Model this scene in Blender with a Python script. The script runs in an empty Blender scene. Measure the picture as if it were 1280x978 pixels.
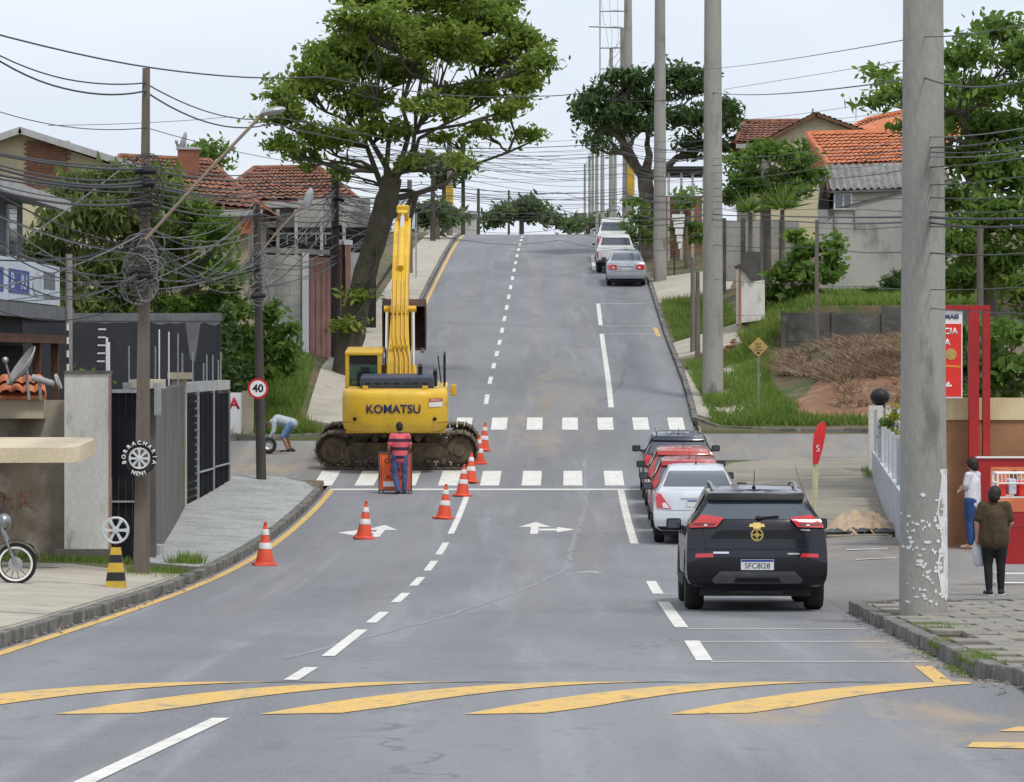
import bpy, bmesh, math, random
import numpy as np
from mathutils import Vector, Matrix, noise as mnoise
R = math.radians
sc = bpy.context.scene
# ------------------------------------------------------------------ camera
F = 4600.0; HY = 445.0            # focal length in photo pixels (1280 wide), horizon row
cam = bpy.data.cameras.new('camera'); camo = bpy.data.objects.new('camera', cam)
sc.collection.objects.link(camo); sc.camera = camo
cam.sensor_width = 36; cam.lens = F*36/1280; cam.shift_y = -(489-HY)/1280
cam.clip_start = .5; cam.clip_end = 6000
camo.location = (0,0,0); camo.rotation_euler = (R(90),0,0)
# ------------------------------------------------------------------ sky, sun, exposure
SUN_EL, SUN_AZ = 60, 146          # high soft sun behind thin cloud, behind the camera's right shoulder
w = bpy.data.worlds.new('World'); sc.world = w; w.use_nodes = True
nt = w.node_tree; bg = nt.nodes['Background']
sky = nt.nodes.new('ShaderNodeTexSky'); sky.sky_type = 'NISHITA'; sky.sun_disc = False
sky.sun_elevation = R(SUN_EL); sky.sun_rotation = R(SUN_AZ); sky.air_density = 1; sky.dust_density = 3
tc = nt.nodes.new('ShaderNodeTexCoord'); mp = nt.nodes.new('ShaderNodeMapping'); mp.inputs['Scale'].default_value = (1,1,3.2)
nz = nt.nodes.new('ShaderNodeTexNoise'); nz.inputs['Scale'].default_value = 5.5; nz.inputs['Detail'].default_value = 5; nz.inputs['Roughness'].default_value = .5
cr = nt.nodes.new('ShaderNodeValToRGB'); cr.color_ramp.elements[0].position = .32; cr.color_ramp.elements[1].position = .72
cr.color_ramp.elements[0].color = (5.9,6.45,7.35,1); cr.color_ramp.elements[1].color = (7.2,7.5,8.0,1)
mx = nt.nodes.new('ShaderNodeMix'); mx.data_type = 'RGBA'; mx.inputs[0].default_value = .86
nt.links.new(tc.outputs['Generated'], mp.inputs[0]); nt.links.new(mp.outputs[0], nz.inputs['Vector']); nt.links.new(nz.outputs['Fac'], cr.inputs[0])
nt.links.new(sky.outputs[0], mx.inputs[6]); nt.links.new(cr.outputs[0], mx.inputs[7]); nt.links.new(mx.outputs[2], bg.inputs[0])
bg.inputs[1].default_value = .11
sun = bpy.data.lights.new('sun','SUN'); sun.energy = 1.5; sun.angle = R(10); sun.color = (1,.96,.9)
suno = bpy.data.objects.new('sun', sun); sc.collection.objects.link(suno); suno.location = (0,0,60)
_d = Vector((math.sin(R(SUN_AZ))*math.cos(R(SUN_EL)), math.cos(R(SUN_AZ))*math.cos(R(SUN_EL)), math.sin(R(SUN_EL))))
suno.rotation_euler = (-_d).to_track_quat('-Z','Y').to_euler()
vs = sc.view_settings; vs.view_transform = 'Standard'; vs.look = 'None'; vs.gamma = 1; vs.use_curve_mapping = False
vs.exposure = 0.36
# ------------------------------------------------------------------ helpers
rnd = random.Random(7)
def lerp(a,b,t): return a+(b-a)*t
class MB:
    def __init__(s): s.v=[]; s.f=[]; s.mi=[]; s.cur=0
    def add(s, vs, fs):
        o=len(s.v); s.v+= [tuple(p) for p in vs]
        for f in fs: s.f.append([i+o for i in f]); s.mi.append(s.cur)
        return s
    def box(s, c, d, rot=None):
        x,y,z=d[0]/2,d[1]/2,d[2]/2
        P=[Vector((a,b,e)) for e in(-z,z) for b in(-y,y) for a in(-x,x)]
        if rot is not None: P=[rot@p for p in P]
        c=Vector(c)
        return s.add([p+c for p in P],[(0,2,3,1),(4,5,7,6),(0,1,5,4),(2,6,7,3),(0,4,6,2),(1,3,7,5)])
    def bb(s, x0,x1,y0,y1,z0,z1): return s.box(((x0+x1)/2,(y0+y1)/2,(z0+z1)/2),(abs(x1-x0),abs(y1-y0),abs(z1-z0)))
    def bbox(s, c, d, b=.02, rot=None):      # box with chamfered edges
        bm=bmesh.new(); bmesh.ops.create_cube(bm,size=1); bmesh.ops.scale(bm,vec=d,verts=bm.verts)
        bmesh.ops.bevel(bm,geom=bm.edges[:],offset=b,segments=2,affect='EDGES',profile=.6)
        return s.bm(bm,Matrix.Translation(c)@(rot.to_4x4() if rot is not None else Matrix()))
    def bm(s,bm,M=None):
        bm.verts.index_update(); 
        s.add([(M@v.co if M else v.co) for v in bm.verts],[[v.index for v in f.verts] for f in bm.faces]); bm.free(); return s
    def tube(s, pts, rad, n=8, cap=True, flat=1.0):
        pts=[Vector(p) for p in pts]; m=len(pts)
        if not hasattr(rad,'__len__'): rad=[rad]*m
        rings=[]; up=None
        for i,p in enumerate(pts):
            t=(pts[min(i+1,m-1)]-pts[max(i-1,0)])
            if t.length<1e-9: t=Vector((0,0,1))
            t.normalize()
            if up is None: up=Vector((0,0,1)) if abs(t.z)<.9 else Vector((0,1,0))
            a=t.cross(up)
            if a.length<1e-4: a=t.cross(Vector((1,0,0)))
            a.normalize(); b=a.cross(t).normalized(); up=b
            rings.append([p+(a*math.cos(2*math.pi*k/n)+b*math.sin(2*math.pi*k/n)*flat)*rad[i] for k in range(n)])
        vs=[q for r in rings for q in r]; fs=[]
        for i in range(m-1):
            for k in range(n): fs.append((i*n+k,i*n+(k+1)%n,(i+1)*n+(k+1)%n,(i+1)*n+k))
        if cap: fs.append(tuple(range(n-1,-1,-1))); fs.append(tuple((m-1)*n+k for k in range(n)))
        return s.add(vs,fs)
    def lathe(s, prof, M=None, n=20, close=False):   # prof [(r,z)] about local z
        M=M or Matrix(); vs=[]; fs=[]; m=len(prof)
        for r,z in prof:
            for k in range(n): vs.append(M@Vector((r*math.cos(2*math.pi*k/n),r*math.sin(2*math.pi*k/n),z)))
        for i in range(m-1 if not close else m):
            j=(i+1)%m
            for k in range(n): fs.append((i*n+k,i*n+(k+1)%n,j*n+(k+1)%n,j*n+k))
        if not close:
            if prof[0][0]>1e-5: fs.append(tuple(range(n-1,-1,-1)))
            if prof[-1][0]>1e-5: fs.append(tuple((m-1)*n+k for k in range(n)))
        return s.add(vs,fs)
    def prism(s, poly, fn0, fn1):      # poly: 2D list; fn maps (a,b)->3D for both ends
        n=len(poly); vs=[fn0(*p) for p in poly]+[fn1(*p) for p in poly]
        return s.add(vs,[tuple(range(n-1,-1,-1)),tuple(range(n,2*n))]+[(i,(i+1)%n,n+(i+1)%n,n+i) for i in range(n)])
    def ell(s, c, r, rot=None, n=12, m=8):
        vs=[];fs=[]; c=Vector(c)
        for i in range(m+1):
            th=math.pi*i/m
            for k in range(n):
                p=Vector((r[0]*math.sin(th)*math.cos(2*math.pi*k/n),r[1]*math.sin(th)*math.sin(2*math.pi*k/n),r[2]*math.cos(th)))
                if rot is not None: p=rot@p
                vs.append(c+p)
        for i in range(m):
            for k in range(n): fs.append((i*n+k,(i+1)*n+k,(i+1)*n+(k+1)%n,i*n+(k+1)%n))
        return s.add(vs,fs)
    def mesh(s,name,mats,smooth=False,ang=40):
        me=bpy.data.meshes.new(name); me.from_pydata(s.v,[],s.f)
        ml=mats if isinstance(mats,(list,tuple)) else [mats]
        for m in ml: me.materials.append(m)
        if len(ml)>1: me.polygons.foreach_set('material_index',s.mi)
        bm=bmesh.new(); bm.from_mesh(me); bmesh.ops.remove_doubles(bm,verts=bm.verts,dist=1e-5)
        bmesh.ops.recalc_face_normals(bm,faces=bm.faces)
        if smooth:
            for f in bm.faces: f.smooth=True
            for e in bm.edges:
                if len(e.link_faces)==2 and e.calc_face_angle(0)>R(ang): e.smooth=False
        bm.to_mesh(me); bm.free(); return me
    def build(s,name,mats,parent=None,world=False,smooth=False,ang=40):
        return mkobj(name,s.mesh(name,mats,smooth,ang),parent,world)
def pmat(o):
    return Matrix.LocRotScale(o.location,o.rotation_euler.to_quaternion(),o.scale)
def mkobj(name,me,parent=None,world=False):
    o=bpy.data.objects.new(name,me); sc.collection.objects.link(o)
    if parent is not None:
        o.parent=parent
        if world:
            M=pmat(parent)
            if parent.parent is not None and parent.type!='EMPTY': M=Matrix()
            # mesh was given in world coordinates: bring it into the parent's frame
            p=parent; chain=Matrix()
            while p is not None: chain=p.matrix_parent_inverse@(pmat(p)@chain) if p.parent else pmat(p)@chain; p=p.parent
            o.matrix_parent_inverse=chain.inverted()
    return o
def tag(o,label,cat,group=None):
    o['label']=label; o['category']=cat
    if group: o['group']=group
    return o
def thing(name,label,cat,loc=(0,0,0),rz=0,group=None,rot=None):
    o=bpy.data.objects.new(name,None); sc.collection.objects.link(o); o.empty_display_size=.2
    o.location=loc; o.rotation_euler=rot if rot else (0,0,rz)
    return tag(o,label,cat,group)
def struct(o): o['kind']='structure'; return o
def stuff(o): o['kind']='stuff'; return o
def copy_tree(o,loc=None,rot=None,label=None,parent=None,scale=None):
    c=o.copy(); sc.collection.objects.link(c)
    if parent is not None: c.parent=parent
    if loc is not None: c.location=loc
    if rot is not None: c.rotation_euler=rot
    if scale is not None: c.scale=scale
    if label: c['label']=label
    for ch in list(o.children): copy_tree(ch,parent=c)
    return c
def text(s,size,fn,name,mat,parent,ext=.004,world=False,align='CENTER',sx=1.0,bold=0.0):
    cu=bpy.data.curves.new(name,'FONT'); cu.body=s; cu.size=size; cu.align_x=align; cu.align_y='CENTER'; cu.resolution_u=3; cu.offset=bold
    t=bpy.data.objects.new(name,cu); sc.collection.objects.link(t)
    dg=bpy.context.evaluated_depsgraph_get(); me=bpy.data.meshes.new_from_object(t.evaluated_get(dg))
    bpy.data.objects.remove(t); bpy.data.curves.remove(cu)
    bm=bmesh.new(); bm.from_mesh(me)
    r=bmesh.ops.extrude_face_region(bm,geom=bm.faces[:])
    for v in [g for g in r['geom'] if isinstance(g,bmesh.types.BMVert)]: v.co.z+=ext
    for v in bm.verts: v.co=fn(v.co.x*sx,v.co.y,v.co.z)
    bmesh.ops.recalc_face_normals(bm,faces=bm.faces); me.materials.clear(); me.materials.append(mat); bm.to_mesh(me); bm.free()
    for p in me.polygons: p.material_index=0
    me.name=name
    return mkobj(name,me,parent,world)
# ------------------------------------------------------------------ materials
MATS={}
def srgb(*c): return tuple(((v/255)/12.92 if v/255<=.04045 else ((v/255+.055)/1.055)**2.4) for v in c)
def mk(name,c,r=.8,c2=None,s=2.0,lo=.38,hi=.66,bump=0,bs=40,metal=0,spec=.4,coat=0,fine=.1,fs=25,stretch=(1,1,1),c3=None,s3=.6,lo3=.5,hi3=.75,emit=0,obj=False):
    m=bpy.data.materials.new(name); m.use_nodes=True; n=m.node_tree; L=n.links.new
    b=n.nodes['Principled BSDF']; b.inputs['Roughness'].default_value=r; b.inputs['Metallic'].default_value=metal
    b.inputs['Specular IOR Level'].default_value=spec; b.inputs['Coat Weight'].default_value=coat; b.inputs['Coat Roughness'].default_value=.05
    if obj: tcn=n.nodes.new('ShaderNodeTexCoord'); pos=tcn.outputs['Object']
    else: g=n.nodes.new('ShaderNodeNewGeometry'); pos=g.outputs['Position']
    mpn=n.nodes.new('ShaderNodeMapping'); mpn.inputs['Scale'].default_value=stretch; L(pos,mpn.inputs[0]); pos=mpn.outputs[0]
    def noise(scale,d=5):
        t=n.nodes.new('ShaderNodeTexNoise'); t.inputs['Scale'].default_value=scale; t.inputs['Detail'].default_value=d; t.inputs['Roughness'].default_value=.6; L(pos,t.inputs['Vector']); return t.outputs['Fac']
    def ramp(f,a,bb):
        q=n.nodes.new('ShaderNodeMapRange'); q.inputs['From Min'].default_value=a; q.inputs['From Max'].default_value=bb; q.interpolation_type='SMOOTHSTEP'; L(f,q.inputs['Value']); return q.outputs['Result']
    def mix(f,a,bb,mode='MIX'):
        q=n.nodes.new('ShaderNodeMix'); q.data_type='RGBA'; q.blend_type=mode
        if isinstance(f,float): q.inputs[0].default_value=f
        else: L(f,q.inputs[0])
        for i,vv in((6,a),(7,bb)):
            if isinstance(vv,tuple): q.inputs[i].default_value=(*vv,1)
            else: L(vv,q.inputs[i])
        return q.outputs[2]
    c=tuple(c); col=None
    if c2: col=mix(ramp(noise(s),lo,hi),c,tuple(c2))
    if c3: col=mix(ramp(noise(s3,7),lo3,hi3),col if col else c,tuple(c3))
    if fine:
        q=n.nodes.new('ShaderNodeMapRange'); L(noise(fs,3),q.inputs['Value']); q.inputs['From Min'].default_value=.3; q.inputs['From Max'].default_value=.7
        q.inputs['To Min'].default_value=1-fine; q.inputs['To Max'].default_value=1+fine
        v=n.nodes.new('ShaderNodeVectorMath'); v.operation='SCALE'; L(q.outputs[0],v.inputs['Scale'])
        if col: L(col,v.inputs[0])
        else: v.inputs[0].default_value=c
        col=v.outputs[0]
    if col: L(col,b.inputs['Base Color'])
    else: b.inputs['Base Color'].default_value=(*c,1)
    if bump:
        bp=n.nodes.new('ShaderNodeBump'); bp.inputs['Strength'].default_value=bump; bp.inputs['Distance'].default_value=.02; L(noise(bs,6),bp.inputs['Height']); L(bp.outputs[0],b.inputs['Normal'])
    if emit: b.inputs['Emission Color'].default_value=(*c,1); b.inputs['Emission Strength'].default_value=emit
    m['nodes_col']=0; MATS[name]=m; return m
M=MATS
mk('white_paint',(.72,.71,.66),.7,(.62,.61,.56),s=3,c3=(.36,.36,.35),s3=7,lo3=.55,hi3=.74,fine=.08)
mk('yellow_paint',(.66,.42,.12),.75,(.58,.40,.16),s=2,c3=(.30,.25,.17),s3=5,lo3=.52,hi3=.72,fine=.1)
mk('kerb',(.17,.165,.15),.9,(.085,.085,.075),s=1.7,c3=(.3,.28,.24),s3=5,bump=.5,bs=20)
mk('concrete_walk',(.35,.36,.35),.9,(.27,.28,.27),s=1.1,c3=(.42,.42,.40),s3=5,bump=.5,bs=22,fine=.22,fs=9)
mk('concrete_beige',(.44,.40,.33),.9,(.36,.33,.27),s=.9,c3=(.27,.25,.2),s3=1.7,lo3=.55,bump=.25,bs=30)
mk('apron',(.29,.26,.205),.9,(.22,.20,.165),s=.6,c3=(.36,.33,.27),s3=1.6,bump=.3,bs=25,stretch=(.6,1.6,1))
mk('paver',(.27,.25,.21),.9,(.20,.19,.165),s=1.6,c3=(.33,.31,.26),s3=5,bump=.5,bs=35)
mk('pole_concrete',(.33,.32,.29),.9,(.27,.262,.243),s=1.1,c3=(.17,.165,.155),s3=2.2,lo3=.56,hi3=.72,bump=.4,bs=25,stretch=(1,1,.35))
mk('pole_old',(.145,.12,.10),.95,(.20,.175,.15),s=2,c3=(.09,.075,.065),s3=5,bump=.5,bs=30,stretch=(1,1,.15))
mk('pole_dark',(.055,.048,.042),.95,(.085,.075,.065),s=2,bump=.4,stretch=(1,1,.2))
mk('cable',(.05,.05,.052),.6,fine=0)
mk('cable_grey',(.16,.16,.165),.6,fine=0)
mk('black_plastic',(.012,.012,.014),.5,(.02,.02,.022),s=8)
mk('rubber',(.013,.013,.013),.75,(.03,.028,.026),s=6)
mk('steel',(.32,.33,.34),.35,(.24,.245,.25),metal=.9,s=6)
mk('galv',(.42,.43,.43),.5,(.33,.34,.34),metal=.6,s=9)
mk('glass_dark',(.012,.016,.02),.04,fine=0,spec=.9,coat=.3)
mk('glass_mid',(.05,.065,.085),.05,fine=0,spec=1.0,coat=.5)
# ------------------------------------------------------------------ road profile and ground heights
PT=[(-900,6),(-60,.9),(0,-1.9),(16.4,-2.36),(37.6,-2.985),(47.3,-3.28),(54.2,-3.46),(63.9,-3.62),(70.3,-3.63),(77.7,-3.54),(85.3,-3.34),(88.7,-3.2),(95.3,-2.74),(103,-1.98),(106.8,-1.5),(133,.72),(169.2,4.05),(189,5.72),(200.4,6.5),(208,6.86),(222,6.95),(260,6.0),(420,2),(900,0)]
_x=np.array([p[0] for p in PT]); _y=np.array([p[1] for p in PT]); _s=np.diff(_y)/np.diff(_x)
_m=np.zeros(len(PT)); _m[0]=_s[0]; _m[-1]=_s[-1]
for i in range(1,len(PT)-1):
    h0,h1=_x[i]-_x[i-1],_x[i+1]-_x[i]; _m[i]=(_s[i-1]*h1+_s[i]*h0)/(h0+h1)
def prof(Y):
    Y=min(max(Y,_x[0]),_x[-1]-1e-6); i=int(np.searchsorted(_x,Y,side='right'))-1; h=_x[i+1]-_x[i]; t=(Y-_x[i])/h
    z=(2*t**3-3*t*t+1)*_y[i]+(t**3-2*t*t+t)*h*_m[i]+(-2*t**3+3*t*t)*_y[i+1]+(t**3-t*t)*h*_m[i+1]
    if 27.5<Y<31.2: z+=.105*(1-((Y-29.35)/1.85)**2)           # the speed hump
    return float(z)
YS=sorted(set([-900,-300,-120,-60,-30,-10]+list(range(0,27))+[27.5+i*.185 for i in range(21)]+list(range(32,132))+list(range(132,262,2))+[90.0,95.0,100.0,101.5]+[270,285,300,330,360,420,500,600,750,900]))
ZS=[prof(y) for y in YS]
def rz(Y): return float(np.interp(Y,YS,ZS))
def xc(Y): return -2.3+.0143*Y-(.5*((38-Y)/16)**2 if 0<Y<38 else (2.8 if Y<=0 else 0))
def xl(Y): return -2.3+.0143*Y-3.45
def xr(Y): return -2.3+.0143*Y+5.9
def at(px,py,Y): return Vector(((px-640)*Y/F,Y,(HY-py)*Y/F))
def table(rows,ds):
    ys=[r[0] for r in rows]; A=np.array([r[1] for r in rows])
    def f(Y,d):
        v=[np.interp(Y,ys,A[:,k]) for k in range(len(ds))]; return float(np.interp(d,ds,v))
    return f
LD=[0,1,2.2,3.5,6,12,40,400]
lbank=table([(-900,[.13,.16,.25,.3,.3,.3,.3,0]),(89,[.13,.16,.25,.3,.3,.3,.3,0]),(100,[.13,.13,.13,.13,.13,.13,.1,0]),(101.5,[.12,.13,.14,.15,.2,.2,.2,0]),(106,[.12,.2,.5,.85,1,1,1,1]),(112,[.12,.2,.8,1.25,1.4,1.5,1.5,1]),(130,[.12,.15,.4,.8,1.2,1.2,1.2,1]),(200,[.12,.12,.15,.2,.2,.2,0,-2]),(900,[.12]*7+[0])],LD)
RD=[0,1.5,3,3.4,4.5,8,15,40,400]
rbank=table([(-900,[.13,.14,.16,.16,.18,.2,.2,.2,0]),(46.4,[.13,.14,.16,.16,.18,.2,.2,.2,0]),(46.75,[.0,.13,.16,.16,.18,.2,.2,.2,0]),(81,[.0,.13,.16,.16,.18,.2,.2,.2,0]),(84,[.13,.14,.16,.16,.18,.2,.2,.2,0]),(94,[.13,.14,.16,.16,.18,.2,.2,.2,0]),(101.5,[.12,.12,.12,.12,.1,.05,0,0,0]),(104,[.12,.15,.2,.22,.25,.2,.2,.2,0]),(107,[.12,.15,.28,.35,.7,.95,.95,.9,0]),(110,[.12,.15,.3,.5,1.0,1.35,1.3,1,0]),(117,[.12,.2,.5,.6,.95,1.1,1.0,.9,0]),(117.6,[.12,.2,.55,.75,.85,.8,.8,.8,0]),(118,[.12,.2,1.0,1.5,2.05,2.1,2.1,2,0]),(136,[.12,.2,.8,1.0,1.3,1.35,1.35,1.3,0]),(150,[.12,.2,.6,.7,.8,1,1,1,0]),(205,[.12,.15,.2,.2,.3,.3,.3,0,-2]),(900,[.12]*8+[0])],RD)
SIDE_L=(90.0,100.0); SIDE_R=(95.0,101.5)
def gz(X,Y):     # height of the ground beside the road, or of the road itself
    if X<xl(Y): return rz(Y) if SIDE_L[0]<Y<SIDE_L[1] else rz(Y)+lbank(Y,xl(Y)-X)
    if X>xr(Y): return rz(Y) if SIDE_R[0]<Y<SIDE_R[1] else rz(Y)+rbank(Y,X-xr(Y))
    return rz(Y)
def gpt(px,py,y0=20,y1=215,fn=None):   # where the ray through a photo pixel meets the ground
    fn=fn or (lambda X,Y: rz(Y)); y=y0; prev=None
    while y<y1:
        d=(HY-py)*y/F-fn((px-640)*y/F,y)
        if d<=0: break
        y+=.1
    return ((px-640)*y/F,y)
def gp(px,py,y0=20): return gpt(px,py,y0,fn=gz)
# the ground: one sheet to the horizon, its top a little below the paving laid on it
def ground():
    ld=[400,150,80,40,25,12,9,6,4.6,3.5,2.8,2.2,1.6,1,.5,.14]; rd=[.14,.6,1.5,2.2,3,3.4,4.0,4.5,6,8,11,15,22,40,80,150,400]
    ys=[]
    for y in YS: ys+=[y]
    for e in SIDE_L+SIDE_R: ys+=[e-.15,e+.15]
    ys+=[117.3,117.6,117.8,118.0,103.5,105.5,108.5]; ys=sorted(set(ys)); vs=[];fs=[]
    for y in ys:
        row=[]
        for d in ld:
            x=xl(y)-d; z=rz(y)-.08 if SIDE_L[0]-.05<=y<=SIDE_L[1]+.05 else rz(y)+lbank(y,d)-.04; row.append((x,y,z))
        row.append((xl(y)-.1,y,rz(y)-.1)); row.append((xr(y)+.1,y,rz(y)-.1))
        for d in rd:
            x=xr(y)+d; z=rz(y)-.08 if SIDE_R[0]-.05<=y<=SIDE_R[1]+.05 else rz(y)+rbank(y,d)-.04; row.append((x,y,z))
        vs+=[(x,yy,z+ (.05*mnoise.noise((x*.8,yy*.8,3)) if (x<xl(yy)-3 or x>xr(yy)+3) and not(89<yy<102) else 0)) for x,yy,z in row]; n=len(row)
    for i in range(len(ys)-1):
        for k in range(n-1): fs.append((i*n+k,i*n+k+1,(i+1)*n+k+1,(i+1)*n+k))
    mb=MB(); mb.add(vs,fs)
    m=mk('ground_soil',(.15,.105,.065),.95,(.07,.095,.03),s=.5,lo=.42,hi=.6,c3=(.20,.15,.10),s3=1.3,lo3=.55,bump=.6,bs=12)
    return struct(mb.build('ground',m,smooth=True))
ground()
# draped sheets: a flat outline cut along the profile rows and laid on the ground
def drape(name,poly,mat,off=.006,thick=0,parent=None,fn=None,xcuts=()):
    fn=fn or (lambda x,y: rz(y)); bm=bmesh.new()
    f=bm.faces.new([bm.verts.new((p[0],p[1],0)) for p in poly])
    ymin=min(p[1] for p in poly); ymax=max(p[1] for p in poly)
    for y in YS:
        if ymin+1e-3<y<ymax-1e-3: bmesh.ops.bisect_plane(bm,geom=bm.verts[:]+bm.edges[:]+bm.faces[:],plane_co=(0,y,0),plane_no=(0,1,0))
    for x in xcuts: bmesh.ops.bisect_plane(bm,geom=bm.verts[:]+bm.edges[:]+bm.faces[:],plane_co=(x,0,0),plane_no=(1,0,0))
    bmesh.ops.recalc_face_normals(bm,faces=bm.faces)
    if sum(f.normal.z for f in bm.faces)<0: bmesh.ops.reverse_faces(bm,faces=bm.faces)
    for v in bm.verts: v.co.z=fn(v.co.x,v.co.y)+off
    if thick:
        r=bmesh.ops.extrude_face_region(bm,geom=bm.faces[:])
        for v in [g for g in r['geom'] if isinstance(g,bmesh.types.BMVert)]: v.co.z-=thick
        bmesh.ops.recalc_face_normals(bm,faces=bm.faces)
    me=bpy.data.meshes.new(name); me.materials.append(mat); bm.to_mesh(me); bm.free()
    return mkobj(name,me,parent)
# asphalt: worn grey, lengthwise streaks, cracks, and sandy dust with shapes of its own
def asphalt(name,base,dust):
    m=bpy.data.materials.new(name); m.use_nodes=True; n=m.node_tree; L=n.links.new; b=n.nodes['Principled BSDF']
    b.inputs['Roughness'].default_value=.82; b.inputs['Specular IOR Level'].default_value=.3
    g=n.nodes.new('ShaderNodeNewGeometry'); pos=g.outputs['Position']
    def mapv(s,loc=(0,0,0)):
        q=n.nodes.new('ShaderNodeMapping'); q.inputs['Scale'].default_value=s; q.inputs['Location'].default_value=loc; L(pos,q.inputs[0]); return q.outputs[0]
    def noise(v,scale,d=6,r=.6):
        t=n.nodes.new('ShaderNodeTexNoise'); t.inputs['Scale'].default_value=scale; t.inputs['Detail'].default_value=d; t.inputs['Roughness'].default_value=r; L(v,t.inputs['Vector']); return t.outputs['Fac']
    def ramp(f,a,c,lo=0,hi=1):
        q=n.nodes.new('ShaderNodeMapRange'); q.interpolation_type='SMOOTHSTEP'
        for k,vv in(('From Min',a),('From Max',c),('To Min',lo),('To Max',hi)): q.inputs[k].default_value=vv
        L(f,q.inputs['Value']); return q.outputs['Result']
    def mul(a,c):
        q=n.nodes.new('ShaderNodeMath'); q.operation='MULTIPLY'; L(a,q.inputs[0])
        if isinstance(c,float): q.inputs[1].default_value=c
        else: L(c,q.inputs[1])
        return q.outputs[0]
    def mix(f,a,c):
        q=n.nodes.new('ShaderNodeMix'); q.data_type='RGBA'; L(f,q.inputs[0])
        for i,vv in((6,a),(7,c)):
            if isinstance(vv,tuple): q.inputs[i].default_value=(*vv,1)
            else: L(vv,q.inputs[i])
        return q.outputs[2]
    c1=tuple(base); c2=tuple(x*.74 for x in base); c3=tuple(x*1.28 for x in base)
    col=mix(ramp(noise(mapv((1,.12,1)),.55),.35,.65),c1,c2)
    col=mix(mul(ramp(noise(mapv((2.2,.07,1),(3,9,0)),.7),.52,.72),.75),col,c3)
    col=mix(mul(ramp(noise(mapv((.35,.22,1),(9,4,0)),.8,8,.7),.54,.66),.5),col,tuple(x*.62 for x in base))
    # cracks
    v=n.nodes.new('ShaderNodeTexVoronoi'); v.feature='DISTANCE_TO_EDGE'; v.inputs['Scale'].default_value=.16
    ad=n.nodes.new('ShaderNodeVectorMath'); ad.operation='ADD'
    t=n.nodes.new('ShaderNodeTexNoise'); t.inputs['Scale'].default_value=.9; t.inputs['Detail'].default_value=6; L(pos,t.inputs['Vector'])
    s3=n.nodes.new('ShaderNodeVectorMath'); s3.operation='SCALE'; s3.inputs['Scale'].default_value=3; L(t.outputs['Color'],s3.inputs[0])
    L(mapv((1,.5,0)),ad.inputs[0]); L(s3.outputs[0],ad.inputs[1]); L(ad.outputs[0],v.inputs['Vector'])
    crk=mul(ramp(v.outputs['Distance'],.004,.012,1,0),ramp(noise(mapv((1,.3,1),(5,5,5)),.25),.5,.62))
    col=mix(mul(crk,.8),col,tuple(x*.5 for x in base))
    # fine aggregate
    col=mix(mul(ramp(noise(pos,45,3),.38,.66),.5),col,c3)
    col=mix(mul(ramp(noise(mapv((1,.5,1),(2,7,1)),14,3),.55,.68),.4),col,c2)
    col=mix(mul(ramp(noise(mapv((1,.4,1),(8,1,1)),3.2,4),.60,.70),.5),col,tuple(x*.7 for x in base))
    # dust: (x,y,rx,ry,amount)
    for (x,y,rx,ry,a) in dust:
        vm=n.nodes.new('ShaderNodeVectorMath'); vm.operation='LENGTH'; L(mapv((1/rx,1/ry,0),(-x/rx,-y/ry,0)),vm.inputs[0])
        d=mul(ramp(vm.outputs['Value'],.35,1,1,0),ramp(noise(mapv((1.3,.5,1),(x,y,0)),1.1,8,.7),.4,.62))
        col=mix(mul(d,a),col,(.36,.28,.19))
    hs=n.nodes.new('ShaderNodeHueSaturation'); L(col,hs.inputs['Color']); L(hs.outputs[0],b.inputs['Base Color'])
    bp=n.nodes.new('ShaderNodeBump'); bp.inputs['Strength'].default_value=.25; bp.inputs['Distance'].default_value=.01; L(noise(pos,90,3),bp.inputs['Height']); L(bp.outputs[0],b.inputs['Normal'])
    MATS[name]=m; return m
asphalt('asphalt',(.222,.226,.236),[(2.6,27.3,1.7,1.3,.8),(3.6,25.2,1.2,1.6,.75),(3.2,44.5,1.3,1.0,.55),(3.0,42.3,1.5,.5,.3),(.4,101,2.0,6,.5),(1.4,112,1.3,11,.28),(-3.5,96,2.5,3,.6),(3.9,60,.7,16,.3),(1.4,71,.5,13,.2),(.9,110,.5,10,.4),(2.2,106,.5,9,.3),(1.0,150,.35,40,.3),(2.5,150,.3,40,.25),(-1.9,140,.35,45,.18),(.3,60,.4,22,.14),(-3.6,60,.4,22,.14),(-1.9,62,.3,24,.1),(3.9,36,.5,8,.5)])
asphalt('asphalt_side',(.225,.22,.21),[(-8,93.5,5,2.6,.8),(-7,97,4,2,.35),(8,98,6,3,.4),(11,100.5,5,1,.5),(-14,95,6,4,.6)])
asphalt('asphalt_lot',(.215,.21,.20),[(6.5,66,3,5,.4),(8,52,4,6,.35)])
ROADY=[y for y in YS]
def road():
    vs=[];fs=[];cols=7
    for y in ROADY:
        for k in range(cols): vs.append((lerp(xl(y),xr(y),k/(cols-1)),y,rz(y)))
    for i in range(len(ROADY)-1):
        for k in range(cols-1): fs.append((i*cols+k,i*cols+k+1,(i+1)*cols+k+1,(i+1)*cols+k))
    mb=MB(); mb.add(vs,fs); return struct(mb.build('road',M['asphalt'],smooth=True))
ROAD=road()
def side(poly,name='side_street',mat='asphalt_side'): return struct(drape(name,poly,M[mat],off=0))
SL=side([(-90,90),(xl(90),90),(xl(100),100),(-90,100)])
SR=side([(xr(95),95),(90,95),(90,101.5),(xr(101.5),101.5)])
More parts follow.
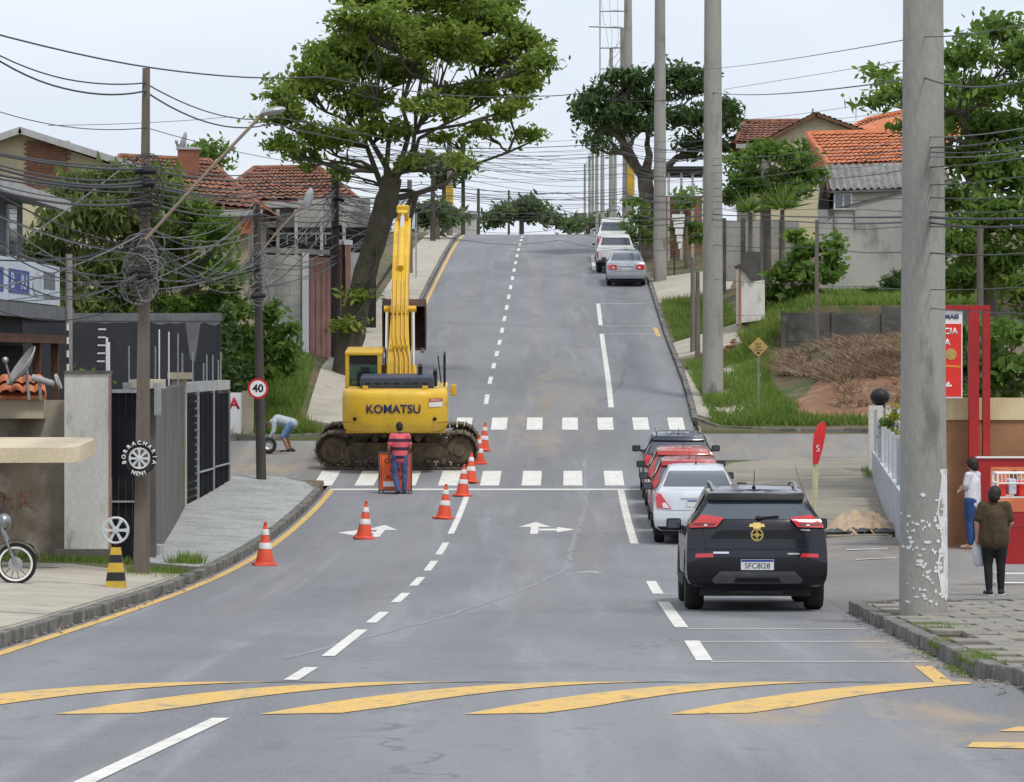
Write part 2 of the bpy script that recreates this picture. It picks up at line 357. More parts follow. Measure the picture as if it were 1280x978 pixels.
# ------------------------------------------------------------------ road markings (each painted piece is a part of the road)
def bar(name,p0,p1,wd,mat='white_paint',parent=ROAD,off=.006):
    p0=Vector((p0[0],p0[1])); p1=Vector((p1[0],p1[1])); d=(p1-p0).normalized(); q=Vector((-d.y,d.x))*wd/2
    return drape(name,[p0+q,p0-q,p1-q,p1+q],M[mat],off=off,parent=parent)
def gy(py): return gpt(640,py)[1]
def along(name,off,ya,yb,wd,mat='white_paint',o=.006):
    n=max(1,int((yb-ya)/6)) if ya<38 else 1
    L=[(xc(y)+off-wd/2,y) for y in np.linspace(ya,yb,n+1)]; Rr=[(xc(y)+off+wd/2,y) for y in np.linspace(ya,yb,n+1)]
    return drape(name,L+Rr[::-1],M[mat],off=o,parent=ROAD)
for a,b in [(985,899),(851,835),(821,788),(779.5,766),(754,742),(733,722),(714,702),(694,679),(668,617)]:
    along('lane_dash',0,gy(a),gy(b),.13)
y=107.5
while y<206: along('lane_dash',0,y,y+2.3,.13); y+=5.35
along('stop_line',-1.6,88.2,88.62,7.1)      # replaced below by a transverse bar
bpy.data.objects.remove(ROAD.children[-1] if ROAD.children[-1].name.startswith('stop_line') else [c for c in ROAD.children if c.name.startswith('stop_line')][0])
bar('stop_line',(xl(88.4)+.12,88.4),(xc(88.4)+4.25,88.4),.38)
for k in range(8):
    x=-4.62+1.017*k; drape('crosswalk_stripe',[(x-.235,89.45),(x+.235,89.45),(x+.29,93.1),(x-.18,93.1)],M['white_paint'],parent=ROAD)
for k in range(-3,7):
    x=-1.37+.995*k; drape('crosswalk_stripe',[(x-.22,102.3),(x+.22,102.3),(x+.255,104.75),(x-.185,104.75)],M['white_paint'],parent=ROAD)
for a,b in [(680,613),(743,727),(785,753),(827,802),(510,418),(407,380),(338,320)]:
    along('parking_line',3.65,gy(a),gy(b),.16)
for py,x0,x1 in [(680,3.65,4.3),(743,3.65,5.0),(753,3.65,5.1),(787,3.7,5.75),(803,3.7,5.7),(828,3.7,5.75),(380,3.65,5.6),(408,3.65,5.6),(418,3.65,5.7)]:
    y=gy(py); bar('bay_line',(xc(y)+x0,y),(xc(y)+x1,y),.09)
# yellow no-parking edge lines
def edge(ya,yb,fn,off,wd=.14,step=12):
    y=ya
    while y<yb-.5:
        e=min(y+step,yb); bar('edge_line',(fn(y)+off,y),(fn(e)+off,e-.01),wd,'yellow_paint'); y=e
edge(20,88.3,xl,.16); edge(104.5,206,xl,.16)
y0,y1=gy(834),31.25; bar('edge_line',(xr(y0)-.28,y0),(xr(y1)-.36,y1),.16,'yellow_paint')
y0,y1=gy(410),gy(421); bar('edge_line',(xr(y0)-.25,y0),(xr(y1)-.2,y1),.16,'yellow_paint')
def clipx(P,lo,hi):
    for lim,sg in((lo,1),(hi,-1)):
        Q=[]
        for a,b in zip(P,P[1:]+P[:1]):
            ia,ib=(a[0]-lim)*sg>=0,(b[0]-lim)*sg>=0
            if ia: Q.append(a)
            if ia!=ib: t=(lim-a[0])/(b[0]-a[0]); Q.append((lim,a[1]+(b[1]-a[1])*t))
        P=Q
        if not P: break
    return P
# diagonal yellow bars over the speed hump
for k in range(-1,4):
    x=-3.42+1.53*k; s=3.3
    a,b=max(0,(xl(29)+.1-x)/s),1
    P=[(x,27.5),(x+.62,27.56),(x+.98,27.85),(x+.60+s,31.15),(x+s,31.15)]
    P=clipx(P,xl(29)+.1,xr(29)-.3)
    if len(P)>2: drape('hump_stripe',P,M['yellow_paint'],off=.006,parent=ROAD)
drape('hump_stripe',[(3.0,24.3),(3.95,24.0),(3.95,24.7),(3.1,24.75)],M['yellow_paint'],parent=ROAD)
drape('hump_stripe',[(3.4,25.75),(4.0,25.6),(4.0,26.1),(3.6,26.2)],M['yellow_paint'],parent=ROAD)
# thin wavy darker and paler lines across and along the carriageway
mk('tar',(.125,.127,.132),.75,(.175,.178,.185),s=2)
mk('pale_streak',(.27,.275,.285),.85,(.225,.23,.24),s=1.5)
def streak(pts,wd=.05,mat='tar'):
    P=[Vector(p) for p in pts]
    Q=[]
    for a,b in zip(P,P[1:]):
        n=max(2,int((b-a).length/.7))
        for i in range(n): Q.append(a.lerp(b,i/n)+Vector((mnoise.noise((a.x+i*.7,b.y,1))*.12,mnoise.noise((b.x,i*.7,4))*.25)))
    Q.append(P[-1]); L_=[];R_=[]
    for i,q in enumerate(Q):
        d=(Q[min(i+1,len(Q)-1)]-Q[max(0,i-1)]).normalized(); m=Vector((-d.y,d.x))*wd*(.5+.3*mnoise.noise((i*.9,q.x,q.y))); L_.append(q+m); R_.append(q-m)
    mb=MB(); mb.add([(q.x,q.y,rz(q.y)+.003) for q in L_+R_],[(i,i+1,len(L_)+i+1,len(L_)+i) for i in range(len(L_)-1)]); mb.build('surface_streak',M[mat],ROAD)
streak([(xl(150)+.3,150),(xl(152)+4,154),(xr(150)-1,150)],.09); streak([(xl(139)+.3,139.5),(1.5,137),(xr(137)-1.5,139)],.09); streak([(xl(165)+.4,166),(2,163),(4,170)],.1); streak([(.9,62),(1.2,72),(1.7,84),(1.9,96)],.09,'pale_streak'); streak([(-2.2,35.5),(-.9,45),(.1,54),(.9,62)],.07,'pale_streak')
streak([(xl(184)+.4,184),(1.5,181),(xr(184)-1,185)],.1); streak([(2.6,108),(3.3,112),(3.6,118)],.06)
# turn arrows
def arrow(ox,oy,side):
    P=[(-.08,0),(.08,0),(.08,2.3),(.34,2.3),(0,3.9),(-.34,2.3),(-.08,2.3)]
    drape('turn_arrow',[(ox+a+.0143*b,oy+b) for a,b in P],M['white_paint'],parent=ROAD)
    Q=[(.085,1.1),(.46,1.1),(.46,.5),(.84,1.42),(.46,2.3),(.46,1.7),(.085,1.7)]
    P2=[(ox+a*side+.0143*b,oy+b) for a,b in Q]
    drape('turn_arrow',P2,M['white_paint'],parent=ROAD)
arrow(gpt(660,668)[0]+.12,gpt(660,668)[1],1)
arrow(gpt(466,672)[0]+.05,gpt(466,672)[1],-1)
for px,py,l in [(720,716,.5),(735,715.5,.35),(742,717,.25)]:
    x,y=gpt(px,py); bar('paint_fleck',(x,y),(x+l*.4,y+.1),.18)
# ------------------------------------------------------------------ pavements with kerb stones
def walk(name,poly,mat,off=0,thick=.2,xc_=()): return struct(drape(name,poly,M[mat],off=off,thick=thick,fn=gzf,xcuts=xc_))
def gzf(X,Y):    # ground beside the road ignoring the side-street cut
    if X<(xl(Y)+xr(Y))/2: return rz(Y)+lbank(Y,max(0,xl(Y)-X))
    return rz(Y)+rbank(Y,max(0,X-xr(Y)))
def kerb(parent,pts,h=.14,wd=.16,ln=.95,mat='kerb',jit=.012,fn=None):
    fn=fn or (lambda x,y: rz(y)); P=[Vector((p[0],p[1])) for p in pts]
    for a,b in zip(P,P[1:]):
        L=(b-a).length; n=max(1,round(L/ln)); d=(b-a)/L; ang=math.atan2(d.y,d.x)
        for i in range(n):
            t=(i+.5)/n; c=a.lerp(b,t); e0=a.lerp(b,i/n); e1=a.lerp(b,(i+1)/n)
            z0,z1=fn(e0.x,e0.y),fn(e1.x,e1.y); l=L/n
            if l not in kerb.cache:
                mb=MB(); mb.bbox((0,0,0),(l-.012,wd,h+.25),.018); kerb.cache[l]=mb.mesh('kerb_stone',M[mat])
            o=mkobj('kerb_stone',kerb.cache[l],parent)
            o.location=(c.x+rnd.uniform(-jit,jit),c.y,(z0+z1)/2+h-(h+.25)/2+rnd.uniform(-jit,jit))
            o.rotation_euler=(rnd.uniform(-.02,.02),-math.atan2(z1-z0,l),ang+rnd.uniform(-.008,.008))
kerb.cache={}
def lk(y): return xl(y)-.09
def rk(y): return xr(y)+.09
# left, near
WL1=walk('sidewalk',[(xl(20)-.17,20),(xl(57)-.17,57),(-7.0,58.5),(-11,57),(-11,20)],'concrete_beige')
kerb(WL1,[(lk(20),20),(lk(57.5),57.5)])
WL2=walk('sidewalk',[(xl(59.5)-.17,59.5),(xl(87)-.17,87),(xl(88)-.5,88.6),(xl(89)-1.1,89.7),(-6.95,89.8),(-7.1,79.5),(-6.2,62.2),(-6.1,60.6)],'concrete_walk',off=.02)
kerb(WL2,[(lk(58.3),58.3),(lk(86.9),86.9),(xl(88)-.42,88.6),(xl(89)-1.0,89.85),(-7,89.9)],h=.15)
def slabs(parent,y0,y1,step,xa,xb,mat,th=.02,cols=1):
    y=y0
    while y<y1-.3:
        e=min(y+step,y1)
        for k in range(cols):
            a0,a1=lerp(xa(y),xb(y),k/cols),lerp(xa(y),xb(y),(k+1)/cols); b0,b1=lerp(xa(e),xb(e),k/cols),lerp(xa(e),xb(e),(k+1)/cols)
            if a1-a0<.15 or b1-b0<.15: continue
            drape('pavement_slab',[(a0+.012,y+.02),(a1-.012,y+.02),(b1-.012,e-.02),(b0+.012,e-.02)],M[mat],off=th+rnd.uniform(-.005,.006),thick=th+.01,parent=parent,fn=gzf)
        y=e
slabs(WL1,30,56.5,3.1,lambda y:-10.9,lambda y:xl(y)-.2,'concrete_beige',cols=2)
# left, far
WL3=walk('sidewalk',[(xl(102)-.17,102),(xl(204)-.17,204),(xl(204)-1.7,204),(xl(113)-1.7,113),(xl(103)-1.5,103)],'concrete_beige')
kerb(WL3,[(-40,100.15),(xl(100)-2.2,100.15),(xl(101)-.6,100.6),(lk(102.2),102.2),(lk(150),150)],h=.14)
kerb(WL3,[(lk(150),150),(lk(204),204)],h=.14,ln=2.2)
# right, near: corner of broken paving slabs
WR1=walk('sidewalk',[(xr(20)+.17,20),(14,20),(14,47.5),(xr(47.5)+.17,47.3)],'paver',off=-.05)
kerb(WR1,[(rk(20),20),(rk(46.8),46.8),(xr(47)+.9,47.6),(9,47.6)],h=.15,ln=1.05)
paver_mesh={}
for i in range(34):
    yy=28+i*.58
    for j in range(9):
        x=xr(yy)+.5+j*.62+(.3 if i%2 else 0)
        if (x-4.75)**2+((yy-43)/1)**2<.25 or rnd.random()<.04 or yy>47: continue
        key=(i*7+j)%4
        if key not in paver_mesh:
            mb=MB(); mb.bbox((0,0,0),(.60-.01*key,.565,.06),.012); paver_mesh[key]=mb.mesh('paving_slab',M['paver'])
        o=mkobj('paving_slab',paver_mesh[key],WR1); o.location=(x,yy,gz(x,yy)-.012+rnd.uniform(-.006,.006))
        o.rotation_euler=(rnd.uniform(-.012,.012)+math.atan(-.03),rnd.uniform(-.012,.012),rnd.uniform(-.02,.02))
# right: parking lot apron and wide concrete corner
struct(drape('parking_lot',[(xr(46.8)+.0,46.75),(xr(47)+.95,47.5),(40,47.8),(40,70.5),(xr(70.5)+.02,70.5)],M['asphalt_lot'],off=.0,thick=.0,fn=gzf,xcuts=(5,5.7,6.6,7.2)))
WR2=walk('sidewalk',[(xr(70.6)+.02,70.6),(7.3,70.6),(9.0,91),(9.4,94.6),(xr(94)+1.8,94.8),(xr(92)+.5,93.6),(xr(90)+.17,91.5)],'apron',off=.0,xc_=(5.2,6.5,7.5))
kerb(WR2,[(rk(83),83),(rk(91.5),91.5),(xr(92)+.6,93.7),(xr(94)+1.9,94.9),(12,94.95)],h=.13)
slabs(WR2,71,93,2.75,lambda y:xr(y)+.25,lambda y:7.25+(y-70.6)*.083,'apron',cols=2)
# right, far
WR3=walk('sidewalk',[(xr(104.5)+.17,104.5),(xr(116)+.17,116),(xr(116)+2.6,116),(xr(104.5)+2.0,103.2),(xr(103)+.9,103.0)],'concrete_beige')
kerb(WR3,[(14,101.65),(xr(102)+2.2,101.7),(xr(102)+.7,102.3),(rk(104),104),(rk(150),150)],h=.13)
kerb(WR3,[(rk(150),150),(rk(204),204)],h=.13,ln=2.2)
WR4=walk('driveway',[(xr(121)+.17,121),(xr(128)+.17,128),(xr(128)+3.2,128),(xr(121)+2.6,121)],'concrete_beige',off=.01)
WR5=walk('driveway',[(xr(147)+.17,147),(xr(160)+.17,160),(xr(160)+4,160),(xr(147)+3,147)],'concrete_beige',off=.01)
for (ya,yb) in [(61.5,62.0),(114,114.3)]: pass
for pts in [[(1058,688),(1110,686)],[(1070,700),(1120,698)]]:
    a=gp(*pts[0],y0=48); b=gp(*pts[1],y0=48)
    drape('bay_line',[(a[0],a[1]-.1),(b[0],b[1]-.1),(b[0],b[1]+.1),(a[0],a[1]+.1)],M['white_paint'],parent=[o for o in sc.objects if o.name=='parking_lot'][0],fn=gzf,off=.006)
# ------------------------------------------------------------------ cars
def paint(name,c,flake=.0,rough=.28,dirt=.12,coat=.7): return mk(name,c,rough,tuple(x*(1-dirt) for x in c),s=1.5,fine=.03,spec=.4,coat=coat,metal=flake,obj=True)
paint('paint_black',(.006,.007,.016),rough=.18,coat=.45); paint('paint_silver',(.66,.69,.73),.15); paint('paint_red',(.42,.028,.035)); paint('paint_darkblue',(.025,.032,.06),.1); paint('paint_white',(.72,.72,.70)); paint('paint_grey',(.40,.42,.45),.35); paint('paint_orange_red',(.48,.05,.035))
mk('lamp_red',(.50,.012,.016),.15,fine=.05,spec=.6,coat=1,emit=.12); mk('lamp_dark',(.16,.008,.01),.2,fine=0,coat=1); mk('lamp_clear',(.75,.72,.70),.15,fine=0,coat=1); mk('chrome',(.75,.75,.75),.15,metal=1,fine=0)
mk('trim_black',(.012,.012,.014),.5,(.018,.018,.02),s=4,spec=.25); mk('trim_grey',(.085,.085,.088),.5,(.06,.06,.062),s=4); mk('plate_white',(.75,.75,.73),.4,fine=.02); mk('plate_blue',(.02,.05,.3),.4,fine=0); mk('ink',(.01,.01,.012),.5,fine=0); mk('gold',(.62,.46,.16),.3,metal=.7,fine=.05)
class Car:
    def __init__(s,name,label,cat,X,Y,rot,spec,paintm,group=None,lod=0):
        s.sp=spec; s.L=spec['L']; s.W=spec['W']; s.rear=spec['rear']; s.bow=spec.get('bow',.06); s.lod=lod
        z0=rz(Y+.8); z1=rz(Y+s.L-.8); pitch=math.atan2(z1-z0,s.L-1.6)
        s.t=thing(name,label,cat,(X,Y,z0-.8*math.tan(pitch)),group=group,rot=(pitch,0,-rot))
        s.pm=M[paintm]; s.body()
    def tb(s,k,y): a=s.sp[k]; return float(np.interp(y,[p[0] for p in a],[p[1] for p in a]))
    def surf(s,row,y):
        z,y0,hw,t=row; lw=s.tb('low',y)
        if t is None: return (s.W*lw*min(1,hw/max(r[2] for r in s.rear)*1.02), z if y<s.L-.9 else min(z,s.tb('belt',y)))
        b,rf=s.tb('belt',y),s.tb('roof',y); tt=t/.93
        x=lerp(s.W*lw*.95,s.tb('rhw',y),min(1,tt)) if t<1 else s.tb('rhw',y)*.8
        return (x,lerp(b,rf,min(1,t)))
    def ys(s,z): r=s.rear; return float(np.interp(z,[p[0] for p in r],[p[1] for p in r]))
    def hws(s,z): r=s.rear; return float(np.interp(z,[p[0] for p in r],[p[2] for p in r]))
    def ry(s,x,z): hw=s.hws(z); v=min(1,abs(x)/hw); return s.ys(z)-s.bow*(1-v**2.6)
    def body(s):
        mb=MB(); S=[0,.025,.06,.12,.2,.3,.4,.5,.6,.68,.74,.8,.86,.92,.97,1]; J=len(s.rear); grid={}
        for i,q in enumerate(S):
            for j,row in enumerate(s.rear):
                z,y0,hw,t=row; y=lerp(y0,s.L-(.25*(1-min(1,z/.6)) if t is None else .05),q); sx,sz=s.surf(row,y); k=min(1,q/.12); k=k*k*(3-2*k)
                bulge=math.sin(min(1,q/.06)*math.pi/2)*.025 if t is None else 0
                x=lerp(hw+bulge,sx,k); zz=lerp(z,sz,k)
                if q>.93 and t is None: x*=1-(q-.93)*2.2
                for sg in(-1,1): grid[i,j,sg]=len(mb.v); mb.v.append((sg*x,y,zz))
            grid[i,J,1]=grid[i,J,-1]=len(mb.v); p=mb.v[grid[i,J-1,1]]; mb.v.append((0,p[1]-(s.bow if i==0 else 0),p[2]+.012))
        nf=[]
        for i in range(len(S)-1):
            for j in range(J):
                for sg in(-1,1): nf.append([grid[i,j,sg],grid[i+1,j,sg],grid[i+1,j+1,sg],grid[i,j+1,sg]])
            nf.append([grid[i,0,-1],grid[i,0,1],grid[i+1,0,1],grid[i+1,0,-1]])
        C=12; rg={}
        for j,row in enumerate(s.rear):
            for c in range(C+1):
                if c in(0,C): rg[j,c]=grid[0,j,-1 if c==0 else 1]
                else:
                    v=-1+2*c/C; rg[j,c]=len(mb.v); mb.v.append((v*row[2],row[1]-s.bow*(1-abs(v)**2.6),row[0]))
        for j in range(J-1):
            for c in range(C): nf.append([rg[j,c],rg[j,c+1],rg[j+1,c+1],rg[j+1,c]])
        for c in range(C): nf.append([rg[J-1,c],rg[J-1,c+1],grid[0,J,1]])
        f0=[grid[len(S)-1,j,1] for j in range(J)]; f1=[grid[len(S)-1,j,-1] for j in range(J)]
        for j in range(J-1): nf.append([f0[j],f0[j+1],f1[j+1],f1[j]])
        mb.f=nf; mb.mi=[0]*len(nf); s.b=mb.build('body',s.pm,s.t,smooth=True,ang=38)
    def patch(s,name,poly,mat,off=.006,thick=.012,parent=None,mirror=False):
        out=[]
        for sg in ((1,-1) if mirror else (1,)):
            bm=bmesh.new(); f=bm.faces.new([bm.verts.new((p[0]*sg,0,p[1])) for p in poly])
            xs=[p[0]*sg for p in poly]; zs=[p[1] for p in poly]
            for z in [r[0] for r in s.rear]+list(np.linspace(min(zs),max(zs),4)[1:-1]):
                if min(zs)+1e-3<z<max(zs)-1e-3: bmesh.ops.bisect_plane(bm,geom=bm.verts[:]+bm.edges[:]+bm.faces[:],plane_co=(0,0,z),plane_no=(0,0,1))
            for x in np.arange(-.9,.91,.09):
                if min(xs)+1e-3<x<max(xs)-1e-3: bmesh.ops.bisect_plane(bm,geom=bm.verts[:]+bm.edges[:]+bm.faces[:],plane_co=(x,0,0),plane_no=(1,0,0))
            for v in bm.verts: v.co.y=s.ry(v.co.x,v.co.z)-off
            if thick:
                r=bmesh.ops.extrude_face_region(bm,geom=bm.faces[:])
                for v in [g for g in r['geom'] if isinstance(g,bmesh.types.BMVert)]: v.co.y-=thick
            mb=MB(); mb.bm(bm); out.append(mb.build(name,M[mat],parent or s.t,smooth=True,ang=35))
        return out
    def side_window(s,ya,yb,t0=.08,t1=.82,slant0=0,slant1=0):
        for sg in(-1,1):
            vs=[];n=8
            for i in range(n+1):
                for q in(0,.5,1):
                    t=lerp(t0,t1,q); y=lerp(ya+slant0*q,yb-slant1*q,i/n); b,rf=s.tb('belt',y),s.tb('roof',y)
                    x=lerp(s.W*s.tb('low',y)*.95,s.tb('rhw',y),min(1,t/.93)); vs.append((sg*(x+.008),y,lerp(b,rf,t)))
            mb=MB(); mb.add(vs,[(i*3+k,(i+1)*3+k,(i+1)*3+k+1,i*3+k+1) for i in range(n) for k in(0,1)])
            mb.build('side_window',M['glass_dark'],s.t,smooth=True)
    def wheels(s,yr,yf,r=.33,wd=.22,inset=.02):
        if not hasattr(s,'wm'):
            mb=MB(); mb.lathe([(r*.62,-wd/2),(r*.9,-wd/2),(r*.985,-wd*.36),(r,-wd*.2),(r,wd*.2),(r*.985,wd*.36),(r*.9,wd/2),(r*.62,wd/2)],Matrix.Rotation(R(90),4,'Y'),28)
            s.wm=mb.mesh('tyre',M['rubber'],True)
            mb=MB(); mb.lathe([(0,wd*.35),(r*.15,wd*.4),(r*.2,wd*.33),(r*.56,wd*.42),(r*.63,wd*.46),(r*.63,-wd*.3)],Matrix.Rotation(R(90),4,'Y'),28)
            for k in range(5):
                a=k*2*math.pi/5; mb.box((wd*.43,math.cos(a)*r*.36,math.sin(a)*r*.36),(.03,.07,r*.5),Matrix.Rotation(-a+math.pi/2,3,'X'))
            s.rm=mb.mesh('rim',M['galv'],True)
        for y in(yr,yf):
            for sg in(-1,1):
                x=sg*(s.W-wd/2-inset)
                o=mkobj('wheel',s.wm,s.t); o.location=(x,y,r); q=mkobj('rim',s.rm,o); q.rotation_euler=(0,0,0 if sg>0 else math.pi)
                mb=MB(); n=14; ro=r*1.22; ri=r*1.0; xx=sg*(s.W+.004)   # arch lip
                P=[(math.cos(math.pi*k/n),math.sin(math.pi*k/n)) for k in range(n+1)]
                mb.add([(xx,y+a*ro,r+b*ro) for a,b in P]+[(xx,y+a*ri,r+b*ri) for a,b in P]+[(xx-sg*.06,y+a*ro,r+b*ro) for a,b in P]+[(xx-sg*.06,y+a*ri,r+b*ri) for a,b in P],
                  [(k,k+1,n+2+k,n+1+k) for k in range(n)]+[(k,k+1,2*n+3+k,2*n+2+k) for k in range(n)]+[(n+1+k,n+2+k,3*n+4+k,3*n+3+k) for k in range(n)])
                mb.build('wheel_arch',M['trim_black'],s.t)
    def mirrors(s,y,z,mat='trim_black',r=(.11,.05,.075)):
        for sg in(-1,1):
            mb=MB(); mb.bbox((sg*(s.W+.09),y,z),(.2,.1,.15),.035); mb.bbox((sg*(s.W-.03),y+.02,z-.05),(.12,.05,.04),.012)
            o=mb.build('wing_mirror',M[mat],s.t,smooth=True); mb=MB(); mb.box((sg*(s.W+.09),y-.052,z),(.16,.006,.11)); mb.build('mirror_glass',M['glass_mid'],o)
    def plate(s,z,txt,wd=.4,h=.13,x=0):
        y=s.ry(0,z)-.02; mb=MB(); mb.bbox((x,y,z),(wd,.012,h),.004); o=mb.build('number_plate',M['plate_white'],s.t)
        mb=MB(); mb.box((x,y-.007,z+h*.38),(wd*.97,.004,h*.2)); mb.build('plate_band',M['plate_blue'],o)
        if txt: text(txt,h*.72,lambda a,b,c:Vector((x+a,y-.006-c,z-h*.12+b)),'plate_text',M['ink'],o,ext=.003,sx=1.0)
    def under(s,z=.24,y0=.35,y1=None):
        mb=MB(); mb.bb(-s.W*.8,s.W*.8,y0,y1 or s.L-.4,z-.05,z+.12); mb.build('underbody',M['black_plastic'],s.t)
# black compact SUV with the photograph's rear
SUV=dict(L=4.27,W=.895,bow=.07,rear=[(.315,.12,.79,None),(.37,.03,.86,None),(.47,.0,.895,None),(.62,.0,.90,None),(.80,.04,.893,None),(.92,.05,.882,None),(1.06,.07,.862,None),(1.18,.12,.825,0),(1.30,.23,.735,.32),(1.40,.31,.672,.6),(1.465,.335,.642,.8),(1.515,.37,.612,.93),(1.55,.55,.52,1)],
  belt=[(0,1.15),(1,1.12),(2.8,1.0),(3.2,1.0),(4.2,.88)],roof=[(0,1.53),(.6,1.57),(1.5,1.62),(2.3,1.58),(2.6,1.5),(3.25,1.04),(3.6,1.0),(4.27,.86)],rhw=[(0,.6),(1,.62),(2.4,.6),(3.2,.7),(4.27,.6)],low=[(0,.97),(.3,1.0),(3.4,1.0),(4.0,.95),(4.27,.85)])
def black_suv():
    x=xc(47.1)+4.78
    c=Car('parked_suv','black compact SUV parked at the kerb beside the big spotted concrete pole','car',3.13,47.0,math.atan(.0143),SUV,'paint_black')
    t=c.t
    c.patch('rear_window',[(-.76,1.185),(.76,1.185),(.60,1.405),(.57,1.42),(-.57,1.42),(-.60,1.405)],'glass_mid',.004,.004)
    c.patch('rear_spoiler',[(-.60,1.425),(.60,1.425),(.625,1.455),(.61,1.5),(-.61,1.5),(-.625,1.455)],'trim_black',.0,.06)
    for o in c.patch('tail_light',[(.43,1.205),(.70,1.245),(.85,1.11),(.855,1.075),(.52,1.085),(.43,1.19)],'lamp_red',.006,.03,mirror=True):
        sg=1 if o.data.vertices[0].co.x>0 else -1
        c.patch('light_strip',[(sg*a,b) for a,b in [(.52,1.135),(.80,1.135),(.84,1.105),(.55,1.10)]],'lamp_dark',.037,.004,parent=o)
        c.patch('reverse_lamp',[(sg*a,b) for a,b in [(.63,1.10),(.68,1.10),(.67,1.12),(.64,1.12)]],'lamp_clear',.04,.004,parent=o)
    c.patch('tailgate_panel',[(-.60,.935),(.60,.935),(.52,1.03),(.42,1.045),(-.42,1.045),(-.52,1.03)],'trim_black',.002,.004)
    c.patch('rear_bumper',[(-.84,.345),(.84,.345),(.885,.42),(.893,.62),(.78,.66),(.55,.70),(-.55,.70),(-.78,.66),(-.893,.62),(-.885,.42)],'trim_black',.004,.02)
    c.patch('skid_plate',[(-.55,.36),(.55,.36),(.58,.42),(.47,.52),(-.47,.52),(-.58,.42)],'trim_grey',.025,.03)
    c.patch('skid_inset',[(-.30,.38),(.30,.38),(.27,.44),(-.27,.44)],'trim_black',.056,.004)
    c.patch('reflector',[(.55,.70),(.79,.695),(.78,.745),(.57,.75)],'lamp_red',.006,.012,mirror=True)
    c.patch('name_badge',[(.39,.735),(.54,.735),(.54,.755),(.39,.755)],'chrome',.012,.004); c.patch('name_badge',[(-.56,.745),(-.36,.745),(-.36,.77),(-.56,.77)],'chrome',.012,.004)
    c.patch('name_badge',[(.56,1.04),(.68,1.035),(.68,1.05),(.56,1.058)],'chrome',.012,.004)
    # gold bow-tie badge and round emblem
    c.patch('bow_tie_badge',[(-.10,1.085),(-.045,1.085),(-.05,1.065),(.05,1.065),(.045,1.085),(.10,1.085),(.09,1.125),(.045,1.125),(.05,1.14),(-.05,1.14),(-.045,1.125),(-.09,1.125)],'gold',.008,.012)
    y=c.ry(0,.985)-.012; mb=MB(); mb.lathe([(.062,-.004),(.082,-.004),(.082,.01),(.062,.01)],Matrix.Translation((0,y,.985))@Matrix.Rotation(R(90),4,'X'),24,close=True)
    mb.box((0,y,.985),(.018,.012,.14)); mb.box((0,y,.985),(.14,.012,.018)); mb.box((0,y,.985),(.05,.014,.05)); mb.build('round_emblem',M['gold'],t)
    c.plate(.605,'SFC8I28',.42,.135)
    c.side_window(.55,1.05,slant0=.12); c.side_window(1.1,1.95); c.side_window(2.0,2.75,slant1=.3)
    c.wheels(.88,3.45,.35,.24,.0); c.mirrors(2.65,1.08); c.under()
    for sg in(-1,1):
        mb=MB(); mb.tube([(sg*.53,.62,1.54),(sg*.545,.74,1.60),(sg*.55,1.2,1.645),(sg*.545,2.0,1.65),(sg*.53,2.2,1.585)],.018,8); mb.build('roof_rail',M['galv'],t,smooth=True)
    mb=MB(); mb.ell((0,.78,1.59),(.025,.06,.025)); mb.tube([(0,.76,1.61),(.002,.66,1.80)],.005,6); mb.build('antenna',M['black_plastic'],t)
    y=c.ry(.05,1.2); mb=MB(); mb.tube([(.02,y-.03,1.205),(.28,c.ry(.28,1.22)-.03,1.225)],.014,6); mb.ell((.03,y-.02,1.2),(.05,.03,.03)); mb.build('rear_wiper',M['black_plastic'],t)
    mb=MB(); mb.tube([(-.35,.35,.245),(.35,.35,.245)],.035,8); mb.build('muffler',M['trim_grey'],t)
    c.patch('tailgate_seam',[(.655,.80),(.663,.80),(.70,1.07),(.692,1.07)],'ink',.001,.003,mirror=True); c.patch('bumper_seam',[(-.885,.79),(.885,.79),(.885,.797),(-.885,.797)],'ink',.001,.003)
    for sg in(-1,1):
        for yy in(1.08,1.98,2.85):
            mb=MB(); mb.bb(sg*.893-.004,sg*.893+.012,yy,yy+.008,.38,1.08); mb.build('door_seam',M['ink'],t)
        mb=MB(); mb.bb(sg*.90-.012,sg*.90+.012,.2+.9,3.0,.30,.42); mb.build('side_skirt',M['trim_black'],t)
        for yy in(1.3,2.25): mb=MB(); mb.bbox((sg*.905,yy,.98),(.03,.18,.03),.01); mb.build('door_handle',M['paint_black'],t)
    for x in(-.35,.35): mb=MB(); mb.bbox((x,.95,1.2),(.24,.08,.2),.04); mb.build('head_rest',M['black_plastic'],t)
    c.patch('tailgate_seam',[(-.66,.80),(.66,.80),(.66,.808),(-.66,.808)],'ink',.001,.002)
    return c
black_suv()
SED=dict(L=4.45,W=.848,bow=.06,rear=[(.27,.12,.72,None),(.33,.03,.79,None),(.48,0,.83,None),(.64,.02,.84,None),(.80,.05,.83,None),(.95,.07,.80,None),(1.03,.12,.745,0),(1.06,.32,.72,.03),(1.09,.52,.70,.06),(1.25,.82,.62,.45),(1.40,1.15,.55,.86),(1.45,1.3,.52,.95),(1.47,1.5,.42,1)],
  belt=[(0,1.02),(1,1.0),(3,.95),(4.4,.8)],roof=[(0,1.05),(.5,1.1),(1.3,1.45),(1.9,1.5),(2.4,1.46),(3.2,1.0),(3.6,.95),(4.45,.8)],rhw=[(0,.7),(.6,.68),(1.4,.54),(2.4,.54),(3.2,.66),(4.45,.55)],low=[(0,.97),(.4,1),(3.5,1),(4.2,.94),(4.45,.82)])
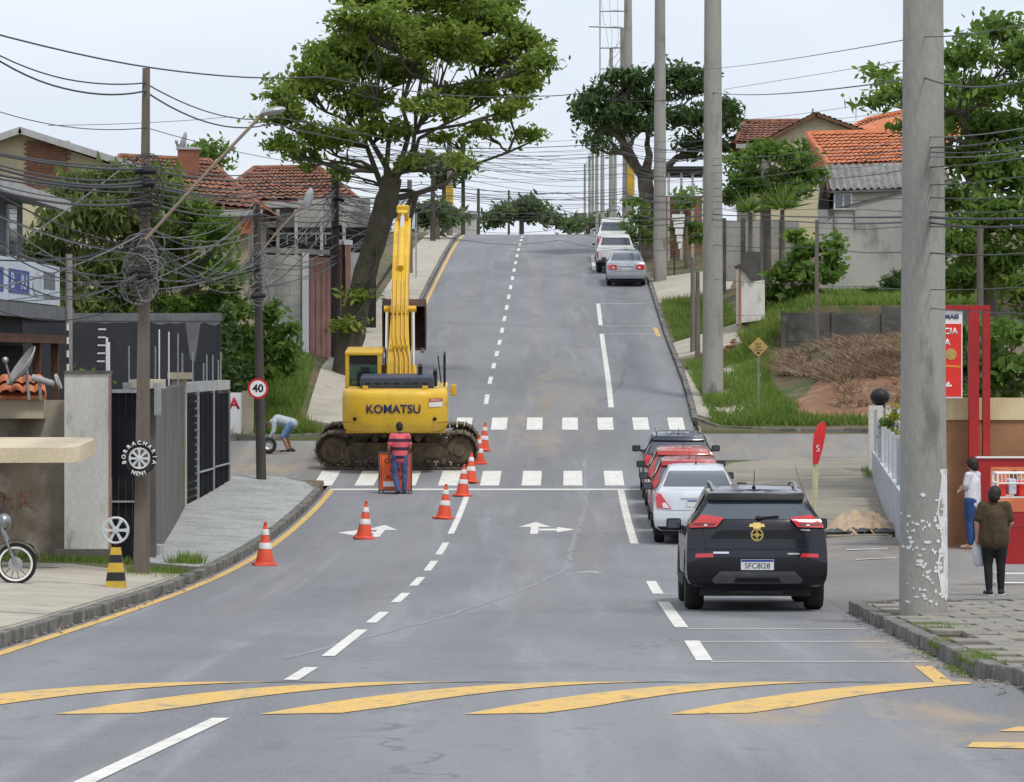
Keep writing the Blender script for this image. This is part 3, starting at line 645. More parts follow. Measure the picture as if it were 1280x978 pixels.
HAT=dict(L=3.75,W=.81,bow=.07,rear=[(.25,.12,.70,None),(.32,.02,.77,None),(.46,0,.80,None),(.60,.02,.805,None),(.78,.06,.80,None),(.93,.08,.775,None),(1.02,.12,.73,0),(1.2,.27,.63,.5),(1.32,.36,.57,.8),(1.4,.4,.545,.93),(1.43,.55,.45,1)],
  belt=[(0,1.0),(1,.98),(2.6,.92),(3.7,.8)],roof=[(0,1.38),(.6,1.43),(1.3,1.46),(2.0,1.42),(2.7,.98),(3.1,.93),(3.75,.78)],rhw=[(0,.55),(1,.56),(2,.55),(2.7,.64),(3.75,.55)],low=[(0,.97),(.3,1),(3,1),(3.5,.94),(3.75,.82)])
def scaled(sp,kz=1,kw=1,kl=1):
    d=dict(sp); d['L']=sp['L']*kl; d['W']=sp['W']*kw; d['rear']=[(z*kz,y*kl,h*kw,t) for z,y,h,t in sp['rear']]
    for k in('belt','roof'): d[k]=[(y*kl,z*kz) for y,z in sp[k]]
    d['rhw']=[(y*kl,h*kw) for y,h in sp['rhw']]; d['low']=[(y*kl,v) for y,v in sp['low']]; return d
def sedan(X,Y,rot,label,pm,group=None,dark=True,lamp_mid=False):
    c=Car('parked_sedan',label,'car',X,Y,rot,SED,pm,group)
    c.patch('rear_window',[(-.66,1.105),(.66,1.105),(.535,1.385),(-.535,1.385)],'glass_mid',.004,.004)
    for o in c.patch('tail_light',[(.50,.70),(.78,.72),(.805,.92),(.765,1.0),(.70,.98),(.60,.83)] if not lamp_mid else [(.40,.76),(.74,.74),(.80,.90),(.60,.95),(.42,.92)],'lamp_red',.006,.025,mirror=True):
        sg=1 if o.data.vertices[0].co.x>0 else -1
        c.patch('reverse_lamp',[(sg*a,b) for a,b in ([(.53,.71),(.66,.72),(.68,.80),(.62,.82)] if not lamp_mid else [(.5,.8),(.6,.8),(.6,.86),(.5,.86)])],'lamp_clear',.031,.004,parent=o)
    c.patch('trunk_trim',[(-.33,.90),(.33,.90),(.31,.945),(-.31,.945)],'chrome',.004,.02)
    c.patch('rear_bumper',[(-.80,.36),(.80,.36),(.825,.46),(.835,.62),(-.835,.62),(-.825,.46)],pm,.002,.025); c.patch('bumper_skirt',[(-.70,.28),(.70,.28),(.78,.36),(-.78,.36)],'trim_black',.004,.012)
    c.plate(.80,None,.4,.13); c.side_window(1.45,2.25,slant0=.25); c.side_window(2.3,3.05,slant1=.35); c.side_window(1.0,1.4,.1,.5,slant0=.25)
    c.wheels(.95,3.55,.31,.2); c.mirrors(2.95,1.0); c.under(.22)
    mb=MB(); mb.ell((0,1.65,1.5),(.02,.06,.03)); mb.tube([(0,1.62,1.5),(0,1.5,1.64)],.005,6); mb.build('antenna',M['black_plastic'],c.t)
    c.patch('trunk_seam',[(-.52,.66),(.52,.66),(.52,.668),(-.52,.668)],'ink',.001,.002)
    return c
sedan(3.56,70.6,math.atan(.03),'silver sedan parked between the black SUV and the red hatchbacks','paint_silver')
def hatch(X,Y,rot,label,pm,sp=HAT,name='parked_hatchback',group=None,rails=False):
    c=Car(name,label,'car',X,Y,rot,sp,pm,group); k=sp['W']/.81; q=sp['rear'][6][0]/1.02
    P=lambda L:[(a*k,b*q) for a,b in L]
    c.patch('rear_window',P([(-.66,1.035),(.66,1.035),(.56,1.29),(-.56,1.29)]),'glass_mid',.004,.004)
    c.patch('rear_spoiler',P([(-.58,1.31),(.58,1.31),(.545,1.395),(-.545,1.395)]),pm,0,.06)
    c.patch('tail_light',P([(.56,.72),(.77,.74),(.775,.92),(.71,1.02),(.60,.98),(.62,.85)]),'lamp_red',.006,.025,mirror=True)
    c.patch('rear_bumper',P([(-.78,.34),(.78,.34),(.80,.46),(.803,.6),(-.803,.6),(-.80,.46)]),pm,.002,.025); c.plate(.72*q,None,.4,.13)
    c.side_window(.5*sp['L']/3.75,1.3*sp['L']/3.75,slant0=.15); c.side_window(1.36*sp['L']/3.75,2.4*sp['L']/3.75,slant1=.3)
    c.wheels(.62*sp['L']/3.75,3.05*sp['L']/3.75,.3,.19); c.mirrors(2.2*sp['L']/3.75,1.0*q); c.under(.2)
    mb=MB(); mb.ell((0,.62,1.44*q),(.02,.05,.02)); mb.tube([(0,.6,1.445*q),(0,.5,1.58*q)],.005,6); mb.build('antenna',M['black_plastic'],c.t)
    if rails:
        for sg in(-1,1):
            mb=MB(); mb.tube([(sg*.5,.6,1.47*q),(sg*.51,.8,1.53*q),(sg*.51,1.8,1.53*q),(sg*.5,2.0,1.46*q)],.018,6); mb.build('roof_rail',M['galv'],c.t)
    return c
hatch(3.66,75.7,math.atan(.0143),'bright red hatchback parked directly in front of the silver sedan','paint_red')
hatch(3.76,80.4,math.atan(.0143),'orange red hatchback parked between the bright red car and the dark blue wagon','paint_orange_red')
hatch(3.86,85.0,math.atan(.0143),'dark blue wagon with roof rails parked at the stop line corner','paint_darkblue',scaled(HAT,1.06,1.05,1.1),'parked_wagon',rails=True)
sedan((783-640)*157/F,157,math.atan(.0143),'silver grey sedan parked on the uphill behind the white pickups','paint_grey',lamp_mid=True)
PIC=dict(L=5.0,W=.89,bow=.03,rear=[(.50,.08,.82,None),(.56,.02,.87,None),(.75,0,.885,None),(.95,.02,.885,None),(1.08,.03,.86,0),(1.12,.10,.84,.03),(1.13,.8,.82,.05),(1.14,1.55,.80,.06),(1.30,1.62,.74,.35),(1.55,1.74,.64,.86),(1.63,1.8,.60,.95),(1.66,2.0,.5,1)],
  belt=[(0,1.08),(1.6,1.08),(3.6,1.05),(5,.95)],roof=[(0,1.1),(1.5,1.14),(1.8,1.62),(2.4,1.68),(3.0,1.62),(3.7,1.1),(5,.95)],rhw=[(0,.8),(1.5,.76),(1.9,.63),(3,.62),(3.7,.74),(5,.65)],low=[(0,.98),(4.2,1),(5,.88)])
def pickup(X,Y,label,kz=1):
    c=Car('parked_pickup',label,'pickup truck',X,Y,math.atan(.0143),scaled(PIC,kz),'paint_white')
    c.patch('rear_window',[(-.68,1.2*kz),(.68,1.2*kz),(.60,1.53*kz),(-.60,1.53*kz)],'glass_mid',.004,.004)
    c.patch('tail_light',[(.80,.72*kz),(.875,.72*kz),(.87,1.0*kz),(.80,1.0*kz)],'lamp_red',.006,.02,mirror=True)
    c.patch('tailgate',[(-.70,.66*kz),(.70,.66*kz),(.70,1.06*kz),(-.70,1.06*kz)],'paint_white',.004,.02); c.patch('rear_bumper',[(-.82,.5*kz),(.82,.5*kz),(.85,.62*kz),(-.85,.62*kz)],'trim_grey',.01,.05)
    c.patch('tailgate_handle',[(-.08,.94*kz),(.08,.94*kz),(.08,.98*kz),(-.08,.98*kz)],'trim_black',.025,.01)
    c.side_window(1.9,2.6); c.side_window(2.65,3.4,slant1=.35); c.wheels(1.05,4.05,.37,.24); c.mirrors(3.3,1.15*kz,'paint_white'); c.under(.35)
pickup((769-640)*166.5/F,165,'white pickup truck parked between the grey sedan and the taller white truck')
pickup((766-640)*174/F+.1,172.6,'taller white truck parked last in the uphill row before the crest',1.2)
# ------------------------------------------------------------------ excavator (slewed 90 degrees over its tracks)
mk('excavator_yellow',(.72,.45,.028),.42,(.64,.39,.03),s=1.4,c3=(.38,.25,.08),s3=3.2,lo3=.57,hi3=.76,spec=.45,coat=.15,obj=True)
mk('excavator_blue',(.035,.05,.085),.5,(.05,.06,.09),s=2); mk('track_dirt',(.15,.115,.08),.95,(.075,.06,.048),s=3,c3=(.22,.175,.125),s3=5,bump=.5,bs=15); mk('frame_dirt',(.16,.12,.08),.9,(.075,.058,.042),s=2.5,bump=.3); mk('bucket_rust',(.09,.05,.035),.8,(.05,.035,.03),s=3); mk('logo_blue',(.012,.015,.09),.5,fine=0); mk('rod',(.8,.8,.8),.12,metal=1,fine=0); mk('cab_glass',(.03,.085,.06),.06,fine=0,spec=.8); mk('seat_black',(.012,.012,.013),.7)
def excavator():
    Y=94.75; X=-2.93; tilt=math.atan2(rz(96.0)-rz(93.5),2.5)
    t=thing('excavator','yellow crawler excavator blocking the crossing, boom raised away from the tracks','excavator',(X,Y,rz(Y)+.01),rot=(tilt,0,0))
    xl_,r,wd=1.60,.45,.6
    def path(s):
        per=4*xl_+2*math.pi*r; s%=per
        if s<2*xl_: return (-xl_+s,0.03,0)
        s-=2*xl_
        if s<math.pi*r: a=s/r; return (xl_+math.sin(a)*r,r+.03-math.cos(a)*r,a)
        s-=math.pi*r
        if s<2*xl_: sag=-.035*math.sin(math.pi*s/(2*xl_)); return (xl_-s,2*r+.03+sag,math.pi)
        s-=2*xl_; a=math.pi+s/r; return (-xl_+math.sin(a)*r,r+.03-math.cos(a)*r,a)
    for sg in(-1,1):
        yc=sg*1.1; mb=MB(); n=48; per=4*xl_+2*math.pi*r
        for k in range(n):
            x,z,a=path(per*k/n); rot=Matrix.Rotation(-a,3,'Y')
            mb.box((x,yc,z),(per/n-.018,wd,.035),rot); mb.box(Vector((x,yc,z))+rot@Vector((per/n*.36,0,-.022)),(.03,wd,.035),rot)
            mb.box(Vector((x,yc,z))+rot@Vector((0,0,.06)),(per/n*.8,.18,.09),rot)
        stuff(mb.build('track_chain',M['track_dirt'],t))
        mb=MB(); mb.prism([(-1.35,.22),(1.35,.22),(1.4,.42),(1.0,.66),(-1.0,.68),(-1.35,.5)],lambda a,b:(a,yc-.2,b),lambda a,b:(a,yc+.2,b)); fr=mb.build('track_frame',M['frame_dirt'],t)
        for a,b,w_,h_ in [(-.95,.45,.5,.28),(.75,.45,.62,.3)]:
            mb=MB(); mb.bbox((a,yc-.215 if sg<0 else yc+.215,b),(w_,.04,h_),.012); mb.build('frame_cover',M['track_dirt'],fr)
        for x in(-xl_,xl_):
            mb=MB(); mb.lathe([(0,-.26),(.14,-.26),(.16,-.2),(.30,-.2),(.36,-.15),(.36,.15),(.30,.2),(.16,.2),(.14,.26),(0,.26)],Matrix.Translation((x,yc,r+.03))@Matrix.Rotation(R(90),4,'X'),20); mb.build('track_wheel',M['frame_dirt'],t,smooth=True)
        for k in range(7):
            mb=MB(); mb.lathe([(0,-.24),(.06,-.24),(.08,-.16),(.13,-.16),(.13,.16),(.08,.16),(.06,.24),(0,.24)],Matrix.Translation((-1.2+.4*k,yc,.2))@Matrix.Rotation(R(90),4,'X'),14); mb.build('roller',M['track_dirt'],t,smooth=True)
        for x in(-.55,.55):
            mb=MB(); mb.lathe([(0,-.2),(.09,-.2),(.09,.2),(0,.2)],Matrix.Translation((x,yc,.78))@Matrix.Rotation(R(90),4,'X'),14); mb.build('carrier_roller',M['track_dirt'],t,smooth=True)
    mb=MB(); mb.bb(-.75,.75,-.9,.9,.4,.8); mb.lathe([(.62,.78),(.62,1.02)],None,28); mb.build('undercarriage',M['frame_dirt'],t)
    yl=M['excavator_yellow']
    mb=MB(); mb.bbox((0,-.3,1.1),(2.5,3.6,.2),.03); mb.build('turntable_deck',yl,t)
    # counterweight: rounded rear, undercut lower lip
    bm=bmesh.new(); rows=[(1.08,.90,.10),(1.14,.97,.02),(1.30,1.0,0),(1.34,1.0,-.015),(1.95,1.0,0),(2.06,.99,.03),(2.12,.96,.09)]; V=[]
    n=16
    for z,kx,dy in rows:
        row=[]
        for i in range(n+1):
            v=-1+2*i/n; x=1.32*kx*v; y=-2.78+dy+.42*abs(v)**4; row.append(bm.verts.new((x,y,z)))
        row=[bm.verts.new((-1.32*kx,-1.95,z))]+row+[bm.verts.new((1.32*kx,-1.95,z))]; V.append(row)
    for a,b in zip(V,V[1:]):
        for i in range(len(a)-1): bm.faces.new((a[i],a[i+1],b[i+1],b[i]))
    bm.faces.new(V[-1]); bm.faces.new(V[0][::-1])
    mb=MB(); mb.bm(bm); cw=mb.build('counterweight',yl,t,smooth=True,ang=50)
    text('KOMATSU',.30,lambda a,b,c:Vector((-.03+a,-2.80+.42*(abs(-.03+a)/1.32)**4-c,1.67+b)),'lettering',M['logo_blue'],cw,ext=.012,bold=.005,sx=.98)
    mk('label_red',(.55,.05,.04),.5,fine=0); mk('label_white',(.75,.72,.7),.5,fine=0)
    mb=MB(); mb.bb(.86,1.2,-2.755,-2.74,1.78,1.88); 
    def lab(z0,z1,m): 
        mb=MB(); mb.add([(x,-2.80+.42*(abs(x)/1.32)**4-.002,z) for z in(z0,z1) for x in(.86,.97,1.08,1.19)],[(k,k+1,5+k,4+k) for k in range(3)]); mb.build('warning_label',M[m],cw)
    lab(1.84,1.93,'label_red'); lab(1.72,1.84,'label_white')
    text('PERIGO',.075,lambda a,b,c:Vector((1.025+a,-2.80+.42*((1.025+a)/1.32)**4-.004-c,1.885+b)),'label_text',M['label_white'],cw,ext=.003)
    for x in(-.75,.75): mb=MB(); mb.bbox((x,-2.35,2.15),(.14,.08,.14),.02); mb.build('lifting_eye',yl,cw)
    for x in(-1.0,1.0): mb=MB(); mb.lathe([(0,0),(.05,0),(.05,.02),(0,.02)],Matrix.Translation((x,-2.70,1.42))@Matrix.Rotation(R(90),4,'X'),12); mb.build('bolt_cap',M['trim_black'],cw)
    mb=MB(); mb.add([(1.33*(-1+2*i/16),-2.783+.42*abs(-1+2*i/16)**4,z) for z in(1.315,1.328) for i in range(17)],[(k,k+1,18+k,17+k) for k in range(16)]); mb.build('lip_seam',M['trim_black'],cw)
    for k in range(7): mb=MB(); mb.box((.03-.72+.24*k,-1.93,2.24),(.16,.01,.03)); mb.build('hood_louvre',M['ink'],t)
    mb=MB(); mb.bbox((.03,-1.35,2.22),(1.86,1.15,.36),.07); mb.build('engine_hood',M['excavator_blue'],t,smooth=True)
    mb=MB(); mb.bbox((0,-1.45,1.65),(2.44,1.1,.86),.04); mb.build('engine_cover',yl,t)
    mb=MB(); mb.bbox((.95,-.1,1.62),(.66,1.7,.86),.05); mb.build('fuel_tank',yl,t)
    mb=MB(); mb.bbox((.95,.85,1.4),(.6,.5,.4),.04); mb.build('tool_box',yl,t)
    for x,h in((.60,.24),(.98,.12)):
        mb=MB(); mb.tube([(x,-1.1,2.1),(x,-1.1,2.4+h-.06),(x,-1.16,2.4+h)],.055,10); mb.build('exhaust_stack',M['black_plastic'],t)
    mb=MB(); mb.tube([(1.2,-.7,2.05),(1.2,-.7,2.85),(1.2,.4,2.85),(1.2,.4,2.05)],.022,6); mb.tube([(1.2,-.7,2.5),(1.2,.4,2.5)],.018,6); mb.tube([(1.1,.4,2.05),(1.02,.4,2.75)],.016,6); mb.build('handrail',M['trim_black'],t)
    mb=MB(); mb.bbox((1.42,.55,1.85),(.14,.10,.30),.03); mb.tube([(1.2,.55,1.8),(1.4,.55,1.85)],.02,6); mb.build('side_mirror',yl,t)
    # cab
    cx0,cx1,cy0,cy1,cz0,cz1=-1.33,-.40,-.55,1.2,1.2,2.90
    mb=MB()
    for x in(cx0+.05,cx1-.06):
        for y in(cy0+.05,cy1-.05): mb.bbox((x,y,(cz0+cz1)/2),(.10,.10,cz1-cz0),.02)
    mb.bbox(((cx0+cx1)/2,cy0+.05,1.62),(cx1-cx0,.10,.84),.02); mb.bbox((cx0+.05,(cy0+cy1)/2,1.5),(.1,cy1-cy0,.6),.02); mb.bbox((cx1-.05,(cy0+cy1)/2,1.5),(.1,cy1-cy0,.6),.02)
    cab=mb.build('cab',yl,t)
    mb=MB(); mb.bbox(((cx0+cx1)/2,(cy0+cy1)/2,cz1-.02),(cx1-cx0+.02,cy1-cy0+.02,.09),.03); mb.build('cab_roof',yl,cab,smooth=True)
    mb=MB(); mb.bb(cx0+.10,cx1-.11,cy0+.02,cy0+.06,2.62,2.86); mb.build('rear_header',M['seat_black'],cab)
    mb=MB(); mb.bb(cx0+.10,cx1-.11,cy0+.035,cy0+.045,2.04,2.62); mb.build('cab_window',M['cab_glass'],cab)
    for x in(cx0+.02,cx1-.03):
        mb=MB(); mb.bb(x-.005,x+.005,cy0+.1,cy1-.1,1.8,2.8); mb.build('cab_window',M['glass_dark'],cab)
    mb=MB(); mb.bb(cx0+.1,cx1-.1,cy1-.06,cy1-.05,1.4,2.8); mb.build('cab_window',M['cab_glass'],cab)
    mb=MB(); mb.bbox((-.82,cy0-.005,2.24),(.40,.015,.36),.005); mb.bbox((-.82,cy0-.005,2.46),(.22,.015,.16),.005); mb.build('seat_back',M['seat_black'],cab)
    mb=MB(); mb.bb(cx0-.012,cx0-.002,cy0+.1,cy1-.1,1.25,2.0); mb.build('cab_door',M['seat_black'],cab)
    # boom, arm, bucket in the vertical plane x=0.02
    bx=.02
    def loft(secs,name,mat,par):       # secs: (y,z,halfwidth,depth) box sections along a path
        mb=MB(); P=[Vector((0,s[0],s[1])) for s in secs]; vs=[]
        for i,s in enumerate(secs):
            d=(P[min(i+1,len(P)-1)]-P[max(i-1,0)]).normalized(); nrm=Vector((0,-d.z,d.y))
            for sx,sn in((-1,1),(1,1),(1,-1),(-1,-1)): p=P[i]+nrm*sn*s[3]/2; vs.append((bx+sx*s[2],p.y,p.z))
        fs=[(0,1,2,3),tuple(len(vs)-4+k for k in(3,2,1,0))]
        for i in range(len(secs)-1):
            for k in range(4): fs.append((i*4+k,i*4+(k+1)%4,(i+1)*4+(k+1)%4,(i+1)*4+k))
        mb.add(vs,fs); return mb.build(name,mat,par)
    bs=[(.15,1.75,.31,.5),(.45,2.5,.30,.62),(.75,3.05,.25,.72),(1.2,3.8,.215,.85),(1.7,4.4,.21,.9),(2.4,5.0,.21,.78),(3.3,5.55,.21,.62),(4.2,5.95,.21,.42)]
    boom=loft(bs,'boom',yl,t)
    mb=MB(); mb.bbox((bx,.15,1.62),(.64,.6,.75),.03); mb.build('boom_bracket',yl,t)
    for k,x in enumerate((-.16,-.06,.06,.16)):        # hydraulic pipes along the boom's back
        pts=[(bx+.12+x*1.1,-.18,2.05)]
        for s,dx in zip(bs[1:],(1.1,1,1,1,1,1,.9)):
            pts.append((bx+x*dx+(.10 if s[0]<.6 else 0),s[0]-s[3]*.47-.02,s[1]+s[3]*.20+.06))
        mb=MB(); mb.tube(pts,.024,6); mb.build('hydraulic_pipe',yl,boom)
    for z,y in((2.86,.32),(3.72,.78),(4.25,1.28)):
        mb=MB(); mb.box((bx,y-.08,z+.16),(.46,.04,.06)); mb.build('pipe_clamp',yl,boom)
    for sg in(-1,1):
        mb=MB(); mb.tube([(bx+sg*.36,.75,1.5),(bx+sg*.345,1.05,2.45)],.085,12); cy=mb.build('boom_cylinder',yl,t,smooth=True)
        mb=MB(); mb.tube([(bx+sg*.345,1.0,2.35),(bx+sg*.33,1.28,3.9)],.05,12); mb.build('piston_rod',M['rod'],cy,smooth=True)
        mb=MB(); mb.tube([(bx+sg*.2,1.28,3.9),(bx+sg*.42,1.28,3.9)],.09,10); mb.build('boom_pin',yl,boom,smooth=True)
    mb=MB(); mb.tube([(bx,1.55,4.95),(bx,3.1,5.9)],.09,12); ac=mb.build('arm_cylinder',yl,t,smooth=True)
    mb=MB(); mb.tube([(bx,3.0,5.84),(bx,4.0,6.35)],.055,12); mb.build('piston_rod',M['rod'],ac,smooth=True)
    arm=loft([(3.9,6.4,.13,.3),(4.2,6.05,.15,.5),(4.45,5.4,.15,.55),(4.9,4.2,.14,.42),(5.3,3.3,.13,.3)],'arm',yl,t)
    mb=MB(); mb.bbox((bx,3.98,6.38),(.34,.22,.2),.03); mb.build('arm_bracket',yl,arm)
    mb=MB(); mb.tube([(bx,4.75,5.5),(bx,5.25,4.3)],.075,10); mb.tube([(bx,5.25,4.3),(bx,5.6,3.7)],.045,8); mb.build('bucket_cylinder',yl,arm)
    # bucket: curved shell with two cheeks and teeth, open towards the cab
    mb=MB(); DZ=-.6; prof_=[(4.55,4.35),(4.95,4.52),(5.4,4.4),(5.62,4.0),(5.55,3.5),(5.2,3.2),(4.7,3.15)]; prof_=[(a,b+DZ) for a,b in prof_]; hw=.575; vs=[]
    for q in(0,.03):
        for y,z in prof_:
            d=Vector((0,y-5.05,z-3.85-DZ)).normalized()*q
            for x in(-hw,hw): vs.append((bx+x,y-d.y,z-d.z))
    n=len(prof_); fs=[(2*i,2*i+1,2*i+3,2*i+2) for i in range(n-1)]+[(2*n+2*i,2*n+2*i+2,2*n+2*i+3,2*n+2*i+1) for i in range(n-1)]
    mb.add(vs,fs)
    for x in(-hw,hw): mb.prism(prof_,lambda a,b:(bx+x-.015,a,b),lambda a,b:(bx+x+.015,a,b))
    bk=mb.build('bucket',M['bucket_rust'],t)
    for k in range(5):
        mb=MB(); mb.add([(bx-.5+.25*k+dx,y,z) for y,z,w_ in((4.72,3.16+DZ,.06),(4.4,3.1+DZ,.03)) for dx in(-w_,w_) for _ in(0,)]+[(bx-.5+.25*k+dx,y,z+.05) for y,z,w_ in((4.72,3.16+DZ,.06),(4.4,3.1+DZ,.03)) for dx in(-w_,w_)],[(0,1,3,2),(4,6,7,5),(0,4,5,1),(2,3,7,6),(0,2,6,4),(1,5,7,3)]); mb.build('bucket_tooth',M['track_dirt'],bk)
    mb=MB(); mb.bbox((bx,5.35,4.15+DZ),(.5,.3,.4),.03); mb.build('bucket_link',M['bucket_rust'],t)
excavator()
# ------------------------------------------------------------------ people
def organic(name,parts,voxel,mat,parent,smooth=4):
    mb=MB()
    for p in parts:
        if p[0]=='c':
            _,a,b,r0,r1=p; a=Vector(a); b=Vector(b); n=6
            mb.tube([a.lerp(b,i/n) for i in range(n+1)],[lerp(r0,r1,i/n) for i in range(n+1)],12); mb.ell(a,(r0,)*3,n=12,m=8); mb.ell(b,(r1,)*3,n=12,m=8)
        else: mb.ell(p[1],p[2],p[3] if len(p)>3 else None,16,10)
    me=bpy.data.meshes.new(name); me.from_pydata(mb.v,[],mb.f); o=bpy.data.objects.new(name,me); sc.collection.objects.link(o)
    bm=bmesh.new(); bm.from_mesh(me); bmesh.ops.remove_doubles(bm,verts=bm.verts,dist=1e-6); bmesh.ops.recalc_face_normals(bm,faces=bm.faces); bm.to_mesh(me); bm.free()
    rm=o.modifiers.new('r','REMESH'); rm.mode='VOXEL'; rm.voxel_size=voxel
    sm=o.modifiers.new('s','SMOOTH'); sm.iterations=smooth; sm.factor=.5
    dg=bpy.context.evaluated_depsgraph_get(); m2=bpy.data.meshes.new_from_object(o.evaluated_get(dg)); bpy.data.objects.remove(o); bpy.data.meshes.remove(me)
    m2.name=name; m2.materials.clear(); m2.materials.append(mat)
    for f in m2.polygons: f.use_smooth=True
    return mkobj(name,m2,parent)
mk('skin_tan',(.36,.20,.13),.6,fine=.05); mk('skin_pale',(.50,.31,.23),.6,fine=.05); mk('skin_dark',(.24,.12,.075),.6,fine=.05); mk('hair',(.012,.009,.008),.6,(.022,.016,.012),s=30); mk('denim',(.045,.085,.22),.85,(.09,.14,.30),s=6,bump=.7,bs=18); mk('denim_light',(.16,.26,.44),.85,(.10,.17,.33),s=6); mk('denim_deep',(.018,.05,.16),.85,(.03,.075,.21),s=7); mk('leggings',(.010,.010,.012),.85,(.018,.018,.02),s=8); mk('shirt_olive',(.075,.052,.028),.9,(.058,.04,.022),s=5,bump=.9,bs=13); mk('shirt_white',(.68,.67,.72),.85,(.58,.57,.63),s=4,bump=.9,bs=13); mk('shirt_grey',(.38,.43,.46),.85,(.46,.51,.53),s=4,bump=.9,bs=13); mk('shoe_dark',(.014,.016,.03),.7); mk('shoe_sole',(.6,.6,.58),.7); mk('sandal',(.42,.27,.19),.7)
def striped():
    m=bpy.data.materials.new('shirt_striped'); m.use_nodes=True; n=m.node_tree; b=n.nodes['Principled BSDF']; b.inputs['Roughness'].default_value=.85
    tcn=n.nodes.new('ShaderNodeTexCoord'); sp=n.nodes.new('ShaderNodeSeparateXYZ'); n.links.new(tcn.outputs['Object'],sp.inputs[0])
    def math_(op,a,c):
        q=n.nodes.new('ShaderNodeMath'); q.operation=op; n.links.new(a,q.inputs[0]); q.inputs[1].default_value=c; return q.outputs[0]
    z=math_('ADD',sp.outputs['Z'],.075); z=math_('DIVIDE',z,.2); z=math_('FRACT',z,0); f=math_('GREATER_THAN',z,.60)
    mxn=n.nodes.new('ShaderNodeMix'); mxn.data_type='RGBA'; n.links.new(f,mxn.inputs[0]); mxn.inputs[6].default_value=(.74,.12,.15,1); mxn.inputs[7].default_value=(.05,.018,.045,1); n.links.new(mxn.outputs[2],b.inputs['Base Color'])
    MATS['shirt_striped']=m
striped()
def hand(w_,e,curl,side_,s=1.0,spread=Vector((1,0,0))):
    d=(Vector(w_)-Vector(e)).normalized(); w_=Vector(w_); sd=(spread-d*spread.dot(d)).normalized(); out=d.cross(sd).normalized()*curl
    P=[('c',w_,w_+d*.08*s,.030*s,.034*s),('c',w_+d*.03*s+sd*.018*s,w_+d*.085*s+sd*.03*s,.018*s,.016*s),('c',w_+d*.03*s-sd*.018*s,w_+d*.085*s-sd*.03*s,.018*s,.016*s)]
    for k,l in enumerate((.062,.075,.078,.065)):
        b=w_+d*.085*s+sd*(.033-.022*k)*s; m=b+(d*.6+out*.3)*l*s*.6; t_=m+(d*.3+out*.7).normalized()*l*.5*s
        P+=[('c',b,m,.0095*s,.009*s),('c',m,t_,.009*s,.0075*s)]
    b=w_+d*.03*s+sd*.032*s; m=b+(d*.6+sd*.7)*.035*s; P+=[('c',b,m,.012*s,.011*s),('c',m,m+(d+out*.4).normalized()*.035*s,.011*s,.009*s)]
    return P
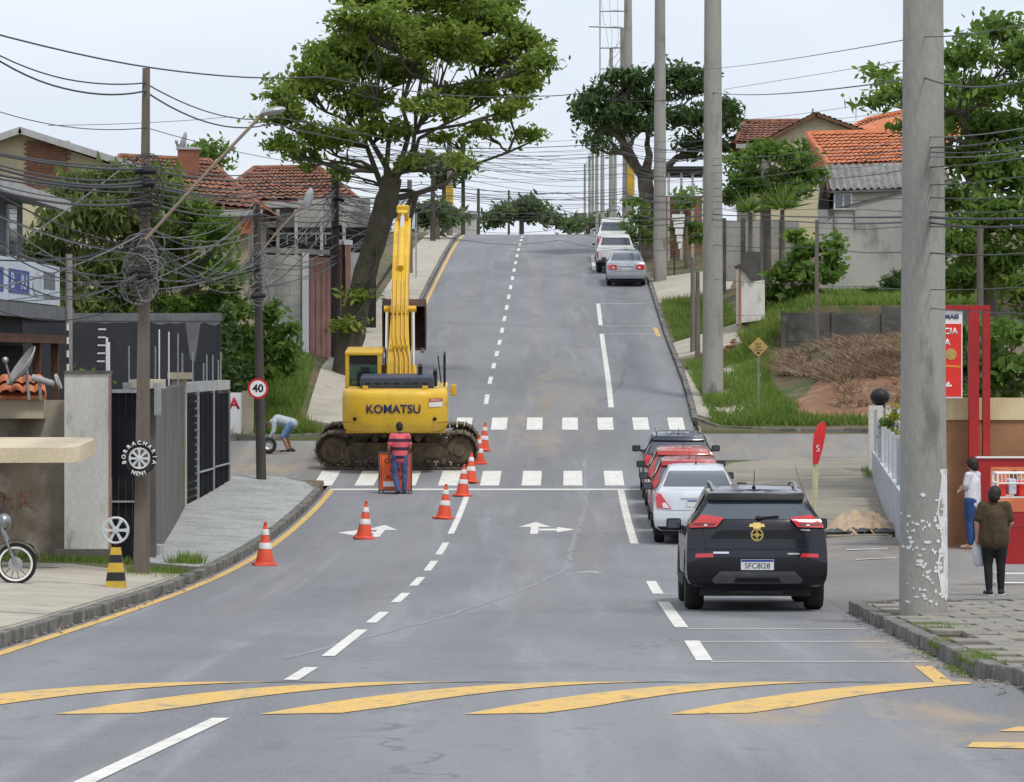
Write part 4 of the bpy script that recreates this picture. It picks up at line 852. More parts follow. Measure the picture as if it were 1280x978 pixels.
def person(label,loc,rot,J,skin,top,bottom,shoes,hairlen=.0,group=None,shorts=False,longsleeve=False,bulk=1.0,hip=1.0,sandals=False,torso_w=1.0):
    t=thing('person',label,'person',loc,rz=rot); V={k:Vector(v) for k,v in J.items()}
    hd=V['head']; nk=V['neck']; ch=V['chest']; pl=V['pelvis']; up=(hd-nk).normalized(); fw=V.get('face',Vector((0,1,0))).normalized(); sdv=fw.cross(up).normalized()
    HR=Matrix((sdv,fw,up)).transposed()
    B=[('e',hd,(.074,.092,.112),HR),('c',nk-up*.03,hd-up*.05,.056,.052),('e',hd+fw*.035-up*.055,(.052,.06,.055),HR),('e',hd+fw*.098-up*.012,(.014,.02,.022),HR)]
    for sg in(-1,1): B+=[('e',hd+sdv*.076*sg-up*.01,(.012,.02,.032),HR),('e',hd+fw*.082+sdv*.03*sg+up*.012,(.014,.012,.01),HR)]
    B+=[('e',hd+fw*.09-up*.055,(.024,.014,.012),HR)]
    B+=[('c',pl,ch,.11*bulk,.125*bulk),('c',ch,nk,.10,.055)]
    for s in 'lr':
        sh,el,wr=V['sh'+s],V['el'+s],V['wr'+s]
        B+=[('c',sh,el,.048*bulk,.04*bulk),('c',el,wr,.04*bulk,.028)]+hand(wr,el,J.get('curl',1.0),s,spread=fw)
        hp,kn,an,to=V['hp'+s],V['kn'+s],V['an'+s],V['to'+s]
        B+=[('c',hp,kn,.085*hip,.055),('c',kn,kn.lerp(an,.4),.055,.056),('c',kn.lerp(an,.4),an,.056,.038),('c',an,an+(to-an)*.2,.04,.04),('c',an.lerp(to,.1)-Vector((0,0,.02)),to,.04,.03)]
    organic('body',B,.0125,M[skin],t)
    T=[('c',pl-(ch-pl)*.28,ch,.150*bulk,.15*bulk),('e',ch.lerp(nk,.25),(.185*torso_w,.115*bulk,.13),None),('c',ch.lerp(nk,.5),nk.lerp(ch,.12),.10,.072)]
    lat=(V['shr']-V['shl']).normalized()
    for q in(-1,1): T+=[('c',pl.lerp(ch,-.30)+lat*.065*q*hip,ch+lat*.07*q,.115*bulk*hip,.115*bulk)]
    for s in 'lr':
        sh,el,wr=V['sh'+s],V['el'+s],V['wr'+s]; T+=[('c',ch.lerp(nk,.55),sh,.085,.072*bulk)]
        if longsleeve: T+=[('c',sh,el,.07*bulk,.058*bulk),('c',el,el.lerp(wr,.8),.058*bulk,.045)]
        else: T+=[('c',sh,sh.lerp(el,.72),.07*bulk,.068*bulk)]
    organic('shirt',T,.0125,M[top],t,3)
    Q=[('c',V['hpl'],V['hpr'],.115*hip,.115*hip),('c',pl,(V['hpl']+V['hpr'])/2,.11*hip,.115*hip)]
    for s in 'lr':
        hp,kn,an=V['hp'+s],V['kn'+s],V['an'+s]
        Q+=[('c',hp,hp.lerp(kn,.5),.112*hip,.093*hip),('c',hp.lerp(kn,.5),kn,.093*hip,.072*hip**.5)]
        if not shorts: Q+=[('c',kn,kn.lerp(an,.45),.071,.068),('c',kn.lerp(an,.45),an.lerp(kn,.06),.068,.055)]
    organic('trousers',Q,.0125,M[bottom],t,3)
    for s in 'lr':
        an,to=V['an'+s],V['to'+s]; d=(to-an); d.z=0; d=d.normalized() if d.length>1e-3 else fw; base=Vector((an.x,an.y,an.z-.055)); hl=base-d*.06
        if sandals: pr=[('c',hl+Vector((0,0,.0)),base+d*.17,.032,.036)]
        else: pr=[('c',hl+Vector((0,0,.012)),base+d*.17,.042,.04),('c',an-Vector((0,0,.01)),base,.052,.048)]
        o=organic('shoe',pr,.009,M[shoes],t,2)
        if not sandals:
            mb=MB(); mb.bbox(base+d*.05-Vector((0,0,.026)),(.085,.28,.022),.008,rot=Matrix.Rotation(math.atan2(-d.x,d.y),3,'Z')); mb.build('sole',M['shoe_sole' if shoes!='sandal' else shoes],o)
    H=[('e',hd+up*.022-fw*.018,(.086,.10,.108),HR),('e',hd-fw*.04-up*.02,(.082,.072,.09),HR)]
    if hairlen: H+=[('e',hd-fw*.02+up*.01,(.108,.115,.122),HR),('e',hd-fw*.05-up*.05,(.10,.08,.09),HR),('c',hd-fw*.07-up*.02,hd-fw*.075-up*hairlen,.06,.045),('e',hd-fw*.10-up*.03,(.04,.04,.045),HR)]
    organic('hair',H,.011,M['hair'],t,3)
    return t
STAND=dict(pelvis=(0,0,.95),chest=(0,0,1.25),neck=(0,0,1.45),head=(0,.015,1.6),shl=(-.18,0,1.39),shr=(.18,0,1.39),ell=(-.235,-.02,1.13),elr=(.235,-.02,1.13),wrl=(-.235,.06,.9),wrr=(.235,.06,.9),hpl=(-.09,0,.9),hpr=(.09,0,.9),knl=(-.10,.02,.5),knr=(.10,.02,.5),anl=(-.10,0,.085),anr=(.10,0,.085),tol=(-.11,.14,.04),tor=(.11,.14,.04))
def pose(**k):
    d=dict(STAND); d.update(k); return d
def ground_at(px,py,y0=30): x,y=gp(px,py,y0); return (x,y,gz(x,y))
# worker in the striped shirt, back to the camera, weight on one leg, head bowed
p=ground_at(500,619); S=person('person in a red and navy striped shirt and jeans beside the orange board',p,R(4),
  pose(head=(-.01,.05,1.585),neck=(0,.01,1.45),face=(0,.9,-.45),ell=(-.26,-.03,1.12),wrl=(-.26,.14,.92),elr=(.235,.02,1.12),wrr=(.16,.22,.98),knl=(-.13,.03,.5),anl=(-.035,-.05,.085),tol=(-.10,.07,.04),anr=(.10,.0,.085),tor=(.13,.14,.04),knr=(.12,.02,.5)),'skin_tan','shirt_striped','denim','shoe_dark')
# man doubled over at the corner, in profile to the left
p=ground_at(353,566,88); person('person in a pale grey shirt and denim shorts bending double at the corner',p,R(90),
  pose(pelvis=(0,-.18,.78),chest=(0,.12,.86),neck=(0,.30,.80),head=(0,.42,.70),face=(0,.45,-.9),shl=(-.17,.20,.80),shr=(.17,.20,.80),ell=(-.2,.22,.55),elr=(.2,.24,.55),wrl=(-.16,.34,.34),wrr=(.16,.36,.34),hpl=(-.10,-.22,.74),hpr=(.10,-.22,.74),knl=(-.13,-.02,.42),knr=(.13,-.08,.42),anl=(-.13,-.16,.085),anr=(.13,-.24,.085),tol=(-.14,-.02,.04),tor=(.14,-.10,.04)),'skin_tan','shirt_grey','denim_light','shoe_dark',shorts=True,longsleeve=True)
# two women waiting by the red sign
p=ground_at(1216,686,50); o=person('person in a white T-shirt and blue jeans standing with folded arms by the terracotta wall',p,R(55),
  pose(ell=(-.22,.04,1.14),wrl=(.02,.22,1.14),elr=(.22,.04,1.14),wrr=(-.02,.20,1.10),head=(0,.02,1.6),face=(0,1,-.1),knl=(-.09,.03,.5),knr=(.09,.02,.5)),'skin_pale','shirt_white','denim_deep','sandal',hairlen=.06,hip=1.12,sandals=True)
o.scale=(.95,.95,.95)
p=ground_at(1243,744,46); o=person('person in an olive brown top and black leggings standing with a white bag in hand',p,R(-8),
  pose(ell=(-.27,-.01,1.13),wrl=(-.27,.04,.90),elr=(.255,.04,1.13),wrr=(.2,.2,1.0),head=(.01,.02,1.59),face=(.25,1,0),knl=(-.10,.02,.5),anl=(-.08,-.06,.085),tol=(-.13,.07,.04),anr=(.10,.04,.085),tor=(.12,.18,.04)),'skin_pale','shirt_olive','leggings','shoe_dark',hairlen=.05,bulk=1.18,hip=1.2,torso_w=1.12)
o.scale=(.85,.85,.85); WB=o
bx_=Vector(p)+Matrix.Rotation(R(-8),3,'Z')@Vector((-.26,.06,.86))*.85
mb=MB(); nn=10
for i in range(nn+1):
    pass
mk('bag_white',(.66,.67,.72),.5,(.55,.56,.62),s=8,bump=.5,bs=20)
mb.tube([(bx_.x-.01,bx_.y+.03,bx_.z+.02),(bx_.x,bx_.y+.03,bx_.z-.06),(bx_.x+.01,bx_.y+.03,bx_.z-.16),(bx_.x+.03,bx_.y+.03,bx_.z-.30),(bx_.x+.04,bx_.y+.03,bx_.z-.36)],[.015,.06,.085,.09,.05],10,flat=.45)
mb.tube([(bx_.x-.05,bx_.y+.03,bx_.z-.07),(bx_.x-.012,bx_.y+.02,bx_.z+.04),(bx_.x+.05,bx_.y+.03,bx_.z-.07)],.006,6)
tag(mb.build('carrier_bag',M['bag_white'],smooth=True),'small white carrier bag held by the person in the olive top','bag')
# wheel the bending man is working over
x,y,z=ground_at(337,567,88); mb=MB(); TW=thing('loose_wheel','small dark wheel standing on the side street under the bending person','wheel',(x-.02,y-.12,z))
mb.lathe([(.12,-.05),(.19,-.06),(.215,-.03),(.215,.03),(.19,.06),(.12,.05)],Matrix.Translation((0,0,.215))@Matrix.Rotation(R(80),4,'X'),24,close=True); mb.build('tyre',M['rubber'],TW,smooth=True)
mb=MB(); mb.lathe([(0,-.02),(.06,-.03),(.125,-.02),(.125,.03),(.06,.0),(0,.02)],Matrix.Translation((0,0,.215))@Matrix.Rotation(R(80),4,'X'),18); mb.build('rim',M['galv'],TW,smooth=True)
# ------------------------------------------------------------------ traffic cones
mk('cone_orange',(.72,.085,.035),.55,(.58,.07,.035),s=5,c3=(.34,.09,.06),s3=9,lo3=.6,obj=True); mk('cone_white',(.72,.70,.68),.4,(.55,.53,.5),s=7,obj=True)
def cone_r(z): return lerp(.165,.032,z/.70)
def cone():
    t=thing('traffic_cone','','cone')
    mb=MB(); mb.bbox((0,0,.02),(.40,.40,.04),.015); mb.lathe([(.19,.04),(.172,.07)],None,20); mb.build('base',M['cone_orange'],t)
    mb=MB(); mb.lathe([(cone_r(0),.03),(cone_r(.68),.69),(.024,.70),(.024,.60)],None,24); b=mb.build('cone_shell',M['cone_orange'],t,smooth=True)
    for a,c in((.26,.37),(.50,.60)):
        mb=MB(); mb.lathe([(cone_r(a)+.001,a+.03),(cone_r(a)+.005,a+.035),(cone_r(c)+.005,c+.025),(cone_r(c)+.001,c+.03)],None,24); mb.build('reflective_band',M['cone_white'],t,smooth=True)
    mb=MB(); mb.lathe([(.02,.69),(.03,.70),(.03,.745),(.015,.755),(0,.755)],None,14); mb.build('cap',M['cone_orange'],t,smooth=True)
    return t
c0=cone()
CL=[(331,707,'orange and white traffic cone on the yellow edge line beside the grey pavement'),(455,674,'orange and white traffic cone standing on the left turn arrow'),(555,649,'orange and white traffic cone just left of the long lane dash'),(578,621,'orange and white traffic cone on the stop line'),(588,604,'orange and white traffic cone on the nearer zebra crossing'),(598.5,580,'orange and white traffic cone beside the middle of the excavator track end'),(604,564,'orange and white traffic cone farthest up the slope, beside the rear excavator track')]
for i,(px,py,lb) in enumerate(CL):
    x,y=gpt(px,py); z=rz(y); c=c0 if i==0 else copy_tree(c0)
    c.location=(x,y,z); c.rotation_euler=(.06,rnd.uniform(-.03,.03),rnd.uniform(0,3)) if y<90 else (math.atan(.08),0,rnd.uniform(0,3)); c['label']=lb; c['group']='traffic cones around the road works'
# orange works board
mk('board_orange',(.85,.13,.03),.5,(.78,.14,.04),s=3); 
x,y=gpt(494,617.5); t=thing('roadworks_board','orange road works board with black lettering behind the striped shirt','sign board',(x-.0,y,rz(y)),rot=(R(-8),0,0))
mb=MB(); mb.bb(-.37,.37,0,.02,.1,.97); bd=mb.build('panel',M['board_orange'],t)
mb=MB()
for a,b,c,d in((-.40,-.365,0,1.0),(.365,.40,0,1.0)): mb.bb(a,b,-.01,.03,c,d)
mb.bb(-.365,.365,-.01,.03,.965,1.0); mb.bb(-.365,.365,-.01,.03,.07,.1); mb.bb(-.365,.365,-.008,.028,.0,.03); mb.build('frame',M['trim_grey'],t)
mb=MB()
for a,b,c,d in((-.335,-.325,.13,.94),(.325,.335,.13,.94)): mb.bb(a,b,-.004,-.001,c,d)
mb.bb(-.325,.325,-.004,-.001,.93,.94); mb.bb(-.325,.325,-.004,-.001,.13,.14); mb.build('border',M['ink'],bd)
for k,sx in enumerate(('OBRAS','NA','PISTA')): text(sx,.17,lambda a,b,c,k=k:Vector((a,-.002-c,.77-.2*k+b)),'lettering',M['ink'],bd,ext=.004)
mb=MB(); mb.bb(-.28,.02,-.004,-.001,.17,.29); mb.build('label_patch',M['plate_white'],bd)
mb=MB(); mb.tube([(-.3,.02,.95),(-.3,.45,.06)],.015,6); mb.tube([(.3,.02,.95),(.3,.45,.06)],.015,6); mb.build('rear_leg',M['trim_grey'],t)
# ------------------------------------------------------------------ poles
mk('sign_red',(.55,.02,.03),.4,fine=.04); mk('sign_white',(.78,.78,.77),.4,fine=.04); mk('sign_yellow',(.60,.38,.03),.5,(.45,.30,.05),s=4)
def pole(name,label,px,py,Y,top_py,wb,wt,mat,n=20,lean=0,group=None,cat='pole',sink=.4,sq=False):
    b=at(px,py,Y) if py is not None else Vector(((px-640)*Y/F,Y,gz((px-640)*Y/F,Y)))
    b.z=gz(b.x,b.y); zt=(HY-top_py)*Y/F
    t=thing(name,label,cat,b,group=group); h=zt-b.z
    mb=MB(); N=8; rot=Matrix()
    mb.tube([(lean*i/N,0,lerp(-sink,h,i/N)) for i in range(N+1)],[lerp(wb,wt,i/N)/2*(1.2 if sq else 1) for i in range(N+1)],4 if sq else n)
    o=mb.build('shaft',M[mat],t,smooth=not sq,ang=60)
    if sq: o.rotation_euler=(0,0,R(45))
    t['h']=h; return t
mk('whitewash',(.72,.73,.74),.8,(.6,.61,.62),s=6)
P_BIG=pole('utility_pole','very thick concrete pole spotted with whitewash at the pavement edge near the black SUV','pole' and 1154,770,43.0,-260,.57,.44,'pole_concrete',28)
mb=MB(); rr=random.Random(4)
def onpole(a,z,h=8.9): 
    r=lerp(.57,.44,(z)/9.5)/2+.003; return Vector((math.sin(a)*r,-math.cos(a)*r,z))
for k in range(95):
    a=rr.gauss(.15,.6); z=rr.uniform(.15,1.55)*rr.uniform(.7,1); w_,h_=rr.uniform(.02,.07),rr.uniform(.02,.045)
    n=7; P=[onpole(a+math.cos(2*math.pi*i/n)*w_*.5*rr.uniform(.7,1.2)/.27,z+math.sin(2*math.pi*i/n)*h_*.6*rr.uniform(.6,1.2)) for i in range(n)]
    mb.add(P,[tuple(range(n))])
stuff(mb.build('whitewash_dabs',M['whitewash'],P_BIG))
mb=MB(); zs=[.2+i*.1 for i in range(16)]
for i in range(15):
    a0,a1=[.55+.12*math.sin(i*1.3)+.1*rr.random() for _ in(0,1)]; 
V_=[]; 
for z in zs: V_+=[onpole(.62+.1*math.sin(z*9)+rr.uniform(-.06,.06),z),onpole(1.0,z),onpole(1.4+rr.uniform(-.05,.05),z)]
mb.add(V_,[(3*i+k,3*i+k+1,3*i+k+4,3*i+k+3) for i in range(15) for k in(0,1)]); mb.build('whitewash_streak',M['whitewash'],P_BIG,smooth=True)
pole('utility_pole','thick round concrete pole at the corner of the far grass verge',891,500,108.3,-70,.63,.48,'pole_concrete',24)
pole('utility_pole','tall round concrete pole behind the silver grey sedan on the hill',825,357,158,-80,.58,.42,'pole_concrete',20)
PC=pole('utility_pole','grey concrete pole with a yellow band plate near the hilltop',785,None,196,-60,.66,.36,'pole_concrete',16)
mb=MB(); z=at(785,245,196).z-PC.location.z; z2=at(785,198,196).z-PC.location.z; mb.bb(-.06,.34,-.36,-.33,z,z2); mb.build('marker_plate',M['sign_yellow'],PC)
P1=pole('utility_pole','weathered square pole hung with cables and a hubcap sign by the dark gate',176.5,722,56.3,85,.28,.125,'pole_old',4,lean=.1,sq=True)
P2=pole('utility_pole','old pole carrying the 40 speed sign at the side street corner',327,603,88.7,255,.25,.17,'pole_dark',12,lean=-.12)
P3=pole('utility_pole','black timber pole in front of the pink panelled wall',419,None,117,203,.27,.24,'pole_dark',10)
P4=pole('utility_pole','brown concrete pole on the left pavement past the big tree',512,348,163,225,.34,.24,'pole_old',4,sq=True)
P5=pole('utility_pole','slim pole beside the yellow plate pole near the crest',541,None,190,222,.3,.2,'pole_dark',8)
P5b=pole('marker_pole','short pole with a yellow plate by the crest on the left','pole' and 562,None,198,170,.36,.28,'pole_old',8)
mb=MB(); z=at(562,256,198).z-P5b.location.z; mb.bb(-.2,.2,-.22,-.19,z,z+1.0); mb.build('marker_plate',M['sign_yellow'],P5b)
for i,(px,Y,tp,wd) in enumerate([(579,205,170,.25),(598,225,236,.24),(636,260,238,.2)]): pole('utility_pole','thin dark pole on the left of the road at the crest',px,None,Y,tp,wd,wd*.7,'pole_dark',8,group='poles over the left crest')
for i,(px,Y,tp,wd) in enumerate([(764,215,60,.30),(753,232,150,.30),(746,250,175,.28),(741,268,170,.26),(737,288,195,.26),(731,310,205,.24),(769,210,185,.22)]):
    pole('utility_pole','grey pole in the row running over the hilltop on the right',px,None,Y,tp,wd,wd*.7,'pole_concrete',8,group='poles over the right crest')
# steel ladder-like crossarm frames on the tall hilltop pole
t=thing('crossarm_frame','steel crossarm frame with rungs beside the tall hilltop pole','pole fitting',at(765,100,197))
mb=MB()
for py in(14,60,86): a=at(750,py,197); b=at(782,py,197); mb.tube([a,b],.05,6)
a=at(736,33,197); b=at(783,35,197); mb.tube([a,b],.06,6); mb.tube([at(750,-30,197),at(750,130,197)],.035,6); mb.build('crossarm',M['galv'],t,world=True)
mb=MB(); mb.tube([at(778,36,197),at(778,150,197)],.12,8); mb.build('post',M['pole_concrete'],t,world=True)
# other poles
pole('fence_post_pole','thin weathered post standing in front of the leafy shrub above the block wall',1021,None,116.5,275,.16,.12,'pole_old',4,sq=True)
pole('utility_pole','double concrete pole in front of the bushy garden trees',957,None,140.8,182,.5,.42,'pole_concrete',4,sq=True)
pole('utility_pole','slim old pole in the trees behind the red pharmacy sign',1225,None,74,282,.16,.13,'pole_old',8)
pole('utility_pole','slim grey post rising behind the stained wall',86,None,66,318,.15,.13,'pole_concrete',8)
pole('verge_post','short timber post leaning on the grass verge',866,None,122,322,.18,.14,'pole_old',8,group='timber posts on the verge')
pole('verge_post','short timber post leaning on the grass verge',872,None,119,340,.18,.14,'pole_old',8,group='timber posts on the verge')
# 40 sign
s=at(322.5,486,88.3); t=thing('speed_sign','round white and red 40 speed limit sign on the pole','traffic sign',s)
Mx=Matrix.Rotation(R(90),4,'X'); mb=MB(); mb.lathe([(0,0),(.245,0),(.25,.006),(.25,.012),(0,.012)],Mx,32); mb.build('plate',M['sign_red'],t)
mb=MB(); mb.lathe([(0,.013),(.195,.013),(.195,.016),(0,.016)],Mx,32); o=mb.build('face',M['sign_white'],t)
text('40',.26,lambda a,b,c:Vector((a,-.017-c,b)),'lettering',M['ink'],t,ext=.003,bold=.008)
mb=MB(); mb.bb(-.03,.03,.0,.22,-.06,.06); mb.build('bracket',M['galv'],t)
# yellow diamond sign
x,y,z=ground_at(948,513,101); t=thing('warning_sign','faded yellow diamond warning sign on a slim green post in the verge','traffic sign',(x,y,z)); zc=at(948,434,y).z-z
mb=MB(); mb.tube([(0,.03,-.3),(0,.03,zc+.2)],.03,8); mk('post_green',(.16,.22,.15),.6,(.22,.26,.2)); mb.build('post',M['post_green'],t)
mk('sign_faded',(.48,.33,.10),.6,(.40,.28,.10),s=6); mb=MB(); rt=Matrix.Rotation(R(45),3,'Y'); mb.bbox((0,0,zc),(.40,.012,.40),.004,rot=rt); pl_=mb.build('plate',M['sign_faded'],t)
for k,sx in enumerate(('RUA','SEM','SAÍDA')): text(sx,.085,lambda a,b,c,k=k:Vector((a,-.008-c,zc+.085-.09*k+b)),'lettering',M['ink'],pl_,ext=.003)
mb=MB(); mb.ell((0,-.008,zc-.17),(.05,.01,.03)); mb.build('symbol',M['ink'],pl_)
# striped bollard with hubcaps; hubcap sign on the pole
mk('hub_silver',(.62,.64,.66),.4,(.5,.52,.54),s=5,metal=.2)
def hubcap(parent,c,r,tilt,name='hubcap',n=6,ext=.03):
    Mr=Matrix.Translation(c)@Matrix.Rotation(R(90),4,'X')@Matrix.Rotation(tilt,4,'X'); mb=MB()
    mb.lathe([(r*.84,0),(r,0),(r,ext*.6),(r*.94,ext),(r*.84,ext*.8)],Mr,32,close=True); mb.lathe([(0,ext*1.2),(r*.22,ext*1.1),(r*.28,ext*.6),(r*.28,0),(0,0)],Mr,20)
    for k in range(n):
        a=2*math.pi*k/n; u=Vector((math.cos(a),math.sin(a),0)); v=Vector((-u.y,u.x,0)); P=[]
        for rr_,w_ in((.24,.09),(.60,.10),(.88,.17)):
            for z in(0.0,ext*.85):
                for sg in(-1,1): P.append(Mr@(u*r*rr_+v*sg*w_*r+Vector((0,0,z))))
        mb.add(P,[(0,1,5,4),(2,6,7,3),(0,4,6,2),(1,3,7,5),(4,5,9,8),(6,10,11,7),(4,8,10,6),(5,7,11,9)])
    return mb.build(name,M['hub_silver'],parent,smooth=True,ang=30)
x,y,z=ground_at(145,737,40); t=thing('bollard','yellow and black striped bollard topped with a silver hubcap by the pole','bollard',(x,y,z)); hts=[0,.12,.24,.37,.48,.58]
for k in range(5):
    mb=MB(); r0,r1=[lerp(.15,.065,h/.58) for h in(hts[k],hts[k+1])]; mb.lathe([(r0*1.35,hts[k]-(.1 if k==0 else 0)),(r1*1.35,hts[k+1])],Matrix.Rotation(R(45),4,'Z'),4); mb.build('stripe',M['sign_yellow' if k%2==0 else 'black_plastic'],t)
mb=MB(); mb.tube([(0,0,.56),(0,0,.78)],.03,8); mb.build('stem',M['black_plastic'],t)
hubcap(t,(0,-.03,.82),.19,0,n=6); mb=MB(); mb.lathe([(.17,-.01),(.19,-.01),(.19,.01),(.17,.01)],Matrix.Translation((0,0.02,.82))@Matrix.Rotation(R(90),4,'X'),24,close=True); mb.build('hub_ring',M['black_plastic'],t)
c=at(175,573,56.0); t=thing('tyre_shop_sign','tyre with a silver hubcap and white letters fixed on the pole','sign',c)
mb=MB(); mb.lathe([(.15,0),(.23,-.02),(.255,.02),(.255,.06),(.23,.09),(.15,.08)],Matrix.Rotation(R(90),4,'X'),32,close=True); mb.build('tyre',M['rubber'],t,smooth=True)
hubcap(t,(0,-.08,0),.165,0,n=8)
def arctext(s,r,a0,a1,flip=False):
    for i,ch in enumerate(s):
        a=R(lerp(a0,a1,i/(len(s)-1))); ca,sa=math.cos(a),math.sin(a)
        ux,uz=(sa,-ca) if not flip else (-sa,ca)   # reading direction
        rx,rz_=(ca,sa) if not flip else (-ca,-sa)
        text(ch,.085,lambda p,q,c:Vector((ca*r+ux*p+rx*q,-.10-c,sa*r+uz*p+rz_*q)),'letter',M['sign_white'],t,ext=.02,bold=.002)
arctext('BORRACHARIA',.235,195,-15); arctext('NENI',.235,-112,-68,True)
# feather banner
mk('banner_red',(.70,.03,.035),.6,(.62,.03,.035),s=3); mk('banner_yellow',(.62,.60,.30),.6,(.55,.55,.35),s=3); x,y,z=ground_at(1017,641,60); t=thing('feather_banner','red and cream feather flag banner standing on the concrete corner','banner',(x,y,z))
mz=lambda py:(641-py)*y/F
mb=MB(); mb.tube([(0,.02,0),(.0,.02,mz(600)),(.02,.02,mz(555)),(.09,.02,mz(533)),(.2,.02,mz(527))],.013,6); mb.lathe([(.16,0),(.16,.03),(.03,.05)],None,16); mb.build('mast',M['galv'],t)
def flag(pts,mat,nm):
    mb=MB(); n=len(pts); 
    vs=[]
    for i,(py,a,b) in enumerate(pts):
        for k in range(5): q=k/4; vs.append((lerp(a,b,q),-.01+.025*math.sin(q*4+i*.7),mz(py)))
    mb.add(vs,[(i*5+k,i*5+k+1,i*5+5+k+1,i*5+5+k) for i in range(n-1) for k in range(4)]); return mb.build(nm,M[mat],t,smooth=True)
o=flag([(527,.16,.24),(532,.06,.27),(545,0,.25),(560,-.02,.20),(572,-.02,.14),(580,-.02,.10)],'banner_red','flag_cloth'); flag([(580,-.02,.10),(592,-.02,.105),(610,-.02,.085),(626,-.015,.06),(637,-.01,.04)],'banner_yellow','flag_tail')
text('S',.2,lambda a,b,c:Vector((.09+a,-.04-c,mz(561)+b)),'lettering',M['sign_white'],o,ext=.003)
mk('arm_rust',(.27,.21,.16),.8)
# street lamps on arms
def lamp(label,pts,head,Y,mat='pole_old'):
    t=thing('street_lamp',label,'street lamp',at(*pts[0],Y)); mb=MB(); mb.tube([at(px,py,Y) for px,py in pts],[.026]*len(pts),8); mb.build('arm',M['arm_rust'],t,world=True)
    a,b=head; A=at(*a,Y-.05); B=at(*b,Y-.05); mb=MB(); d=(B-A); n=6
    mb.tube([A.lerp(B,i/n) for i in range(n+1)],[.05,.085,.10,.105,.10,.08,.03],12,flat=.6); mb.build('lamp_head',M['galv'],t,world=True,smooth=True)
lamp('street lamp on a long slanting arm from the weathered square pole',[(182,300),(196,284),(262,212),(330,141)],((326,142),(357,136)),56.0)
lamp('street lamp on a slanting arm from the old pole with the speed sign',[(324,318),(345,292),(387,247)],((382,262),(389,235)),88.4)
# ------------------------------------------------------------------ buildings and walls
mk('wall_stained',(.40,.36,.30),.9,(.20,.165,.125),s=.7,lo=.42,hi=.6,c3=(.09,.08,.07),s3=1.1,lo3=.58,hi3=.7,bump=.4,bs=15)
mk('wall_white_dirty',(.74,.72,.67),.9,(.62,.60,.55),s=1.3,c3=(.22,.20,.17),s3=2.6,lo3=.54,hi3=.76,bump=.35,bs=18,stretch=(1,1,.45))
mk('wall_darkblue',(.030,.032,.040),.8,(.040,.042,.050),s=1.2,c3=(.06,.062,.07),s3=.8,lo3=.62,hi3=.72); mk('wall_grey',(.16,.15,.14),.9,(.09,.082,.072),s=1.5,c3=(.2,.19,.18),s3=3,bump=.3,stretch=(1,1,.4)); mk('band_grey',(.17,.175,.185),.9,(.13,.135,.145),s=2)
mk('gate_dark',(.012,.013,.016),.9,(.018,.019,.022),s=2,spec=.08); mk('cream',(.55,.48,.36),.85,(.47,.40,.29),s=1.5,c3=(.3,.26,.2),s3=2.5,lo3=.6); mk('terracotta',(.36,.19,.10),.9,(.30,.155,.085),s=1.1,c3=(.24,.125,.07),s3=2,bump=.3); mk('cream_band',(.66,.56,.34),.85,(.58,.48,.28),s=1.5)
mk('paleblue',(.50,.53,.57),.85,(.42,.45,.48),s=1.5); mk('wall_bluegrey',(.155,.175,.21),.85,(.12,.14,.17),s=1.5); mk('wall_yellow',(.56,.50,.33),.9,(.48,.42,.28),s=1); mk('brick_red',(.26,.105,.065),.9,(.20,.08,.05),s=4,c3=(.32,.15,.1),s3=9); mk('wall_beige',(.42,.37,.27),.9,(.33,.29,.22),s=1); mk('fascia',(.45,.45,.44),.8,(.36,.36,.35),s=2); mk('tile_old',(.20,.085,.052),.9,(.29,.14,.09),s=1.5,c3=(.14,.07,.05),s3=2.5,lo3=.5,hi3=.7,fine=.25,fs=6); mk('tile_orange',(.55,.20,.09),.85,(.50,.15,.065),s=2,c3=(.34,.12,.07),s3=4,lo3=.6,fine=.15,fs=6); mk('fibre_cement',(.25,.25,.24),.9,(.17,.165,.16),s=2,c3=(.1,.1,.095),s3=3,lo3=.58); mk('wall_concrete',(.42,.41,.37),.9,(.33,.325,.295),s=.6,c3=(.16,.155,.14),s3=1.2,lo3=.56,hi3=.74,bump=.3,stretch=(1,1,.5)); mk('block_dark',(.11,.105,.095),.95,(.07,.068,.06),s=1.3,c3=(.17,.16,.14),s3=3,bump=.5); mk('wood_brown',(.16,.075,.04),.8,(.10,.05,.03),s=3); mk('pink_panel',(.42,.235,.19),.9,(.34,.19,.155),s=2,bump=.3); mk('wall_pale',(.50,.50,.45),.9,(.40,.40,.35),s=1); mk('awning',(.72,.62,.44),.7,(.64,.54,.37),s=1.5,c3=(.40,.3,.18),s3=4,lo3=.6); mk('orange_wall',(.60,.18,.07),.85,(.52,.15,.06),s=2); mk('sign_board',(.62,.68,.74),.5,(.52,.60,.68),s=2); mk('sign_blue',(.03,.06,.26),.5,(.05,.09,.32),s=3); mk('shade_and_dark_roof',(.02,.019,.018),.9)  # the last black paints shaded interiors, and colours the carport roof
def house(name,label,cat,x,y): return thing(name,label,cat,(x,y,gz(x,y)))
def part(t,name,mat,*boxes,world=True,smooth=False):
    mb=MB()
    for b in boxes: mb.bb(*b)
    return mb.build(name,M[mat],t,world=world)
def quad_slab(mb,P,th):
    P=[Vector(p) for p in P]; n=(P[1]-P[0]).cross(P[3]-P[0]).normalized()*th
    if n.z<0: n=-n
    mb.add(P+[p-n for p in P],[(0,1,2,3),(7,6,5,4),(0,4,5,1),(1,5,6,2),(2,6,7,3),(3,7,4,0)])
